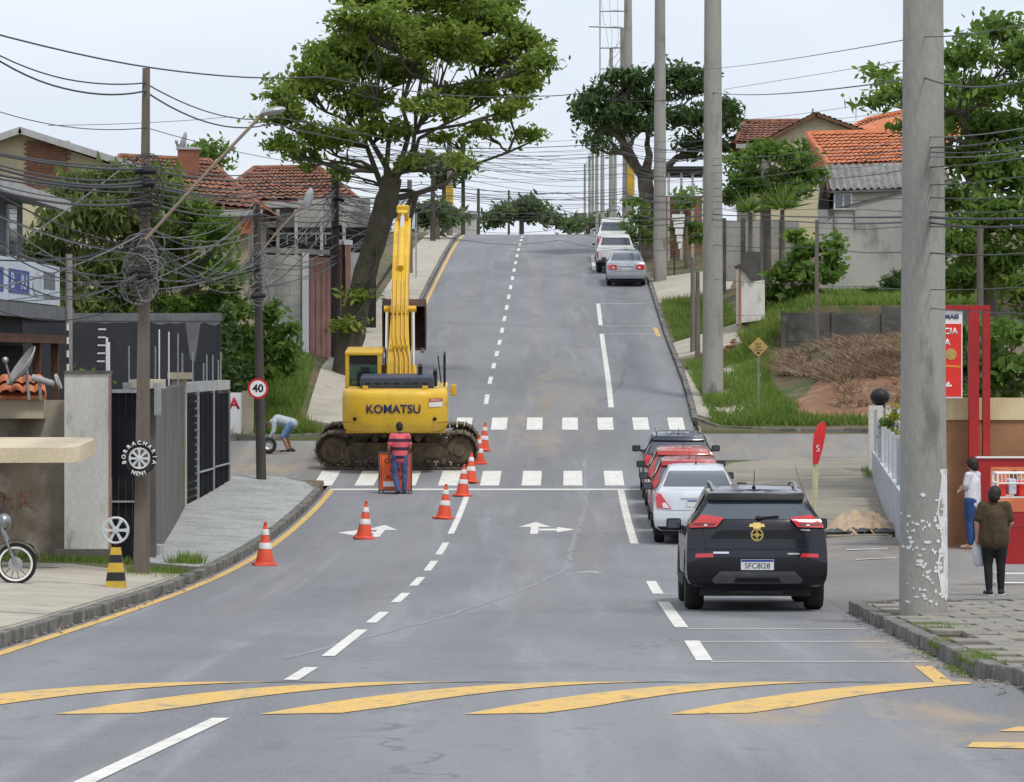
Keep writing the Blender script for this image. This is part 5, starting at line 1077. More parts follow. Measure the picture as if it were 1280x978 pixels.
def tiled(t,P,mat,pitch=.24,course=.45,amp=.05,name='roof_tiles',wave=False):   # P: eaveL, eaveR, ridgeR, ridgeL
    E0,E1,R1,R0=[Vector(p) for p in P]; W_=max((E1-E0).length,(R1-R0).length); H_=((R0+R1)/2-(E0+E1)/2).length
    nrm=(E1-E0).cross(R0-E0).normalized(); 
    if nrm.z<0: nrm=-nrm
    nc=max(2,int(W_/pitch)); nr=max(1,int(H_/course)); mb=MB(); K=4
    for r in range(nr):
        vs=[]
        for e in(0,1):
            v=(r+e)/nr
            for c in range(nc*K+1):
                u=c/(nc*K); ph=(c%K)/K; h=amp*(abs(math.sin(math.pi*ph)) if not wave else .5+.5*math.cos(2*math.pi*ph)); jit=.02*mnoise.noise((c//K*.9,r*1.7,W_)) if not wave else 0
                vs.append(E0.lerp(E1,u).lerp(R0.lerp(R1,u),v)+nrm*(h+jit+(.045 if e==0 and not wave else 0)))
        n=nc*K+1; mb.add(vs,[(k,k+1,n+k+1,n+k) for k in range(n-1)])
    mbd=MB(); quad_slab(mbd,[p-nrm*.02 for p in(E0,E1,R1,R0)],.05) if (R1-R0).length>1e-3 else mbd.add([E0-nrm*.03,E1-nrm*.03,R1-nrm*.03],[(0,1,2)]); mbd.build('roof_deck',M[mat],t,world=True)
    o=stuff(mb.build(name,M[mat],t,world=True)); return o
# --- left: stained boundary wall and white gate wall
g=-3.75
t=house('boundary_wall','stained plaster wall with a brown damp stain and faint red lettering behind the motorcycle','wall',-9.5,62); part(t,'wall_face','wall_stained',(-14,-7.47,62.0,62.25,g,-.75))
text('MK',.42,lambda a,b,c:Vector((-8.35+a,61.998-c,-2.45+b)),'faded_lettering',mk('faded_red',(.25,.10,.075),.9,(.30,.22,.16),s=9,lo=.45,hi=.6),t,ext=.002,world=True)
mb=MB(); tiled(t,[(-14,61.5,-.66),(-7.78,61.5,-.66),(-7.95,62.5,-.36),(-14,62.5,-.36)],'tile_orange',pitch=.19,course=.4)
part(t,'eave_beam','cream',(-14,-7.85,61.62,61.98,-1.05,-.7))
t=house('boundary_wall','white plaster gate wall streaked with black mould beside the dark gate','wall',-7.1,61.6); part(t,'wall_face','wall_white_dirty',(-7.468,-6.72,61.4,61.72,g,-.30)); part(t,'coping','wall_grey',(-7.47,-6.70,61.37,61.75,-.30,-.25)); part(t,'footing','wall_grey',(-7.6,-6.66,61.15,61.4,g,-3.22))
part(t,'corner_bead','pink_panel',(-6.72,-6.69,61.38,61.45,g,-.32))
t=house('sheet_gate','black sheet metal gate between the white wall and the square pole','gate',-6.4,61.6)
for k in range(5): part(t,'gate_panel','gate_dark',(-6.685+k*.115,-6.685+k*.115+.108,61.5+(.008 if k%2 else 0),61.54,-3.42,-.62))
part(t,'gate_rail','galv',(-6.69,-6.1,61.46,61.5,-2.45,-2.42),(-6.69,-6.1,61.46,61.5,-.62,-.56))
t=house('boundary_wall','rough grey wall with a cream capped pier along the pavement','wall',-6.5,70)
mb=MB(); mb.prism([(-6.07,62.3),(-7.02,79.0),(-7.25,79.0),(-6.3,62.3)],lambda a,b:(a,b,-3.8),lambda a,b:(a,b,-.62)); mb.build('wall_face',M['wall_grey'],t,world=True)
mb=MB(); mb.prism([(-6.01,62.1),(-6.07,62.9),(-6.4,62.9),(-6.35,62.1)],lambda a,b:(a,b,-3.8),lambda a,b:(a,b,-.55)); mb.build('pier',M['wall_grey'],t,world=True)
part(t,'pier_cap','cream',(-6.45,-5.93,62.0,63.0,-.55,-.40)); mb=MB(); mb.prism([(-6.99,78.9),(-7.0,79.25),(-7.3,79.25),(-7.3,78.9)],lambda a,b:(a,b,-3.8),lambda a,b:(a,b,-.5)); mb.build('pier',M['cream'],t,world=True)
part(t,'pier_cap','cream',(-7.38,-6.9,78.8,79.3,-.5,-.36))
part(t,'meter_box','galv',(-6.55,-6.42,61.9,62.08,-1.0,-.45),(-6.02,-5.92,61.9,62.08,-1.0,-.45)); 
part(t,'wall_plinth','fascia',(-6.2,-6.03,63.0,63.6,-3.6,-3.25))
# sliding gates further along, each leaf a thing
for k,(a,b,lb) in enumerate([((-7.06,79.3),(-6.98,81.6),'slatted dark gate leaf next to the cream pier'),((-6.97,81.7),(-6.88,84.6),'plain black gate leaf between two white posts'),((-6.87,84.7),(-6.76,87.7),'black gate leaf ending at the grey post by the side street')]):
    a=Vector((*a,0)); b=Vector((*b,0)); t=house('gate_leaf',lb,'gate',(a.x+b.x)/2,(a.y+b.y)/2); z0,z1=-3.38+.05*k,-.82-.03*k
    mb=MB(); d=(b-a); nrm=Vector((d.y,-d.x,0)).normalized()
    if k==0:
        for i in range(16):
            z=lerp(z0,z1,i/16); mb=MB(); mb.prism([(0,0),(1,0),(1,1),(0,1)],lambda u,v:a+d*u+Vector((0,0,z+.11*v))-nrm*.03,lambda u,v:a+d*u+Vector((0,0,z+.11*v))); mb.build('slat',M['gate_dark'],t,world=True)
    else:
        for i in range(6):
            u0,u1=i/6,(i+.97)/6; q=.012*(i%2); mb=MB(); mb.prism([(u0,0),(u1,0),(u1,1),(u0,1)],lambda u,v:a+d*u+Vector((0,0,lerp(z0,z1,v)))-nrm*.03+nrm*q,lambda u,v:a+d*u+Vector((0,0,lerp(z0,z1,v)))+nrm*q); mb.build('gate_panel',M['gate_dark'],t,world=True)
        mb=MB(); z=lerp(z0,z1,.3); mb.tube([a+nrm*.03+Vector((0,0,z)),b+nrm*.03+Vector((0,0,z))],.025,6); mb.build('gate_rail',M['galv'],t,world=True)
    mb=MB(); mb.tube([b+Vector((0,0,z0-.3)),b+Vector((0,0,z1+.05))],.05,6); mb.build('gate_post',M['galv' if k<2 else 'band_grey'],t,world=True)
t=house('roller_shutter_box','long pale lintel beam over the sliding gates','beam',-6.95,83.5); mb=MB(); mb.prism([(-7.06,79.4),(-6.74,88),(-6.95,88),(-7.3,79.4)],lambda a,b:(a,b,-.80),lambda a,b:(a,b,-.58)); mb.build('beam',M['fascia'],t,world=True)
part(t,'beam_post','fascia',(-7.3,-7.1,79.4,79.6,-3.5,-.8),(-7.0,-6.78,87.8,88.0,-3.4,-.82))
t=house('painted_wall','tall dark navy rendered wall with a grey unpainted top band','wall',-9.2,88.6); part(t,'wall_face','wall_darkblue',(-13.5,-7.02,88.6,88.85,-3.4,.84)); part(t,'top_band','band_grey',(-13.5,-7.0,88.58,88.87,.84,1.03))
mb=MB(); rr=random.Random(3); n=30; vs=[]
for i in range(n+1): x=lerp(-10.6,-7.03,i/n); vs+=[(x,88.594,.86),(x,88.594,.84-.03-.16*abs(mnoise.noise((x*2.3,1,0)))-(.0 if not -7.75<x<-7.6 else .9))]
mb.add(vs,[(2*i,2*i+2,2*i+3,2*i+1) for i in range(n)]); mb.build('bare_render',M['band_grey'],t,world=True)
# electric fence rods
t=house('electric_fence','row of white electric fence rods standing along the top of the gates and walls','fence',-6.9,80)
for px,py,y0 in [(133.5,422,61.6),(136,428,61.6),(161,433,66),(194,433,72),(199,412,75),(211,415,76),(222.5,417,78),(228,442,79.2),(241,440,81),(254.5,454,83),(258.5,443,84),(266,444,85),(273,450,86),(276,440,87)]:
    top=at(px,py,y0); mb=MB(); mb.tube([(top.x,top.y,-.62 if y0>62 else -.3),top],.016 if y0>62 else .02,6); mb.build('rod',M['sign_white' if px<137 or 198<px<212 else 'galv'],t,world=True)
for k in range(5):
    z=-.1+.22*k; mb=MB(); mb.tube([at(131+.4*k,452-10*k,61.55)+Vector((-.13,0,0)),at(131+.4*k,452-10*k,61.55)],.012,5); mb.build('insulator',M['sign_white'],t,world=True)
t=house('antenna_mast','black and white banded mast rising behind the stained wall','antenna',(85-640)*63/F,63)
for k in range(10):
    z=lerp(-.6,.55,k/10); mb=MB(); x=(84.5-640)*63/F; mb.tube([(x,63,z),(x,63,z+.115)],.02,8); mb.build('mast_band',M['sign_white' if k%2 else 'black_plastic'],t,world=True)
mb=MB(); mb.tube([((84.5-640)*63/F,63,-3.6),((84.5-640)*63/F,63,-.6)],.02,6); mb.build('mast_foot',M['black_plastic'],t,world=True)
# satellite dishes
def dish(label,c,r,aim,foot):
    t=thing('satellite_dish',label,'satellite dish',foot); q=Vector(aim).normalized().to_track_quat('Z','Y').to_matrix().to_4x4(); Mm=Matrix.Translation(c)@q; mb=MB()
    mb.lathe([(0,0),(r*.3,.012*r),(r*.6,.09*r),(r*.85,.19*r),(r,.27*r),(r,.31*r),(r*.6,.12*r),(0,.03*r)],Mm,28); mb.build('reflector',M['fascia'],t,world=True,smooth=True)
    mb=MB(); mb.tube([Mm@Vector((0,-r*.9,.1*r)),Mm@Vector((0,-r*.25,r*.9))],.02,6); mb.ell(Mm@Vector((0,-r*.2,r*.95)),(.06,.06,.06)); mb.build('feed_arm',M['galv'],t,world=True)
    mb=MB(); mb.tube([foot,c],.03,6); mb.build('mount',M['galv'],t,world=True)
dish('grey satellite dish tilted on the tiled lean-to roof by the stained wall',at(33,462,61.2),.40,(-.75,-.25,.55),at(36,500,61.2))
t=thing('horn_antenna','stubby grey antenna arm pointing over the stained wall','antenna',at(50,480,60.9)); mb=MB(); mb.tube([at(40,472,60.9),at(68,480,60.9)],[.06,.05],10); mb.build('arm',M['fascia'],t,world=True); mb=MB(); mb.lathe([(.07,0),(.13,.02),(.13,.06),(.07,.05)],Matrix.Translation(at(70,478,60.9))@Matrix.Rotation(R(70),4,'Y'),16,close=True); mb.build('ring',M['fascia'],t,world=True); mb=MB(); mb.tube([at(50,477,60.9),at(50,500,60.95)],.03,6); mb.build('mount',M['galv'],t,world=True)
# tan awning slab in the foreground
t=house('awning','tan canvas awning edge over the motorcycle','awning',-8.6,56); mb=MB(); vs=[]
mb.prism([(-14,57.4),(-6.55,57.4),(-6.42,56.6),(-6.50,55.3),(-6.62,55.0),(-14,54.7)],lambda a,b:(a,b,-1.27-.14*(57.4-b)/2.7-.03),lambda a,b:(a,b,-1.27-.14*(57.4-b)/2.7)); mb.build('canopy_top',M['awning'],t,world=True)
mb=MB(); P=[(-14,54.68),(-6.62,54.98),(-6.49,55.3),(-6.41,56.6)]; vs=[]
for i,(a,b) in enumerate(P):
    z=-1.27-.14*(57.4-b)/2.7; vs+=[(a,b,z+.02),(a,b,z-.20)]
for i,(a,b) in enumerate(P): z=-1.27-.14*(57.4-b)/2.7; vs+=[(a-.04,b+.05,z+.02),(a-.04,b+.05,z-.20)]
mb.add(vs,[(2*i,2*i+2,2*i+3,2*i+1) for i in range(3)]+[(8+2*i,9+2*i,11+2*i,10+2*i) for i in range(3)]+[(2*i+1,2*i+3,8+2*i+3,8+2*i+1) for i in range(3)]); mb.build('valance',M['awning'],t,world=True)
for x in(-8.6,-12.5): mb=MB(); mb.tube([(x,55.4,-3.5),(x,55.4,-1.4)],.05,8); mb.build('post',M['pole_dark'],t,world=True)
# shop building at the left edge
t=house('shop_building','blue grey two storey shop with a pale roof overhang and shop sign','building',-12,68)
part(t,'wall','wall_bluegrey',(-20,-10,58,75.2,-3.6,3.35)); mb=MB(); quad_slab(mb,[(-9.2,57,3.15),(-9.2,76.2,3.15),(-20,76.2,5.1),(-20,57,5.1)],.16); mb.build('roof',M['fascia'],t,world=True); mb=MB(); mb.bb(-9.28,-9.14,57,76.25,2.98,3.2); mb.build('gutter',M['fascia'],t,world=True)
w_=part(t,'window','sign_white',(-9.99,-9.94,72.6,73.9,1.95,3.0)); part(w_,'pane','glass_dark',(-9.935,-9.93,72.7,73.8,2.02,2.93))
part(t,'canopy','band_grey',(-10,-9.05,57,76,.72,.98)); part(t,'canopy_beam','wood_brown',(-9.6,-9.2,57,75.9,.25,.42)); 
for y in(72.5,75.4): part(t,'post','wood_brown',(-9.45,-9.3,y,y+.15,-3.6,.25))
part(t,'shop_front_shade','shade_and_dark_roof',(-9.99,-9.96,58,75,-3.3,.2))  # near-black sheet paints the shade of the shop interior
mb=MB(); mb.bb(-9.35,-9.29,58.5,75.6,1.03,1.82); sb=mb.build('shop_sign',M['sign_board'],t,world=True)
for y0,y1 in((64.5,67.2),(67.9,70.8)): mb=MB(); mb.bb(-9.29,-9.283,y0,y1,1.17,1.62); mb.build('sign_block',M['sign_blue'],sb,world=True)
for s,y in(('R',66.4),('B',68.4),('IU',70.0)): text(s,.42,lambda a,b,c,y=y:Vector((-9.283+c,y+a*2.2,1.39+b)),'lettering',M['sign_board'],sb,ext=.006,world=True)
mb=MB(); mb.lathe([(0,0),(.33,0),(.33,.01),(0,.01)],Matrix.Translation((-9.285,71.9,1.42))@Matrix.Rotation(R(90),4,'Y')@Matrix.Diagonal((.7,2,1,1)),20); mb.build('sign_disc',M['paleblue'],sb,world=True)
mb=MB(); mb.bb(-9.29,-9.284,73,74.8,1.33,1.68); mb.bb(-9.29,-9.284,73,74.8,1.15,1.22); mb.build('sign_block',M['band_grey'],sb,world=True)
# yellow gable house with the brick panel
Y=112; t=house('gabled_house','yellow gabled house with a red brick chimney panel behind the bushes','house',-16,Y+3); ap=at(28,160,Y); er=at(168,204,Y); el_=Vector((ap.x-(er.x-ap.x),Y,er.z-.1))
mb=MB(); mb.prism([(el_.x,-2),(er.x-.25,-2),(er.x-.25,er.z-.2),(ap.x,ap.z-.22),(el_.x,el_.z-.2)],lambda a,b:(a,Y,b),lambda a,b:(a,Y+11,b)); mb.build('wall',M['wall_yellow'],t,world=True)
for E in(er,el_): mb=MB(); sg=1 if E is er else -1; quad_slab(mb,[(ap.x,Y-.6,ap.z),(ap.x,Y+11.4,ap.z),(E.x+.3*sg,Y+11.4,E.z-.1),(E.x+.3*sg,Y-.6,E.z-.1)],.2); mb.build('roof',M['fascia'],t,world=True)
bx0,bx1=at(30,0,Y).x,at(88,0,Y).x; ch=M['brick_red']; k=0; bmesh_={}
pn=thing  # bricks of the panel, each a part of the house
zb0,zb1=at(0,236,Y).z,at(0,170,Y).z; nrow=20
part(t,'brick_backing','cream',(bx0,bx1,Y-.03,Y,zb0,zb1-.15))
bw,bh=(bx1-bx0)/9,(zb1-zb0-.15)/nrow
mb=MB(); mb.bbox((0,0,0),(bw-.02,.04,bh-.014),.006); bme=mb.mesh('brick',ch)
for i in range(nrow):
    for j in range(10):
        x=bx0+(j+.5)*bw-(bw/2 if i%2 else 0)
        if x-bw/2<bx0-.01 or x+bw/2>bx1+.01: continue
        o=mkobj('brick',bme,t,world=True); o.location=Vector((x,Y-.045+rnd.uniform(-.004,.004),zb0+(i+.5)*bh))
# tiled houses on the left
def hip_house(name,label,Y,ridge,eave,depth,wallmat,tile='tile_old',over=.5,zb=-2,pitch=.26):
    (rx0,ry0),(rx1,ry1)=ridge; (ex0,ey0),(ex1,ey1)=eave; t=house(name,label,'house',at((ex0+ex1)/2,0,Y).x,Y+depth/2)
    A,B=at(ex0,ey0,Y),at(ex1,ey1,Y); C,D=at(rx1,ry1,Y+depth/2),at(rx0,ry0,Y+depth/2)
    tiled(t,[A,B,C,D],tile,pitch=pitch)
    A2=Vector((A.x,Y+depth,A.z)); B2=Vector((B.x,Y+depth,B.z)); tiled(t,[B,B2,C,C],tile,pitch=pitch); tiled(t,[A2,A,D,D],tile,pitch=pitch); tiled(t,[B2,A2,D,C],tile,pitch=pitch)
    mb=MB(); mb.tube([D+Vector((0,0,.05)),C+Vector((0,0,.05))],.11,6); mb.tube([B,C+Vector((0,0,.05))],.10,6); mb.tube([A,D+Vector((0,0,.05))],.10,6); mb.build('ridge_tiles',M[tile],t,world=True)
    part(t,'wall',wallmat,(A.x+over,B.x-over,Y+over,Y+depth-over,zb,min(A.z,B.z)+.05)); part(t,'eave_board','fascia',(A.x,B.x,Y-.03,Y+.02,min(A.z,B.z)-.22,min(A.z,B.z)-.01))
    return t
t=hip_house('tiled_house','house with a dark red tiled roof and chimney behind the street lamp arm',121,((150,197),(262,203)),((120,246),(328,262)),10,'wall_beige')
part(t,'chimney','brick_red',(at(222,0,124).x,at(247,0,124).x,124,124.7,5.5,at(0,186,124).z)); part(t,'chimney_cap','fascia',(at(220,0,124).x,at(249,0,124).x,123.95,124.75,at(0,187,124).z,at(0,184,124).z))
part(t,'orange_panel','orange_wall',(at(296,0,121.3).x,at(314,0,121.3).x,121.2,121.5,at(0,292,121).z,at(0,257,121).z)); w_=part(t,'window','fascia',(at(262,0,121.3).x,at(288,0,121.3).x,121.42,121.5,at(0,300,121).z,at(0,268,121).z)); part(w_,'pane','glass_dark',(at(264,0,121.3).x,at(286,0,121.3).x,121.40,121.42,at(0,298,121).z,at(0,270,121).z))
dish('small satellite dish on the chimney of the tiled house',at(232,178,124.3),.33,(-.95,.15,.3),at(231,186,124.3))
t=hip_house('tiled_house','long red tiled house with a grey upper facade and dark veranda','132' and 132,((318,212),(398,211)),((262,252),(446,248)),9,'wall_pale',zb=0)
part(t,'grey_facade','wall_concrete',(at(372,0,131).x,at(462,0,131).x,131.4,131.7,at(0,284,131).z,at(0,247,131).z)); part(t,'veranda','shade_and_dark_roof',(at(318,0,131.3).x,at(470,0,131.3).x,131.32,131.4,1.0,at(0,284,131).z))  # veranda part is a near-black sheet, its shade put into the colour
for px in(345,368,400,428): part(t,'veranda_post','fascia',(at(px,0,131).x,at(px+4,0,131).x,131.05,131.15,at(0,320,131).z,at(0,262,131).z))
for k in range(9): part(t,'veranda_rail','galv',(at(322+k*12,0,131).x,at(323.5+k*12,0,131).x,131.1,131.14,at(0,306,131).z,at(0,292,131).z))
part(t,'veranda_rail','galv',(at(318,0,131).x,at(430,0,131).x,131.1,131.14,at(0,293,131).z,at(0,291,131).z))
# block wall with pink panels
t=house('garden_wall','pale block wall with rose pink ribbed panels and white posts','wall',-6.6,116)
def slanted(px0,px1,py0,py1,Y0,Y1,mat,nm,th=.2,rel=0):
    a,b=at(px0,py1,Y0),at(px1,py1,Y1); z0=min(a.z,b.z); zt=at(0,py0,(Y0+Y1)/2).z; mb=MB(); mb.prism([(a.x,Y0-rel),(b.x,Y1-rel),(b.x,Y1+th),(a.x,Y0+th)],lambda p,q:(p,q,z0-1.2),lambda p,q:(p,q,zt)); return mb.build(nm,M[mat],t,world=True)
a=at(328,0,114); b=at(379,0,115.5)
rows=12; zt,zb0=at(0,318,114).z,at(0,440,114).z-.8
for i in range(rows):
    for j in range(3):
        q0,q1=(j-(.5 if i%2 else 0))/3,(j+1-(.5 if i%2 else 0))/3; q0=max(0,q0); q1=min(1,q1)
        if i%2 and j==2: q1=1
        mb=MB(); X0,X1=lerp(a.x,b.x,q0)+.006,lerp(a.x,b.x,q1)-.006; Y0,Y1=lerp(114,115.5,q0),lerp(114,115.5,q1); z0=lerp(zb0,zt,i/rows)+.006; z1=lerp(zb0,zt,(i+1)/rows)-.006
        mb.prism([(X0,Y0),(X1,Y1),(X1,Y1+.15),(X0,Y0+.15)],lambda p,q:(p,q,z0),lambda p,q:(p,q,z1)); mb.build('wall_block',M['wall_pale'],t,world=True)
slanted(328,379,319,440,114.04,115.54,'cream','wall_mortar',.1); slanted(326,412,311,319,113.9,116.6,'wall_concrete','coping',.3)
slanted(378,386,316,440,115.4,115.7,'sign_white','wall_post',.25,.05)
slanted(386,413,322,440,115.8,116.6,'pink_panel','pink_panel',.15)
for px in(388,395,402,409): slanted(px,px+3,324,440,115.82+.03*(px-386),115.9+.03*(px-386),'pink_panel','panel_rib',.1,.06)
for px in(425,432): slanted(px,px+6,305,440,117.4,117.7,'pink_panel','gate_pier',.3); slanted(px-2,px+8,300,306,117.3,117.8,'sign_white','pier_cap',.45,.1).location.z=0
slanted(438,452,316,440,118.2,118.6,'wall_pale','wall_end',.2)
for o in t.children:
    if o.name.startswith(('pier_cap','coping')):
        for v in o.data.vertices:
            zm=max(p.co.z for p in o.data.vertices)
            if v.co.z<zm-.2: v.co.z=zm-.16
# the white wall stub with the red A
t=house('painted_wall','short white wall painted with a big red letter A by the grass bank','wall',-7.6,100.9); A_=at(283,548,100.9); B_=at(303,548,100.9); part(t,'wall_face','sign_white',(A_.x,B_.x,100.8,101.0,-2.4,at(0,491,100.9).z)); text('A',.42,lambda a,b,c:Vector(((A_.x+B_.x)/2+a,100.795-c,at(0,505,100.9).z+b)),'lettering',M['sign_red'],t,ext=.004,world=True,bold=.012)
part(t,'pier','wall_beige',(B_.x,B_.x+.3,100.75,101.1,-2.4,at(0,489,100.9).z))
# --- right side
t=house('boundary_wall','terracotta wall with a cream top band behind the women','wall',9.5,67.3); part(t,'wall_face','terracotta',(7.15,16,67.2,67.45,-3.7,-1.17)); part(t,'top_band','cream_band',(7.12,16,67.16,67.49,-1.17,-.77))
t=house('low_wall','pale blue low wall running from the terracotta wall to the side street','wall',8.2,80); mb=MB(); mb.prism([(7.15,67.6),(8.85,90.5),(9.05,90.5),(7.35,67.6)],lambda a,b:(a,b,-3.8),lambda a,b:(a,b,-2.55+.035*(b-67)*.25)); mb.build('wall_face',M['paleblue'],t,world=True)
for k in range(8):
    q=k/8+.05; x,y=lerp(7.25,8.95,q),lerp(67.6,90.5,q); part(t,'fence_rail_post','paleblue',(x-.06,x+.06,y-.06,y+.06,-2.6,-1.6))
t=house('gate_post','white concrete gate post with a black globe lamp at the corner','post',9.0,91); px0,px1=at(1086,0,91).x,at(1103,0,91).x; part(t,'post','wall_white_dirty',(px0,px1,90.8,91.15,-3.4,at(0,507,91).z)); part(t,'post_groove','fascia',(px0+.12,px0+.18,90.785,90.8,-3.0,at(0,512,91).z)); part(t,'post','wall_white_dirty',(px1+.06,px1+.2,90.8,91.1,-3.4,at(0,507,91).z)); part(t,'infill_panel','paleblue',(px1+.2,px1+.5,90.9,91.0,-3.3,at(0,510,91).z)); mb=MB(); c=at(1100,496,90.97); mb.ell(c,(.24,.24,.22),None,18,12); mb.build('globe_lamp',M['black_plastic'],t,world=True,smooth=True); mb=MB(); mb.lathe([(.1,0),(.14,.06),(.1,.1)],Matrix.Translation(c-Vector((0,0,.28)))); mb.build('lamp_base',M['black_plastic'],t,world=True)
# pharmacy pylon sign
mk('pylon_red',(.40,.02,.022),.45,(.34,.018,.02),s=2); mk('sign_redbright',(.75,.035,.025),.45,fine=.03)
Y=66.7; t=house('pylon_sign','red pharmacy pylon sign with a hanging white and red panel','sign',8.3,Y); xx=lambda px:at(px,0,Y).x; zz=lambda py:at(0,py,Y).z
part(t,'column','pylon_red',(xx(1211.5),xx(1224),Y,Y+.2,-3.5,zz(384))); part(t,'column','pylon_red',(xx(1229),xx(1238),Y+.02,Y+.18,-3.5,zz(384))); part(t,'top_arm','pylon_red',(xx(1131),xx(1238),Y+.01,Y+.19,zz(387.5),zz(382)))
pn=part(t,'sign_panel','sign_white',(xx(1134),xx(1203.5),Y+.05,Y+.13,zz(498),zz(388))); part(pn,'panel_field','sign_redbright',(xx(1135),xx(1202),Y+.042,Y+.05,zz(496),zz(405)))
mk('ink_blue',(.05,.07,.14),.5,fine=0); mk('orange_line',(.8,.25,.02),.5,fine=0)
rt=lambda s,px,py,size,m,nm='lettering':text(s,size,lambda a,b,c:Vector((xx(px)+a,Y+.04-c,zz(py)+b)),nm,M[m],pn,ext=.004,world=True,align='RIGHT',bold=.004)
rt('MAIS',1199,396,.12,'ink_blue'); rt('FARMÁCIA',1197.5,414.5,.16,'sign_white'); rt('A',1188.5,428.5,.17,'sign_white')
mb=MB(); mb.lathe([(0,0),(.105,0),(.105,.008),(0,.008)],Matrix.Translation((xx(1189),Y+.042,zz(443)))@Matrix.Rotation(R(90),4,'X'),24); mb.build('gold_seal',M['sign_faded'],pn,world=True)
mb=MB(); mb.prism([(1136,453),(1201,457.5),(1201,460),(1136,455.5)],lambda a,b:(xx(a),Y+.042,zz(b)),lambda a,b:(xx(a),Y+.036,zz(b))); mb.build('orange_line',M['orange_line'],pn,world=True)
mb=MB(); mb.prism([(1182,481),(1186,477),(1188,479),(1185.5,481),(1190,481),(1190,483.5),(1182,483.5)],lambda a,b:(xx(a),Y+.042,zz(b)),lambda a,b:(xx(a),Y+.036,zz(b))); mb.build('white_mark',M['sign_white'],pn,world=True)
Y=66.45; t=house('advert_panel','red advertising counter with a portrait poster beside the pharmacy pylon','advert',9.6,Y+.3); part(t,'counter','pylon_red',(xx(1222),13.5,Y+.0,Y+.2,-3.5,at(0,573,Y).z)); part(t,'counter_edge','sign_white',(xx(1222)-.02,13.52,Y-.03,Y+.22,at(0,573,Y).z,at(0,571,Y).z))
mk('poster_orange',(.62,.16,.07),.5,(.70,.26,.12),s=3); po=part(t,'poster','poster_orange',(xx(1238),12,Y-.012,Y,at(0,640,Y).z,at(0,584,Y).z)); mb=MB(); c=at(1268,600,Y); mb.ell((c.x,Y-.012,c.z),(.10,.01,.18)); mb.build('portrait_hair',M['wood_brown'],po,world=True); mb=MB(); mb.ell((c.x+.10,Y-.016,c.z-.02),(.07,.01,.10)); mb.build('portrait_face',M['skin_pale'],po,world=True)
Y=52; t=house('display_rack','white wire basket rack with goods standing in front of the red counter','rack',(1272-640)*Y/F,Y); x0,x1=xx(1247)*52/63.5,xx(1310)*52/63.5; x0=at(1247,0,Y).x; x1=at(1310,0,Y).x; zt=at(0,592,Y).z; z0=gz(x0,Y)
mb=MB()
for x in(x0,x1):
    for y in(Y,Y+.5): mb.tube([(x,y,z0),(x,y,zt)],.016,6)
for z in(zt,zt-.14,z0+.18,z0+.05): mb.tube([(x0,Y,z),(x1,Y,z)],.012,5); mb.tube([(x0,Y,z),(x0,Y+.5,z)],.012,5); mb.tube([(x0,Y+.5,z),(x1,Y+.5,z)],.012,5)
mb.build('frame',M['sign_white'],t,world=True); mb=MB()
for k in range(14): x=lerp(x0,x1,k/13); mb.tube([(x,Y-.005,zt),(x+.01,Y-.005,zt-.14)],.006,5)
mb.build('basket_wires',M['sign_white'],t,world=True)
for k in range(5):
    mb=MB(); x=lerp(x0+.08,x1-.1,k/4); mb.bbox((x,Y+.2,zt-.22+.03*(k%2)),(.11,.2,.22),.02,Matrix.Rotation(.2*k,3,'Z')); mb.build('goods_packet',M['bag_white' if k%2 else 'sign_redbright'],t,world=True)
part(t,'basket_tray','sign_white',(x0,x1,Y,Y+.5,zt-.345,zt-.33)); part(t,'lower_panel','pylon_red',(x0+.06,x1,Y+.2,Y+.24,z0+.3,z0+.85))
# sand heap on a black tarp
x,y=gp(1080,668,50); z=gz(x,y); t=thing('sand_heap','heap of pale sand tipped on a black tarp at the edge of the parking area','sand',(x,y,z)); mk('sand',(.50,.38,.26),.95,(.42,.31,.21),s=3,c3=(.56,.45,.33),s3=8,bump=.6,bs=14); mk('tarp',(.02,.023,.03),.45,(.04,.045,.055),s=4)
mb=MB(); n=26; vs=[]
for i in range(n+1):
    for j in range(n+1):
        u,v=-1+2*i/n,-1+2*j/n; h=max(0,.15*math.exp(-((u+.25)**2*9+v*v*5))+.12*math.exp(-((u-.35)**2*11+(v-.1)**2*6))+.26*(1-u**4)*(1-v*v)+(.20*mnoise.noise((u*4.5,v*4.5,1))+.10*mnoise.noise((u*11,v*11,1)))*max(0,1-u*u)-.03); vs.append((u*.78,.45+v*.9,h))
mb.add(vs,[(i*(n+1)+j,(i+1)*(n+1)+j,(i+1)*(n+1)+j+1,i*(n+1)+j+1) for i in range(n) for j in range(n)]); mb.build('sand_pile',M['sand'],t,smooth=True)
mb=MB(); vs=[]; n=22
for i in range(n+1):
    for j in range(6): u=-1+2*i/n; vs.append((u*.85,-.42+.13*j,.05+.17*abs(mnoise.noise((u*3.3,j*.7,2)))*(1 if 0<j<5 else .3)))
mb.add(vs,[(i*6+j,i*6+6+j,i*6+7+j,i*6+j+1) for i in range(n) for j in range(5)]); mb.build('tarp',M['tarp'],t,smooth=True)
# retaining wall of concrete panels
Y=117.5; t=house('retaining_wall','low dark concrete panel wall holding up the grass terrace','wall',12,Y); x0=at(979,0,Y).x
for k in range(9):
    xa=x0+k*1.6; hi=at(0,391 if k<1 else (392 if k<2 else 384),Y).z
    part(t,'wall_post','block_dark',(xa-.07,xa+.07,Y-.12,Y+.1,-1.6,hi+.05))
    for r in range(3): z0_,z1_=lerp(-1.4,hi,r/3)+.01,lerp(-1.4,hi,(r+1)/3)-.01; part(t,'wall_panel','block_dark',(xa+.07,xa+1.53,Y-.05+.008*(r%2),Y+.03,z0_,z1_))
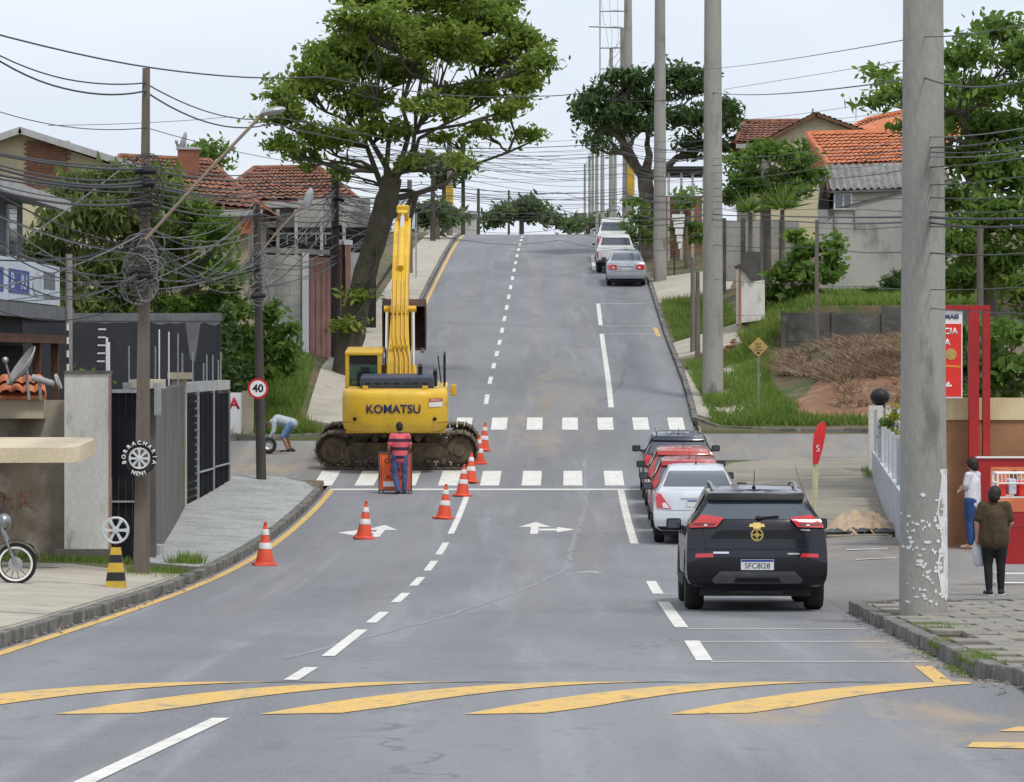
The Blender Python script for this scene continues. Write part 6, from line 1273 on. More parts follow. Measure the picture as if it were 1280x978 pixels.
# tall concrete wall and shed
Y=136; t=house('tall_wall','tall pale concrete wall with a sloping top beyond the grass terrace','wall',14,Y+.2); L_=at(1040,264,Y); R_=at(1200,222,Y)
mb=MB(); mb.prism([(L_.x,1.5),(R_.x,1.5),(R_.x,R_.z),(L_.x+.1,L_.z)],lambda a,b:(a,Y,b),lambda a,b:(a,Y+.3,b)); mb.build('wall_face',M['wall_concrete'],t,world=True); mb=MB(); quad_slab(mb,[(L_.x-.1,Y-.06,L_.z+.05),(R_.x,Y-.06,R_.z+.06),(R_.x,Y+.36,R_.z+.06),(L_.x-.1,Y+.36,L_.z+.05)],.07); mb.build('coping',M['block_dark'],t,world=True)
mb=MB(); mb.prism([(1024,286),(1041,272),(1041,360),(1024,360)],lambda a,b:at(a,b,Y+.02),lambda a,b:at(a,b,Y+.28)); mb.build('wall_step',M['wall_concrete'],t,world=True)
mb=MB(); mb.tube([at(1042,262,Y-.06),at(1069,262,Y-.06),at(1070,285,Y-.06)],.04,6); mb.build('downpipe',M['wall_concrete'],t,world=True)
Y=141; t=house('shed','small house with a grey corrugated fibre cement roof above the concrete wall','shed',13.5,Y+2); E0,E1,R1_,R0_=at(1038,239,Y),at(1150,236,Y),at(1145,206,Y+4),at(1031,208,Y+4)
tiled(t,[E0,E1,R1_,R0_],'fibre_cement',pitch=.27,course=5,amp=.11,wave=True); part(t,'wall','wall_pale',(E0.x+.2,E1.x,Y+.3,Y+4,2,E0.z+.02)); mb=MB(); quad_slab(mb,[R0_+Vector((-.12,0,.05)),R0_+Vector((0,0,.05)),E0+Vector((0,0,.05)),E0+Vector((-.12,0,.05))],.3); mb.build('barge_board',M['wood_brown'],t,world=True)
mb=MB(); mb.prism([(1028,212),(1037,238),(1037,262),(1022,262)],lambda a,b:at(a,b,Y+1),lambda a,b:at(a,b,Y+3.5)); mb.build('side_wall',M['block_dark'],t,world=True)
w_=part(t,'window','sign_white',(at(1043,0,Y).x,at(1066,0,Y).x,Y+.22,Y+.3,at(0,262,Y).z,at(0,241,Y).z)); part(w_,'pane','glass_mid',(at(1045,0,Y).x,at(1054,0,Y).x,Y+.2,Y+.22,at(0,260,Y).z,at(0,243,Y).z)); part(w_,'pane','glass_mid',(at(1056,0,Y).x,at(1064,0,Y).x,Y+.2,Y+.22,at(0,260,Y).z,at(0,243,Y).z))
Y=150; t=house('tiled_house','house with a bright orange tiled roof above the grey shed','house',15,Y+3); E0,E1,R1_,R0_=at(1036,206,Y),at(1190,200,Y),at(1185,163,Y+5),at(1009,167,Y+5); tiled(t,[E0,E1,R1_,R0_],'tile_orange',pitch=.23,course=.5); part(t,'wall','wall_pale',(E0.x+.3,E1.x-.2,Y+.4,Y+9,2.5,E0.z)); 
mb=MB(); mb.tube([R0_,R1_],.12,6); mb.tube([E0,R0_],.11,6); mb.build('ridge_tiles',M['tile_orange'],t,world=True); tiled(t,[Vector((E0.x,Y+10,E0.z)),E0,R0_,R0_],'tile_orange'); part(t,'parapet','sign_white',(at(1095,0,Y).x,at(1190,0,Y).x,Y-.05,Y+.1,at(0,214,Y).z,at(0,205,Y).z))
Y=168; t=house('gabled_house','beige gabled house with red tiled roof edges behind the garden trees','house',13.5,Y+4); ap=at(1019,143,Y); L_=at(945,184,Y); R_=at(1072,163,Y)
mb=MB(); mb.prism([(L_.x,3),(R_.x,3),(R_.x,R_.z-.1),(ap.x,ap.z-.1),(L_.x,L_.z-.1)],lambda a,b:(a,Y,b),lambda a,b:(a,Y+9,b)); mb.build('wall',M['wall_yellow'],t,world=True)
tiled(t,[(L_.x-.4,Y-.4,L_.z-.15),(ap.x,Y-.4,ap.z+.02),(ap.x,Y+9.3,ap.z+.02),(L_.x-.4,Y+9.3,L_.z-.15)],'tile_old'); tiled(t,[(ap.x,Y-.4,ap.z+.02),(R_.x+.5,Y-.4,R_.z-.12),(R_.x+.5,Y+9.3,R_.z-.12),(ap.x,Y+9.3,ap.z+.02)],'tile_old')
mb=MB(); quad_slab(mb,[(L_.x-.4,Y-.42,L_.z-.12),(ap.x,Y-.42,ap.z+.06),(ap.x,Y-.3,ap.z+.06),(L_.x-.4,Y-.3,L_.z-.12)],.15); quad_slab(mb,[(ap.x,Y-.42,ap.z+.06),(R_.x+.5,Y-.42,R_.z-.1),(R_.x+.5,Y-.3,R_.z-.1),(ap.x,Y-.3,ap.z+.06)],.15); mb.build('barge_board',M['wood_brown'],t,world=True)
mb=MB(); mb.tube([at(1016,148,Y-.2),at(1016,136,Y-.2)],.05,6); mb.tube([at(1070,150,Y-.2),at(1070,122,Y-.2)],.02,5); mb.build('antenna',M['galv'],t,world=True)
Y=178; t=hip_house('tiled_house','red tiled roof of a house showing between the dark tree and the gable',Y,((930,153),(1000,152)),((920,178),(1000,180)),8,'wall_beige',zb=3)
t=hip_house('tiled_house','faded pink roofed house partly hidden by the big concrete pole',176,((1085,150),(1190,128)),((1050,166),(1200,172)),9,'wall_beige','tile_orange',zb=3)
# slab fence and white wall stub on the right slope
Y=146; t=house('slab_fence','grey concrete slab fence below the garden trees','fence',9.5,Y)
for k in range(4):
    xa=at(905+k*24,0,Y).x; xb=at(905+(k+1)*24,0,Y).x; part(t,'fence_post','block_dark',(xa-.08,xa+.08,Y-.08,Y+.08,1.5,at(0,273,Y).z))
    for r in range(4): zt_,zb_=at(0,276+19*r,Y).z,at(0,276+19*(r+1),Y).z; part(t,'fence_slab','wall_concrete',(xa+.08,xb-.08,Y-.03,Y+.03+.006*(r%2),zb_+.012,zt_-.012))
Y=125; t=house('wall_stub','stained white wall stub with an orange edge and sloping brick top','wall',8.1,Y); A_,B_=at(925,400,Y),at(956,400,Y)
mb=MB(); mb.prism([(926,332),(942,352),(956,350),(956,400),(926,404)],lambda a,b:at(a,b,Y),lambda a,b:at(a,b,Y)+Vector((0,2.6,0))); mb.build('wall_face',M['wall_white_dirty'],t,world=True); mb=MB(); mb.bb(A_.x-.05,A_.x+.04,Y-.04,Y+.06,.3,at(0,334,Y).z); mb.build('orange_edge',M['terracotta'],t,world=True)
mb=MB(); quad_slab(mb,[at(926,329,Y)+Vector((0,-.1,0)),at(943,350,Y)+Vector((0,-.1,0)),at(943,350,Y)+Vector((0,2.6,0)),at(926,329,Y)+Vector((0,2.6,0))],.1); mb.build('coping',M['block_dark'],t,world=True)
part(t,'dark_pier','block_dark',(at(928,0,Y+3).x,at(950,0,Y+3).x,Y+2.7,Y+3.1,.5,at(0,312,Y).z))
Y=121; t=house('brick_rubble','pile of red earth and broken bricks beside the driveway','rubble',at(905,0,Y).x,Y)
rr=random.Random(9)
for k in range(26):
    mb=MB(); x=at(905,0,Y).x+rr.gauss(0,.35); y=Y+rr.gauss(0,.5); mb.bbox((x,y,gz(x,y)+.05+rr.random()*.12),(.22,.11,.09),.01,Matrix.Rotation(rr.uniform(0,3),3,'Z')@Matrix.Rotation(rr.uniform(-.5,.5),3,'X')); mb.build('brick',M['brick_red'],t,world=True)
# far ends and street clutter
Y=186; t=house('low_building','low grey building with a flat roof beside the left crest','building',at(590,0,Y+30).x-4,Y+30); part(t,'wall','wall_pale',(at(566,0,216).x-3,at(603,0,216).x-.4,216,222,5,at(0,268,216).z)); part(t,'roof','fascia',(at(564,0,216).x-3.1,at(605,0,216).x-.4,215.8,222.2,at(0,268,216).z,at(0,265,216).z))
Y=172; t=house('carport','dark flat roofed carport behind the hillside shrubs','carport',at(870,0,Y).x,Y+2); part(t,'roof','shade_and_dark_roof',(at(832,0,Y).x,at(884,0,Y).x,Y,Y+5,at(0,216,Y).z,at(0,208,Y).z)); 
for px in(836,852,866,880): part(t,'post','fascia',(at(px,0,Y).x-.06,at(px,0,Y).x+.06,Y+.1,Y+.22,3.5,at(0,214,Y).z))
part(t,'wall','terracotta',(at(838,0,Y).x,at(884,0,Y).x,Y+4.6,Y+4.9,3.5,at(0,240,Y).z))
t=house('street_board','small blue and white board on the brown pole by the big tree','sign',at(508,0,160).x,160.3); part(t,'board','sign_board',(at(496,0,160).x,at(520,0,160).x,160,160.08,at(0,286,160).z,at(0,266,160).z)); part(t,'board_post','galv',(at(519,0,160).x,at(521,0,160).x,160,160.08,gz(at(520,0,160).x,160)-.1,at(0,266,160).z))
t=house('shop_board','stack of white shop boards beside the pole on the hill','sign',at(848,0,162).x,162)
for k in range(5): part(t,'board','sign_white',(at(840+2*k,0,162).x,at(856-k,0,162).x,162,162.06,at(0,272+9*k,162).z-.12,at(0,268+9*k,162).z))
part(t,'board_post','pole_dark',(at(842,0,162).x,at(844,0,162).x,162.06,162.12,gz(at(843,0,162).x,162)-.1,at(0,266,162).z))
# motorcycle at the left edge
x,y=gp(20,731,40); t=thing('motorcycle','black motorcycle with a whitewall front tyre parked by the stained wall','motorcycle',(x,y,gz(x,y)),rz=R(0))
def mwheel(px_,r=.285):
    mb=MB(); Mw=Matrix.Translation((px_,0,r))@Matrix.Rotation(R(90),4,'X'); mb.lathe([(r*.84,-.04),(r*.95,-.05),(r,-.02),(r,.02),(r*.95,.05),(r*.84,.04)],Mw,32,close=True); o=mb.build('wheel',M['rubber'],t,smooth=True)
    mb=MB(); mb.lathe([(r*.74,.05),(r*.84,.056),(r*.84,.05),(r*.74,.045)],Mw,32,close=True); mb.build('whitewall',M['sign_white'],o,smooth=True); mb=MB(); mb.lathe([(r*.72,-.03),(r*.80,-.04),(r*.80,.05),(r*.72,.04)],Mw,32,close=True); mb.lathe([(0,-.06),(.05,-.06),(.05,.06),(0,.06)],Mw,14)
    for k in range(12): a=math.pi*k/6; mb.tube([(px_+math.cos(a)*.04,0,r+math.sin(a)*.04),(px_+math.cos(a+.2)*r*.76,0,r+math.sin(a+.2)*r*.76)],.005,4)
    mb.build('rim',M['black_plastic'],o,smooth=True); mb=MB(); mb.lathe([(0,.055),(.085,.055),(.10,.065),(0,.065)],Mw,20); mb.build('brake_disc',M['galv'],o)
mwheel(0); mwheel(-1.28)
mb=MB(); mb.tube([(0,-.07,.285),(-.16,-.07,.70),(-.24,-.06,.95)],.022,8); mb.tube([(0,.07,.285),(-.16,.07,.70),(-.24,.06,.95)],.022,8); mb.build('fork',M['steel'],t,smooth=True)
mb=MB()
for k in range(9): a=R(20+14*k); mb.box((math.cos(a)*.33,0,.285+math.sin(a)*.33),(.085,.13,.012),Matrix.Rotation(-a-R(90),3,'Y'))
mb.build('front_fender',M['paint_black'],t)
mb=MB(); mb.ell((-.17,0,.86),(.11,.11,.12)); mb.build('headlight',M['steel'],t,smooth=True)
mb=MB(); mb.tube([(-.22,-.36,1.02),(-.27,-.15,1.0),(-.25,0,.96),(-.27,.15,1.0),(-.22,.36,1.02)],.016,8); mb.build('handlebar',M['black_plastic'],t)
for sg in(-1,1): mb=MB(); mb.tube([(-.24,sg*.25,1.0),(-.2,sg*.3,1.18)],.008,5); mb.ell((-.2,sg*.31,1.2),(.02,.07,.05)); mb.build('mirror',M['black_plastic'],t)
mb=MB(); mb.ell((-.52,0,.80),(.28,.14,.14)); mb.build('fuel_tank',M['paint_black'],t,smooth=True); mb=MB(); mb.bbox((-1.02,0,.78),(.66,.24,.09),.03); mb.build('seat',M['black_plastic'],t,smooth=True)
mb=MB(); mb.bbox((-.60,0,.42),(.34,.26,.30),.05); mb.lathe([(.09,0),(.09,.22),(.08,.24)],Matrix.Translation((-.48,0,.5))@Matrix.Rotation(R(40),4,'Y'),14); mb.build('engine',M['galv'],t,smooth=True); mb=MB(); mb.tube([(-.25,0,.92),(-.38,0,.5),(-.7,0,.28),(-1.0,0,.34),(-.95,0,.72),(-.3,0,.86)],.025,8); mb.tube([(-1.28,-.09,.285),(-.9,-.09,.36)],.02,6); mb.tube([(-1.28,.09,.285),(-.9,.09,.36)],.02,6); mb.build('frame',M['black_plastic'],t)
mb=MB(); mb.tube([(-.4,-.14,.35),(-.8,-.15,.26),(-1.4,-.16,.36)],.035,8); mb.build('exhaust',M['steel'],t,smooth=True); mb=MB(); mb.tube([(-.7,.1,.3),(-.62,.3,.0)],.012,6); mb.build('kickstand',M['black_plastic'],t)
# ------------------------------------------------------------------ vegetation
rng=np.random.default_rng(11)
def leafmat(name,c1,c2,c3,trans=.3,rough=.55):
    m=bpy.data.materials.new(name); m.use_nodes=True; n=m.node_tree; L=n.links.new; b=n.nodes['Principled BSDF']; out=n.nodes['Material Output']
    at_=n.nodes.new('ShaderNodeAttribute'); at_.attribute_name='leafvar'; r=n.nodes.new('ShaderNodeValToRGB'); e=r.color_ramp.elements
    e[0].position=0; e[0].color=(*c1,1); e[1].position=1; e[1].color=(*c3,1); q=e.new(.5); q.color=(*c2,1); L(at_.outputs['Fac'],r.inputs[0]); L(r.outputs[0],b.inputs['Base Color'])
    b.inputs['Roughness'].default_value=rough; b.inputs['Specular IOR Level'].default_value=.35
    t=n.nodes.new('ShaderNodeBsdfTranslucent'); L(r.outputs[0],t.inputs['Color']); mxs=n.nodes.new('ShaderNodeMixShader'); mxs.inputs[0].default_value=trans
    L(b.outputs[0],mxs.inputs[1]); L(t.outputs[0],mxs.inputs[2]); L(mxs.outputs[0],out.inputs[0]); MATS[name]=m; return m
leafmat('leaf_bright',(.10,.16,.024),(.20,.29,.042),(.33,.39,.08),trans=.5); leafmat('leaf_dark',(.042,.080,.026),(.080,.140,.042),(.135,.20,.06),trans=.45); leafmat('leaf_olive',(.085,.12,.034),(.145,.195,.052),(.22,.27,.085),trans=.45); leafmat('leaf_mid',(.07,.14,.026),(.145,.245,.042),(.25,.35,.07),trans=.5); leafmat('leaf_yellow',(.26,.31,.03),(.40,.44,.04),(.50,.52,.06)); leafmat('leaf_far',(.075,.12,.05),(.12,.175,.065),(.165,.225,.085),trans=.45); leafmat('grass_blade',(.10,.15,.03),(.16,.25,.042),(.27,.33,.08),trans=.45); leafmat('dry_stalk',(.20,.135,.085),(.31,.225,.15),(.42,.33,.235),trans=.1,rough=.9)
mk('bark',(.15,.125,.10),.95,(.10,.082,.066),s=3,c3=(.13,.11,.085),s3=6,bump=.8,bs=14,stretch=(1,1,.5)); mk('bark_moss',(.09,.072,.055),.95,(.05,.065,.028),s=1.4,lo=.42,hi=.6,c3=(.12,.10,.075),s3=5,bump=.9,bs=10); 
def quads(name,C,U,V,var,mat,parent=None,kind=None,tri=False):   # leaf cards: centre, half axes
    N=len(C)
    if tri: P=np.stack([C-V,C+V,C+U],1).reshape(-1,3); k=3
    else: P=np.stack([C-U,C-V*.9+U*.1,C+U,C+V*.9+U*.1],1).reshape(-1,3); k=4
    me=bpy.data.meshes.new(name); me.vertices.add(N*k); me.vertices.foreach_set('co',P.astype(np.float32).ravel()); me.loops.add(N*k); me.loops.foreach_set('vertex_index',np.arange(N*k,dtype=np.int32)); me.polygons.add(N); me.polygons.foreach_set('loop_start',np.arange(0,N*k,k,dtype=np.int32)); me.polygons.foreach_set('loop_total',np.full(N,k,dtype=np.int32))
    a=me.attributes.new('leafvar','FLOAT','POINT'); a.data.foreach_set('value',np.repeat(np.clip(var,0,1),k).astype(np.float32)); me.materials.append(mat); me.update(); me.validate(); return mkobj(name,me,parent,world=parent is not None)
def leaves_for(pads,nsub,nleaf,spread,size,aspect=.45,droop=0.,up=.6):
    Cs=[];Us=[];Vs=[];vs=[];subs=[]
    for (c,r) in pads:
        c=np.array(c); r=np.array(r)
        for s in range(max(3,int(nsub*(r[0]*r[2])))):
            d=rng.normal(size=3); d/=np.linalg.norm(d); d[2]=abs(d[2])*.85+d[2]*.35 if rng.random()<.7 else d[2]
            q=c+d*r*(rng.random()**.45); subs.append((q,c)); n=int(nleaf*rng.uniform(.6,1.3)); sp=spread*rng.uniform(.7,1.3)
            p=q+rng.normal(size=(n,3))*sp*np.array([1,1,.55]); nz=rng.normal(size=(n,3))*.75+np.array([0,0,up]); nz/=np.linalg.norm(nz,axis=1)[:,None]
            a=rng.normal(size=(n,3)); a[:,2]-=droop; a-=nz*(a*nz).sum(1)[:,None]; a/=np.linalg.norm(a,axis=1)[:,None]+1e-9
            sz=size*rng.uniform(.6,1.3,size=(n,1)); Cs.append(p); Us.append(a*sz); Vs.append(np.cross(nz,a)*sz*aspect)
            vs.append(np.clip(rng.normal(.45,.16)+rng.normal(size=n)*.16,0,1))
    return np.concatenate(Cs),np.concatenate(Us),np.concatenate(Vs),np.concatenate(vs),subs
def wob(a,b,n,amt,seed):
    a,b=Vector(a),Vector(b); L=(b-a).length; out=[]
    for i in range(n+1):
        t=i/n; o=Vector((mnoise.noise((t*2.2+seed,0,seed)),mnoise.noise((seed,t*2.2,1)),mnoise.noise((2,seed,t*2.2))*.6))*L*amt*math.sin(math.pi*t); out.append(a.lerp(b,t)+o)
    return out
def tree(name,label,cat,Y,trunk,pads,leaf,size,nsub=14,nleaf=34,spread=.26,depth=1.0,barkm='bark',fork=None,aspect=.45,droop=0,group=None,zb=None,seed=0,twig=.5,limb=.28,up=.6,kr=1.0):
    # trunk: [(px,py,radius_m)], pads: [(px,py,rx,ry)] in photo pixels turned into metres at distance Y
    k=Y/F; rr=random.Random(seed+5); T=[at(p[0],p[1],Y) for p in trunk]; base=T[0].copy(); base.z=gz(base.x,base.y) if zb is None else zb
    t=thing(name,label,cat,base,group=group); T[0]=Vector((T[0].x,T[0].y,base.z-.3)); P3=[]
    for p in pads:
        px,py,rx,ry=p[:4]; dy=p[4] if len(p)>4 else rr.uniform(-1,1)*depth; c=at(px,py,Y+dy); P3.append(((c.x,c.y,c.z),(rx*k*kr,max(rx,ry)*k*.8*kr,ry*k*kr)))
    C,U,V,var,subs=leaves_for(P3,nsub,nleaf,spread,size,aspect,droop,up)
    mb=MB(); ts=[]
    for a,b,pa,pb in zip(T,T[1:],trunk,trunk[1:]): ts+=[(a.lerp(b,i/3),lerp(pa[2],pb[2],i/3)*(1+.22*mnoise.noise((i*1.7+a.x,a.z*2,b.z)))) for i in range(3)]
    ts.append((T[-1],trunk[-1][2])); mb.tube([q[0] for q in ts],[q[1] for q in ts],12)
    fk=T[fork] if fork is not None else T[-1]; r0=trunk[fork if fork is not None else -1][2]
    mains=[]; order=sorted(range(len(P3)),key=lambda i:(i*7+seed)%len(P3)); nm=max(2,min(7,len(P3)//3))
    for oi,i in enumerate(order):
        c,r=P3[i]; e=Vector(c)-Vector((0,0,r[2]*.5))
        if oi<nm: s_=T[-1] if oi%2 else fk; ra=r0*max(limb*2.6,.32)
        else:      # spring from the nearest point of a main limb
            best=min(((p-e).length+ (2 if p.z>e.z else 0),li,j) for li,mp in enumerate(mains) for j,p in enumerate(mp[:6]) if j>=1); s_=mains[best[1]][best[2]]; ra=r0*max(limb*2.6,.32)*lerp(.8,.35,best[2]/6)
        pts=wob(s_,e,6,.2,seed+i*3.1); mb.tube(pts,[lerp(ra,r0*.08,(j/6)**.8) for j in range(7)],7)
        if oi<nm: mains.append(pts)
        my=[q for q,cc in subs if abs(cc[0]-c[0])<1e-6 and abs(cc[2]-c[2])<1e-6]
        for q in my[::max(1,int(1/twig))]: j=rr.randint(3,6); mb.tube(wob(pts[j],q,3,.15,q[0]),[r0*.07+.012,r0*.05+.008,r0*.03+.006,.006],4,cap=False)
    mb.build('trunk',M[barkm],t,world=True,smooth=True,ang=70); quads('crown',C,U,V,var,M[leaf],t); return t
# the big street tree on the left
tree('street_tree','huge spreading green street tree with a leaning mossy trunk behind the excavator','tree',112.5,[(433,480,.50),(437,433,.44),(443,395,.40),(457,340,.36),(472,290,.34),(484,250,.34),(490,222,.31)],
 [(425,72,52,30),(385,112,50,28),(362,150,34,24),(352,185,26,16),(470,34,56,30),(540,8,66,30),(605,32,52,30),(650,58,38,28),(668,80,24,26),(640,108,38,24),(560,62,56,34),(500,92,52,28),(448,128,48,26),(408,172,44,20),(380,200,24,12),(590,118,46,22),(535,138,40,18),(475,165,42,18),(430,215,22,9),(640,140,34,14),(668,170,22,12),(610,165,32,12),(565,175,26,9),(520,200,22,8),(580,205,24,8),(450,60,50,30),(600,75,50,26),(515,45,55,30),(400,90,40,24),(345,120,18,14),(470,0,50,22),(575,-12,55,22),(615,8,40,22),(436,408,11,16,-.5),(446,372,8,10,-.5)],
 'leaf_bright',.13,nsub=40,nleaf=50,spread=.21,depth=3.4,barkm='bark_moss',fork=5,seed=1,twig=.34,limb=.10,kr=.95)
tree('street_tree','dark drooping street tree on the right hillside behind the tall poles','tree',180,[(812,300,.42),(810,262,.40),(806,222,.36)],
 [(748,122,26,18),(738,150,18,20),(760,165,28,16),(790,104,32,20),(835,96,30,18),(868,108,28,22),(888,142,28,24),(908,160,18,24),(860,150,30,20),(812,128,32,22),(776,140,30,18),(745,182,20,10),(870,185,22,12),(900,188,16,10),(730,130,12,10),(800,160,24,12)],'leaf_dark',.20,nsub=18,nleaf=48,spread=.33,depth=2.5,seed=2,droop=1.2,limb=.32)
tree('street_tree','tall bright green tree behind the thick concrete pole and pharmacy sign','tree',84,[(1236,460,.26),(1234,380,.24),(1228,300,.2),(1222,240,.17)],
 [(1205,72,34,24),(1250,40,36,22),(1275,75,28,26),(1108,98,20,14),(1135,120,34,18),(1100,128,12,6),(1195,115,40,20),(1250,118,36,24),(1180,150,40,20),(1235,165,44,24),(1280,170,34,40),(1205,205,42,24),(1262,225,40,30),(1195,255,34,26),(1240,275,40,30),(1285,280,30,40),(1205,310,34,28),(1255,335,40,32),(1200,355,30,24),(1285,370,30,34),(1150,160,34,16)],'leaf_mid',.13,nsub=62,nleaf=38,spread=.2,depth=2.2,seed=3,droop=.5)
tree('garden_tree','olive drooping garden tree above the dark navy wall','tree',104,[(135,470,.22),(132,400,.2),(130,340,.16)],
 [(100,238,30,18),(145,232,34,20),(180,246,30,24),(78,280,28,28),(120,280,36,28),(165,290,36,30),(85,335,32,30),(130,340,38,30),(175,350,32,34),(60,370,28,30),(110,390,40,26),(160,400,38,24),(50,320,18,20)],'leaf_olive',.20,nsub=44,nleaf=46,spread=.26,depth=2,seed=4,droop=1.8,aspect=.3,up=.35)
tree('garden_tree','dense dark green garden tree between the square pole and the tiled houses','tree',105,[(240,470,.22),(238,400,.2),(238,340,.16)],
 [(205,225,20,14),(225,255,28,20),(255,272,26,18),(270,300,28,20),(232,300,34,24),(215,340,30,28),(255,345,36,26),(280,350,18,22),(245,385,40,24),(285,385,16,26),(210,390,30,22),(190,300,20,30)],'leaf_mid',.14,nsub=42,nleaf=46,spread=.24,depth=1.8,seed=5)
tree('bush','leafy green bush on the grass bank behind the speed sign','bush',103.2,[(330,500,.08),(330,465,.07),(332,430,.05)],
 [(330,395,30,14),(355,415,24,16),(310,420,26,20),(340,440,32,20),(365,445,16,14),(300,455,20,26),(320,470,24,18),(350,465,20,12),(290,410,12,24)],'leaf_mid',.15,nsub=40,nleaf=34,spread=.17,depth=.9,seed=6)
tree('bush','dark ivy-like bush overgrowing the corner beside the navy wall','bush',101.9,[(290,520,.07),(290,480,.06)],[(288,430,10,26),(292,470,14,24),(285,400,10,20),(300,500,16,16)],'leaf_dark',.13,nsub=60,nleaf=34,spread=.15,depth=.3,seed=7)
tree('garden_tree','rounded tree top showing over the tiled roof with the chimney','tree',140,[(262,260,.2),(262,215,.15)],[(262,193,22,13),(240,196,14,10),(280,200,12,10),(262,184,12,6)],'leaf_mid',.16,nsub=24,nleaf=36,spread=.22,depth=1,seed=8,zb=1)
for i,(px,pads,Y,lb) in enumerate([(652,[(650,268,34,12),(682,273,16,11),(620,276,16,9),(660,257,22,7),(698,279,6,6)],250,'broad dark tree over the crest in line with the road'),(735,[(735,279,26,7),(718,283,12,5),(760,279,16,8)],255,'low round trees over the crest near the parked trucks'),(545,[(545,266,22,13),(530,278,12,12),(562,276,13,10)],192,'small leafy tree by the left kerb near the crest'),(556,[(548,206,24,9),(575,212,16,6),(560,222,18,7)],205,'tree with a low dark canopy behind the yellow plate pole'),(520,[(505,300,16,10)],215,'distant shrub beside the left pavement')]):
    tree('far_tree',lb,'tree',Y,[(px,300,.22),(px,pads[0][1]+6,.16)],pads,'leaf_far' if i!=3 else 'leaf_dark',.26,nsub=24,nleaf=44,spread=.38,depth=2,seed=20+i)
tree('bush','round bush beside the trucks on the hill','bush',171,[(800,310,.08),(800,285,.06)],[(800,282,18,20),(812,300,12,16),(795,255,14,12),(790,300,8,10)],'leaf_mid',.17,nsub=18,nleaf=36,spread=.24,depth=.8,seed=30)
tree('garden_tree','leafy shrub between the two concrete poles on the hill','bush',165,[(858,320,.1),(858,285,.08)],[(856,262,18,20),(868,285,14,18),(848,290,10,14),(862,240,14,12),(870,300,12,14)],'leaf_mid',.17,nsub=18,nleaf=36,spread=.24,depth=.9,seed=31)
tree('garden_tree','bushy garden tree in front of the beige gabled house','tree',140,[(960,290,.16),(958,255,.14),(958,235,.1)],[(930,208,24,16),(962,195,28,16),(1000,205,26,18),(1015,225,18,14),(975,225,32,16),(935,235,28,16),(915,250,16,18),(985,245,24,12)],'leaf_mid',.17,nsub=42,nleaf=40,spread=.22,depth=1.6,seed=32)
tree('bush','broad leafy shrub in front of the tall concrete wall','bush',127,[(1005,398,.09),(1006,365,.07),(1008,345,.05)],[(1010,318,30,14),(1040,312,18,18),(985,345,26,18),(1020,345,28,18),(975,372,22,14),(1005,372,24,14),(1045,340,14,16),(995,300,18,8)],'leaf_mid',.17,nsub=36,nleaf=30,spread=.18,depth=.9,seed=33,aspect=.6)
tree('bush','clump of narrow leaves at the foot of the tall concrete wall','bush',131,[(1112,390,.05),(1112,372,.04)],[(1112,358,18,14),(1100,366,10,10),(1122,350,10,14)],'leaf_dark',.22,nsub=50,nleaf=26,spread=.12,depth=.4,seed=34,aspect=.18)
tree('hedge','glossy big leaved hedge growing above the terracotta wall','hedge',71,[(1232,560,.08),(1230,500,.06)],[(1195,420,16,22),(1200,470,18,26),(1195,505,16,18),(1240,420,24,20),(1268,425,22,24),(1250,455,26,22),(1275,470,20,28),(1240,480,22,20),(1262,500,26,20),(1215,500,18,16),(1185,450,14,30)],'leaf_mid',.11,nsub=90,nleaf=22,spread=.13,depth=.5,seed=35,aspect=.6)
tree('conifer_shrub','yellow green conifer shrub behind the pale low wall','bush',83.5,[(1116,600,.05),(1116,560,.04)],[(1116,566,9,10),(1116,545,8,12),(1116,522,6,12)],'leaf_yellow',.07,nsub=260,nleaf=22,spread=.07,depth=.15,seed=36)
tree('conifer_shrub','dark green column shrub beside the white gate post','bush',86,[(1108,600,.05),(1108,560,.04)],[(1109,560,6,16),(1109,530,6,18)],'leaf_mid',.07,nsub=260,nleaf=22,spread=.07,depth=.15,seed=37)
tree('bush','small bright bush between the stained wall and the navy wall','bush',66,[(110,520,.03),(110,490,.03)],[(108,470,14,12),(122,478,10,10),(100,480,8,8)],'leaf_bright',.07,nsub=200,nleaf=20,spread=.09,depth=.2,seed=38,zb=-3.4)
# spiky yucca clump
def spiky(label,px,py,Y,n,ln,mat,seed):
    rr=np.random.default_rng(seed); b=at(px,py,Y); b.z=min(b.z,b.z); g_=gz(b.x,b.y); t=thing('yucca','' or label,'plant',(b.x,b.y,g_)); mb=MB(); mb.tube([(b.x,b.y,g_-.1),b],.08,6); mb.build('stem',M['bark'],t,world=True)
    d=rr.normal(size=(n,3)); d[:,2]=np.abs(d[:,2])*.8+.1; d/=np.linalg.norm(d,axis=1)[:,None]; L_=ln*rr.uniform(.6,1.1,size=(n,1)); C=np.array(b)+d*L_*.25; s_=np.cross(d,rr.normal(size=(n,3))); s_/=np.linalg.norm(s_,axis=1)[:,None]
    quads('spear_leaves',C,d*L_,s_*.035,rr.uniform(0,1,n),M[mat],t,tri=True)
spiky('spiky yucca plant beside the double concrete pole',978,262,137,140,1.0,'leaf_mid',1); spiky('spiky yucca plant half hidden by the double concrete pole',938,266,137,120,.9,'leaf_mid',2)
tree('weed','low leafy weed in the bare earth mound below the block wall','plant',108,[(1040,500,.02),(1040,492,.02)],[(1040,488,10,7),(1046,494,6,5)],'leaf_mid',.13,nsub=120,nleaf=16,spread=.08,depth=.2,seed=40)
tree('weed','tall pale weed near the block wall above the bare earth mound','plant',114,[(1080,465,.02),(1080,450,.02)],[(1078,448,11,8),(1086,456,6,6),(1074,436,5,6)],'leaf_mid',.13,nsub=110,nleaf=16,spread=.08,depth=.2,seed=41)
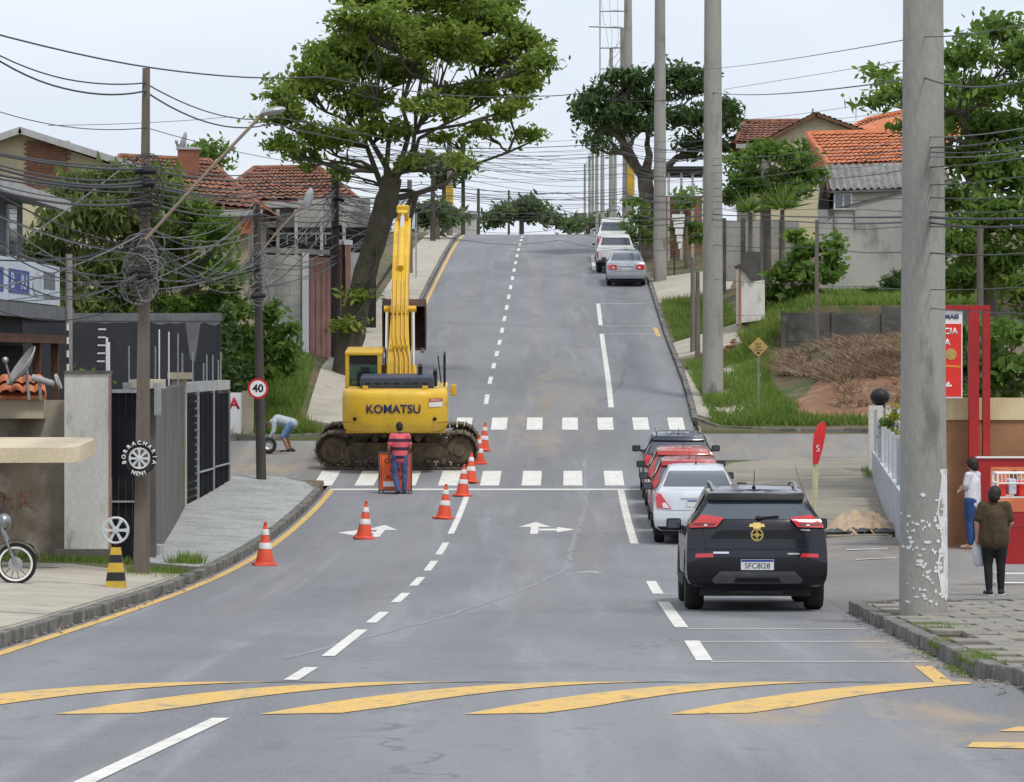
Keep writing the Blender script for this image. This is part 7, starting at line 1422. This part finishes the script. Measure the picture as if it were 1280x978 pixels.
# grass
def grass(label,areas,dens,h,mat='grass_blade',name='grass',wd=.012,thin=0,lean=.35):
    Cs=[];Us=[];Vs=[];vs=[]
    for (poly,kd,kh) in areas:
        xs=[p[0] for p in poly]; ys=[p[1] for p in poly]; A=(max(xs)-min(xs))*(max(ys)-min(ys)); n=int(A*dens*kd); X=rng.uniform(min(xs),max(xs),n); Yy=rng.uniform(min(ys),max(ys),n); ins=np.zeros(n,bool); j=len(poly)-1
        for i in range(len(poly)):
            a,b=poly[i],poly[j]; c=((a[1]>Yy)!=(b[1]>Yy))&(X<(b[0]-a[0])*(Yy-a[1])/(b[1]-a[1]+1e-12)+a[0]); ins^=c; j=i
        X,Yy=X[ins],Yy[ins]; pat=np.array([mnoise.noise((x*.9,y*.45,5)) for x,y in zip(X,Yy)]); keep=pat+rng.normal(size=len(X))*.15>thin-.5; X,Yy,pat=X[keep],Yy[keep],pat[keep]
        if not len(X): continue
        Z=np.array([gz(x,y) for x,y in zip(X,Yy)])-.05; H=h*kh*rng.uniform(.5,1.2,len(X))*(1+.5*pat); C=np.stack([X,Yy,Z],1)
        U=np.stack([rng.normal(size=len(X))*lean*H,rng.normal(size=len(X))*lean*H,H*(.35/lean)],1); an=rng.uniform(0,math.pi,len(X)); V=np.stack([np.cos(an),np.sin(an),0*an],1)*wd*rng.uniform(.7,1.5,(len(X),1)); Cs.append(C);Us.append(U);Vs.append(V);vs.append(np.clip(.5+.45*pat+rng.normal(size=len(X))*.15,0,1))
    o=quads(name,np.concatenate(Cs),np.concatenate(Us),np.concatenate(Vs),np.concatenate(vs),M[mat],None,tri=True); tag(o,label,'grass' if mat=='grass_blade' else 'brush'); return stuff(o)
grass('long green grass on the bank beside the side street',[([(-11,100.6),(xl(101)-.9,100.6),(xl(103)-1.7,103),(xl(112)-1.9,112),(-8,113.5),(-11,113)],1,1)],330,.36,wd=.022,thin=.2)
X=xr(110)
grass('bright green grass of the right hand verge and slope',[([(xr(104)+.5,102.6),(xr(104)+3.4,102.3),(xr(110)+2.6,108),(xr(114)+2.6,113),(xr(117)+3.2,117.3),(xr(121)+2.9,121),(xr(118)+.3,118),(xr(112)+.35,112)],1,1),([(xr(104)+.5,102.3),(14,102.2),(14,102.9),(xr(104)+2,103.6)],1,.8),([(xr(129)+.3,128.3),(xr(146)+.3,146.5),(xr(146)+2.2,146.5),(xr(129)+2.8,128.3)],.9,1.2),([(7.6,117.8),(8.6,117.8),(8.5,124),(7.6,124)],1,1.3)],300,.30,wd=.022,thin=.28)
grass('mown green grass terrace behind the block wall',[([(8.6,118.2),(16,118.2),(17,135.5),(8.8,135.5)],1,1)],150,.28,wd=.03)
grass('straggly weeds along the left kerb and wall foot',[([(-9.5,59.3),(-6.2,60.2),(-6.2,61.3),(-9.5,61.9)],.9,.8),([(-5.9,55.3),(-5.15,55.0),(-5.1,58.6),(-5.6,59.3),(-6.1,58.8)],.9,.8),([(-5.75,60.3),(-5.1,60.3),(-5.1,61.8),(-5.4,62)],1.5,1.4),([(-9.5,53.5),(-7.2,53.5),(-7.2,55),(-9.5,55)],.0001,.6)],420,.16,thin=.42)
rk2=xr(36)
grass('tufts of grass in the cracks of the right pavement and kerb',[([(xr(33)-.15,32.2),(xr(33)+.25,32.2),(xr(33)+.3,34),(xr(33)-.1,34)],3,.9),([(xr(36)-.12,35.4),(xr(36)+.2,35.4),(xr(36)+.2,36.6),(xr(36)-.1,36.6)],2,.7),([(xr(39)+.18,38.4),(xr(39)+.75,38.4),(xr(39)+.6,40.2),(xr(39)+.2,40.2)],2.5,.8),([(5.4,37.4),(6.0,37.4),(6.0,38.4),(5.4,38.4)],2,.7),([(8.6,89.5),(8.9,89.5),(9.0,91.5),(8.7,91.5)],3,2)],420,.11,wd=.008,thin=.35)
mk('red_earth',(.24,.12,.068),.95,(.19,.11,.068),s=1.2,c3=(.30,.21,.13),s3=2.2,bump=.8,bs=9)
struct(drape('bare_earth',[(xr(104)+3.0,103.3),(14.5,102.9),(14.5,108.5),(xr(108)+4.0,108.5),(xr(106)+3.0,106)],M['red_earth'],off=.02,fn=gz,xcuts=(9,10,11,12,13)))
grass('heap of dry brown brushwood and cut stalks on the earth mound',[([(xr(108)+4.2,107.5),(14.5,106.5),(14.5,117.2),(xr(115)+3.3,117.2),(xr(112)+3.0,112)],1,1),([(xr(106)+4,104.5),(14.5,104.2),(14.5,107),(xr(108)+4.4,107.5)],.5,.8)],420,.6,'dry_stalk','dry_brush',.02,thin=.3,lean=.8)
# fallen leaves and litter along the right kerb
rr=random.Random(12); mb=MB()
for k in range(260):
    y=rr.uniform(28.5,46); x=xr(y)-abs(rr.gauss(.0,.14))+.02; s=rr.uniform(.012,.035); a=rr.uniform(0,6); z=rz(y)+.012; mb.add([(x+math.cos(a+q)*s,y+math.sin(a+q)*s*1.6,z+rr.uniform(0,.015)) for q in(0,1.4,3.1,4.5)],[(0,1,2,3)])
mk('litter',(.16,.12,.08),.9,(.30,.27,.22),s=14,lo=.45,hi=.55); o=stuff(mb.build('gutter_litter',M['litter'])); tag(o,'dry leaves and grit collected in the right hand gutter','litter')
mb=MB()
for k in range(240):
    y=rr.uniform(38,60); x=xl(y)+abs(rr.gauss(0,.07)); s=rr.uniform(.012,.04); a=rr.uniform(0,6); z=rz(y)+.012; mb.add([(x+math.cos(a+q)*s,y+math.sin(a+q)*s*1.6,z+rr.uniform(0,.02)) for q in(0,1.4,3.1,4.5)],[(0,1,2,3)])
o=stuff(mb.build('gutter_litter',M['litter'])); tag(o,'dark grit and litter collected along the left hand kerb','litter')
# ------------------------------------------------------------------ overhead cables
CNT=[0]
def wire(pts,r=.013,sag=0,mat='cable',label='thin black cable slung across the street',group='cables slung over the street',n=14,seed=None):
    # pts: (px,py,Y) anchors; parabolic sag in metres on each span
    P=[at(*p) for p in pts]; Q=[]
    for i,(a,b) in enumerate(zip(P,P[1:])):
        for k in range(n+(1 if i==len(P)-2 else 0)):
            t=k/n; q=a.lerp(b,t); q.z-=sag*4*t*(1-t); Q.append(q)
    if seed is not None:
        for i,q in enumerate(Q): q.z+=.03*mnoise.noise((q.x*.9,seed,0))
    mb=MB(); mb.tube(Q,r*.72,5,cap=False); o=mb.build('cable',M[mat],smooth=True); tag(o,label,'cable',group); return o
rr=random.Random(21)
G1=('black cable high across the pale sky over the street','high cables across the sky')
wire([(-30,36,52),(400,96,75),(720,117,112),(893,116,108)],.02,.25,label=G1[0],group=G1[1],seed=1); wire([(893,116,108),(1154,98,43.0),(1320,90,30)],.014,.12,label=G1[0],group=G1[1],seed=2)
wire([(-30,54,52),(181,104,56.3),(345,146,75),(700,196,150)],.016,.22,label=G1[0],group=G1[1],seed=3); wire([(-30,58,52),(181,114,56.2),(340,155,75),(690,205,150)],.02,.28,label=G1[0],group=G1[1],seed=4)
wire([(-30,130,52),(183,160,56.3),(420,206,117)],.01,.15,label=G1[0],group=G1[1]); wire([(60,157,80),(290,146,100)],.01,.05,label=G1[0],group=G1[1])
wire([(880,87,108),(1154,46,43.0),(1320,20,30)],.009,.05,label=G1[0],group=G1[1]); wire([(905,112,108),(1154,72,80)],.009,.0,label=G1[0],group=G1[1])
for a,b in((150,118),(158,135),(164,141)): wire([(930,a,168),(1150,b,120)],.012,.1,label=G1[0],group=G1[1])
# lines up the hill, far poles
G2=('thin dark cable strung across the far end of the street','far cables across the road')
for k in range(20):
    y0=rr.uniform(178,262); y1=y0+rr.uniform(-14,26); wire([(rr.choice([419,425]),y0+rr.uniform(-4,8),117),(541+rr.uniform(-20,20),(y0*.45+y1*.55)+rr.uniform(-2,6),150),(778+rr.uniform(0,8),y1+rr.uniform(-3,3),rr.choice([170,190,196])),(891,y1+rr.uniform(-2,10),108.2)],rr.choice([.012,.014,.018,.024]),rr.uniform(.1,.4),label=G2[0],group=G2[1],seed=k)
for k in range(9):
    wire([(579+rr.uniform(-3,3),178+9*k,205),(738,206+7*k+rr.uniform(-4,4),288)],.02,.3,label=G2[0],group=G2[1])
for k in range(4): wire([(783,36+k*9,196),(764,62+k*12,215),(741,172+k*6,268),(731,207+k*5,310)],.02,.25,label='grey power line running along the hilltop pole row',group='hilltop power lines',mat='cable_grey')
for k in range(3): wire([(752+10*k,0,197),(757+8*k,30+8*k,200),(764,60,215)],.012,.5,label='grey power line running along the hilltop pole row',group='hilltop power lines',mat='cable_grey')
# bundles from the right hand poles across the gardens
G3=('dark cable stretched from the corner pole towards the thick pole','cables between the right hand poles')
for y0,y1,y2,r in [(198,172,150,.012),(207,184,160,.016),(217,190,172,.012),(226,196,180,.012),(236,210,190,.014),(246,232,212,.012),(252,246,240,.012),(262,262,258,.012),(268,271,270,.026),(275,277,276,.022),(283,284,283,.012),(306,316,312,.016),(350,362,355,.01),(395,386,392,.009)]:
    wire([(891,y0,108.1),(1021 if r<.02 else 955,(y0+y1)/2+rr.uniform(-2,3),100),(1154,y1,43.2),(1330,y2,36)],r*.8,rr.uniform(.02,.07),label=G3[0],group=G3[1],mat='cable_grey' if rr.random()<.3 else 'cable',seed=y0)
for k,(y0,y1) in enumerate([(262,268),(270,274),(240,262),(286,292),(300,306)]): wire([(419,y0-20,117),(541,y0-8,150),(700,y0,150),(891,y1,108.1)],.022 if k<2 else .013,.3,label=G3[0],group=G3[1],seed=40+k)
# low-voltage bundle from the left edge past the square pole to the timber pole
G4=('black cable of the heavy bundle past the weathered square pole','heavy cable bundle on the left')
for k in range(8):
    y=182+7*k; wire([(-40,y+rr.uniform(-4,2),44),(181,y+24+rr.uniform(-3,3),56.2),(325,y+36,88.5),(419,y+44+rr.uniform(-3,3),117),(512,y+48,163)],rr.choice([.012,.018,.026]),rr.uniform(.05,.16),label=G4[0],group=G4[1],seed=60+k)
# telecom tangle: left edge -> square pole -> speed sign pole -> timber pole
G5=('sagging grey telecom cable tied to the weathered square pole','sagging telecom cables left of the square pole'); G6=('slack telecom cable between the square pole and the speed sign pole','slack cables between the left poles'); G7=('crossing telecom cable between the speed sign pole and the timber pole','crossing cables before the timber pole')
for k in range(17):
    y0=rr.uniform(222,392); wire([(-30,y0,rr.uniform(46,54)),(177+rr.uniform(-3,3),rr.uniform(290,368),56.15)],rr.choice([.009,.011,.014,.018]),rr.uniform(.05,.45),label=G5[0],group=G5[1],mat=rr.choice(['cable','cable_grey','cable']),seed=80+k)
for k in range(20):
    wire([(178+rr.uniform(-3,4),rr.uniform(255,368),56.15),(319+rr.uniform(-3,3),rr.uniform(255,362),88.5)],rr.choice([.010,.012,.016]),rr.uniform(.1,.75),label=G6[0],group=G6[1],mat=rr.choice(['cable','cable_grey','cable_grey']),seed=110+k)
for k in range(22):
    wire([(319+rr.uniform(-3,3),rr.uniform(262,372),88.5),(419+rr.uniform(-3,3),rr.uniform(235,330),117),(505+rr.uniform(-12,12),rr.uniform(232,300),150)],rr.choice([.012,.016,.02]),rr.uniform(.05,.45),label=G7[0],group=G7[1],mat=rr.choice(['cable','cable_grey','cable_grey']),seed=140+k)
for a,b in [((30,300,54),(160,205,56)),((165,196,56),(120,215,60)),((10,285,50),(150,372,57))]: wire([a,b],.016,.02,label='straight stay cable braced near the weathered square pole',group='stay cables',mat='cable_grey')
# coils and splice boxes at the poles
def tangle(label,px,pys,Y,w_,n,seed):
    r_=random.Random(seed); c=at(px,pys[0],Y); t=thing('cable_coil',label,'cable coil',c); mb=MB()
    for k in range(n):
        p=at(px+r_.uniform(-w_,w_),r_.uniform(*pys),Y-r_.uniform(.05,.2)); ra=r_.uniform(.06,.26); rb=ra*r_.uniform(.4,1.5); a0=r_.uniform(0,6); tl=r_.uniform(-.5,.5)
        mb.tube([p+Vector((math.cos(a0+q*.5)*ra+math.sin(q*1.1)*.02,math.sin(tl)*.05*q*.2,math.sin(a0+q*.5)*rb)) for q in range(r_.randint(6,14))],r_.choice([.009,.012,.016]),5,cap=False)
    mb.build('loops',M['cable_grey' if seed%2 else 'cable'],t,world=True)
    for k in range(3):
        p=at(px+r_.uniform(-w_*.6,w_*.6),r_.uniform(*pys),Y-.18); mb=MB(); mb.tube([p+Vector((-.16,0,.0)),p+Vector((.16,0,r_.uniform(-.08,.08)))],.055,8); mb.build('splice_box',M['black_plastic'],t,world=True)
tangle('thick tangle of cable coils wrapped round the weathered square pole',178,(305,365),56.2,11,34,1); tangle('black splice boxes and coils on the weathered square pole above the tangle',181,(195,260),56.2,5,14,2); tangle('cable coils and splice boxes on the speed sign pole',321,(310,372),88.4,8,22,3); tangle('tangle of cables near the top of the timber pole',419,(225,330),116.7,10,20,4)
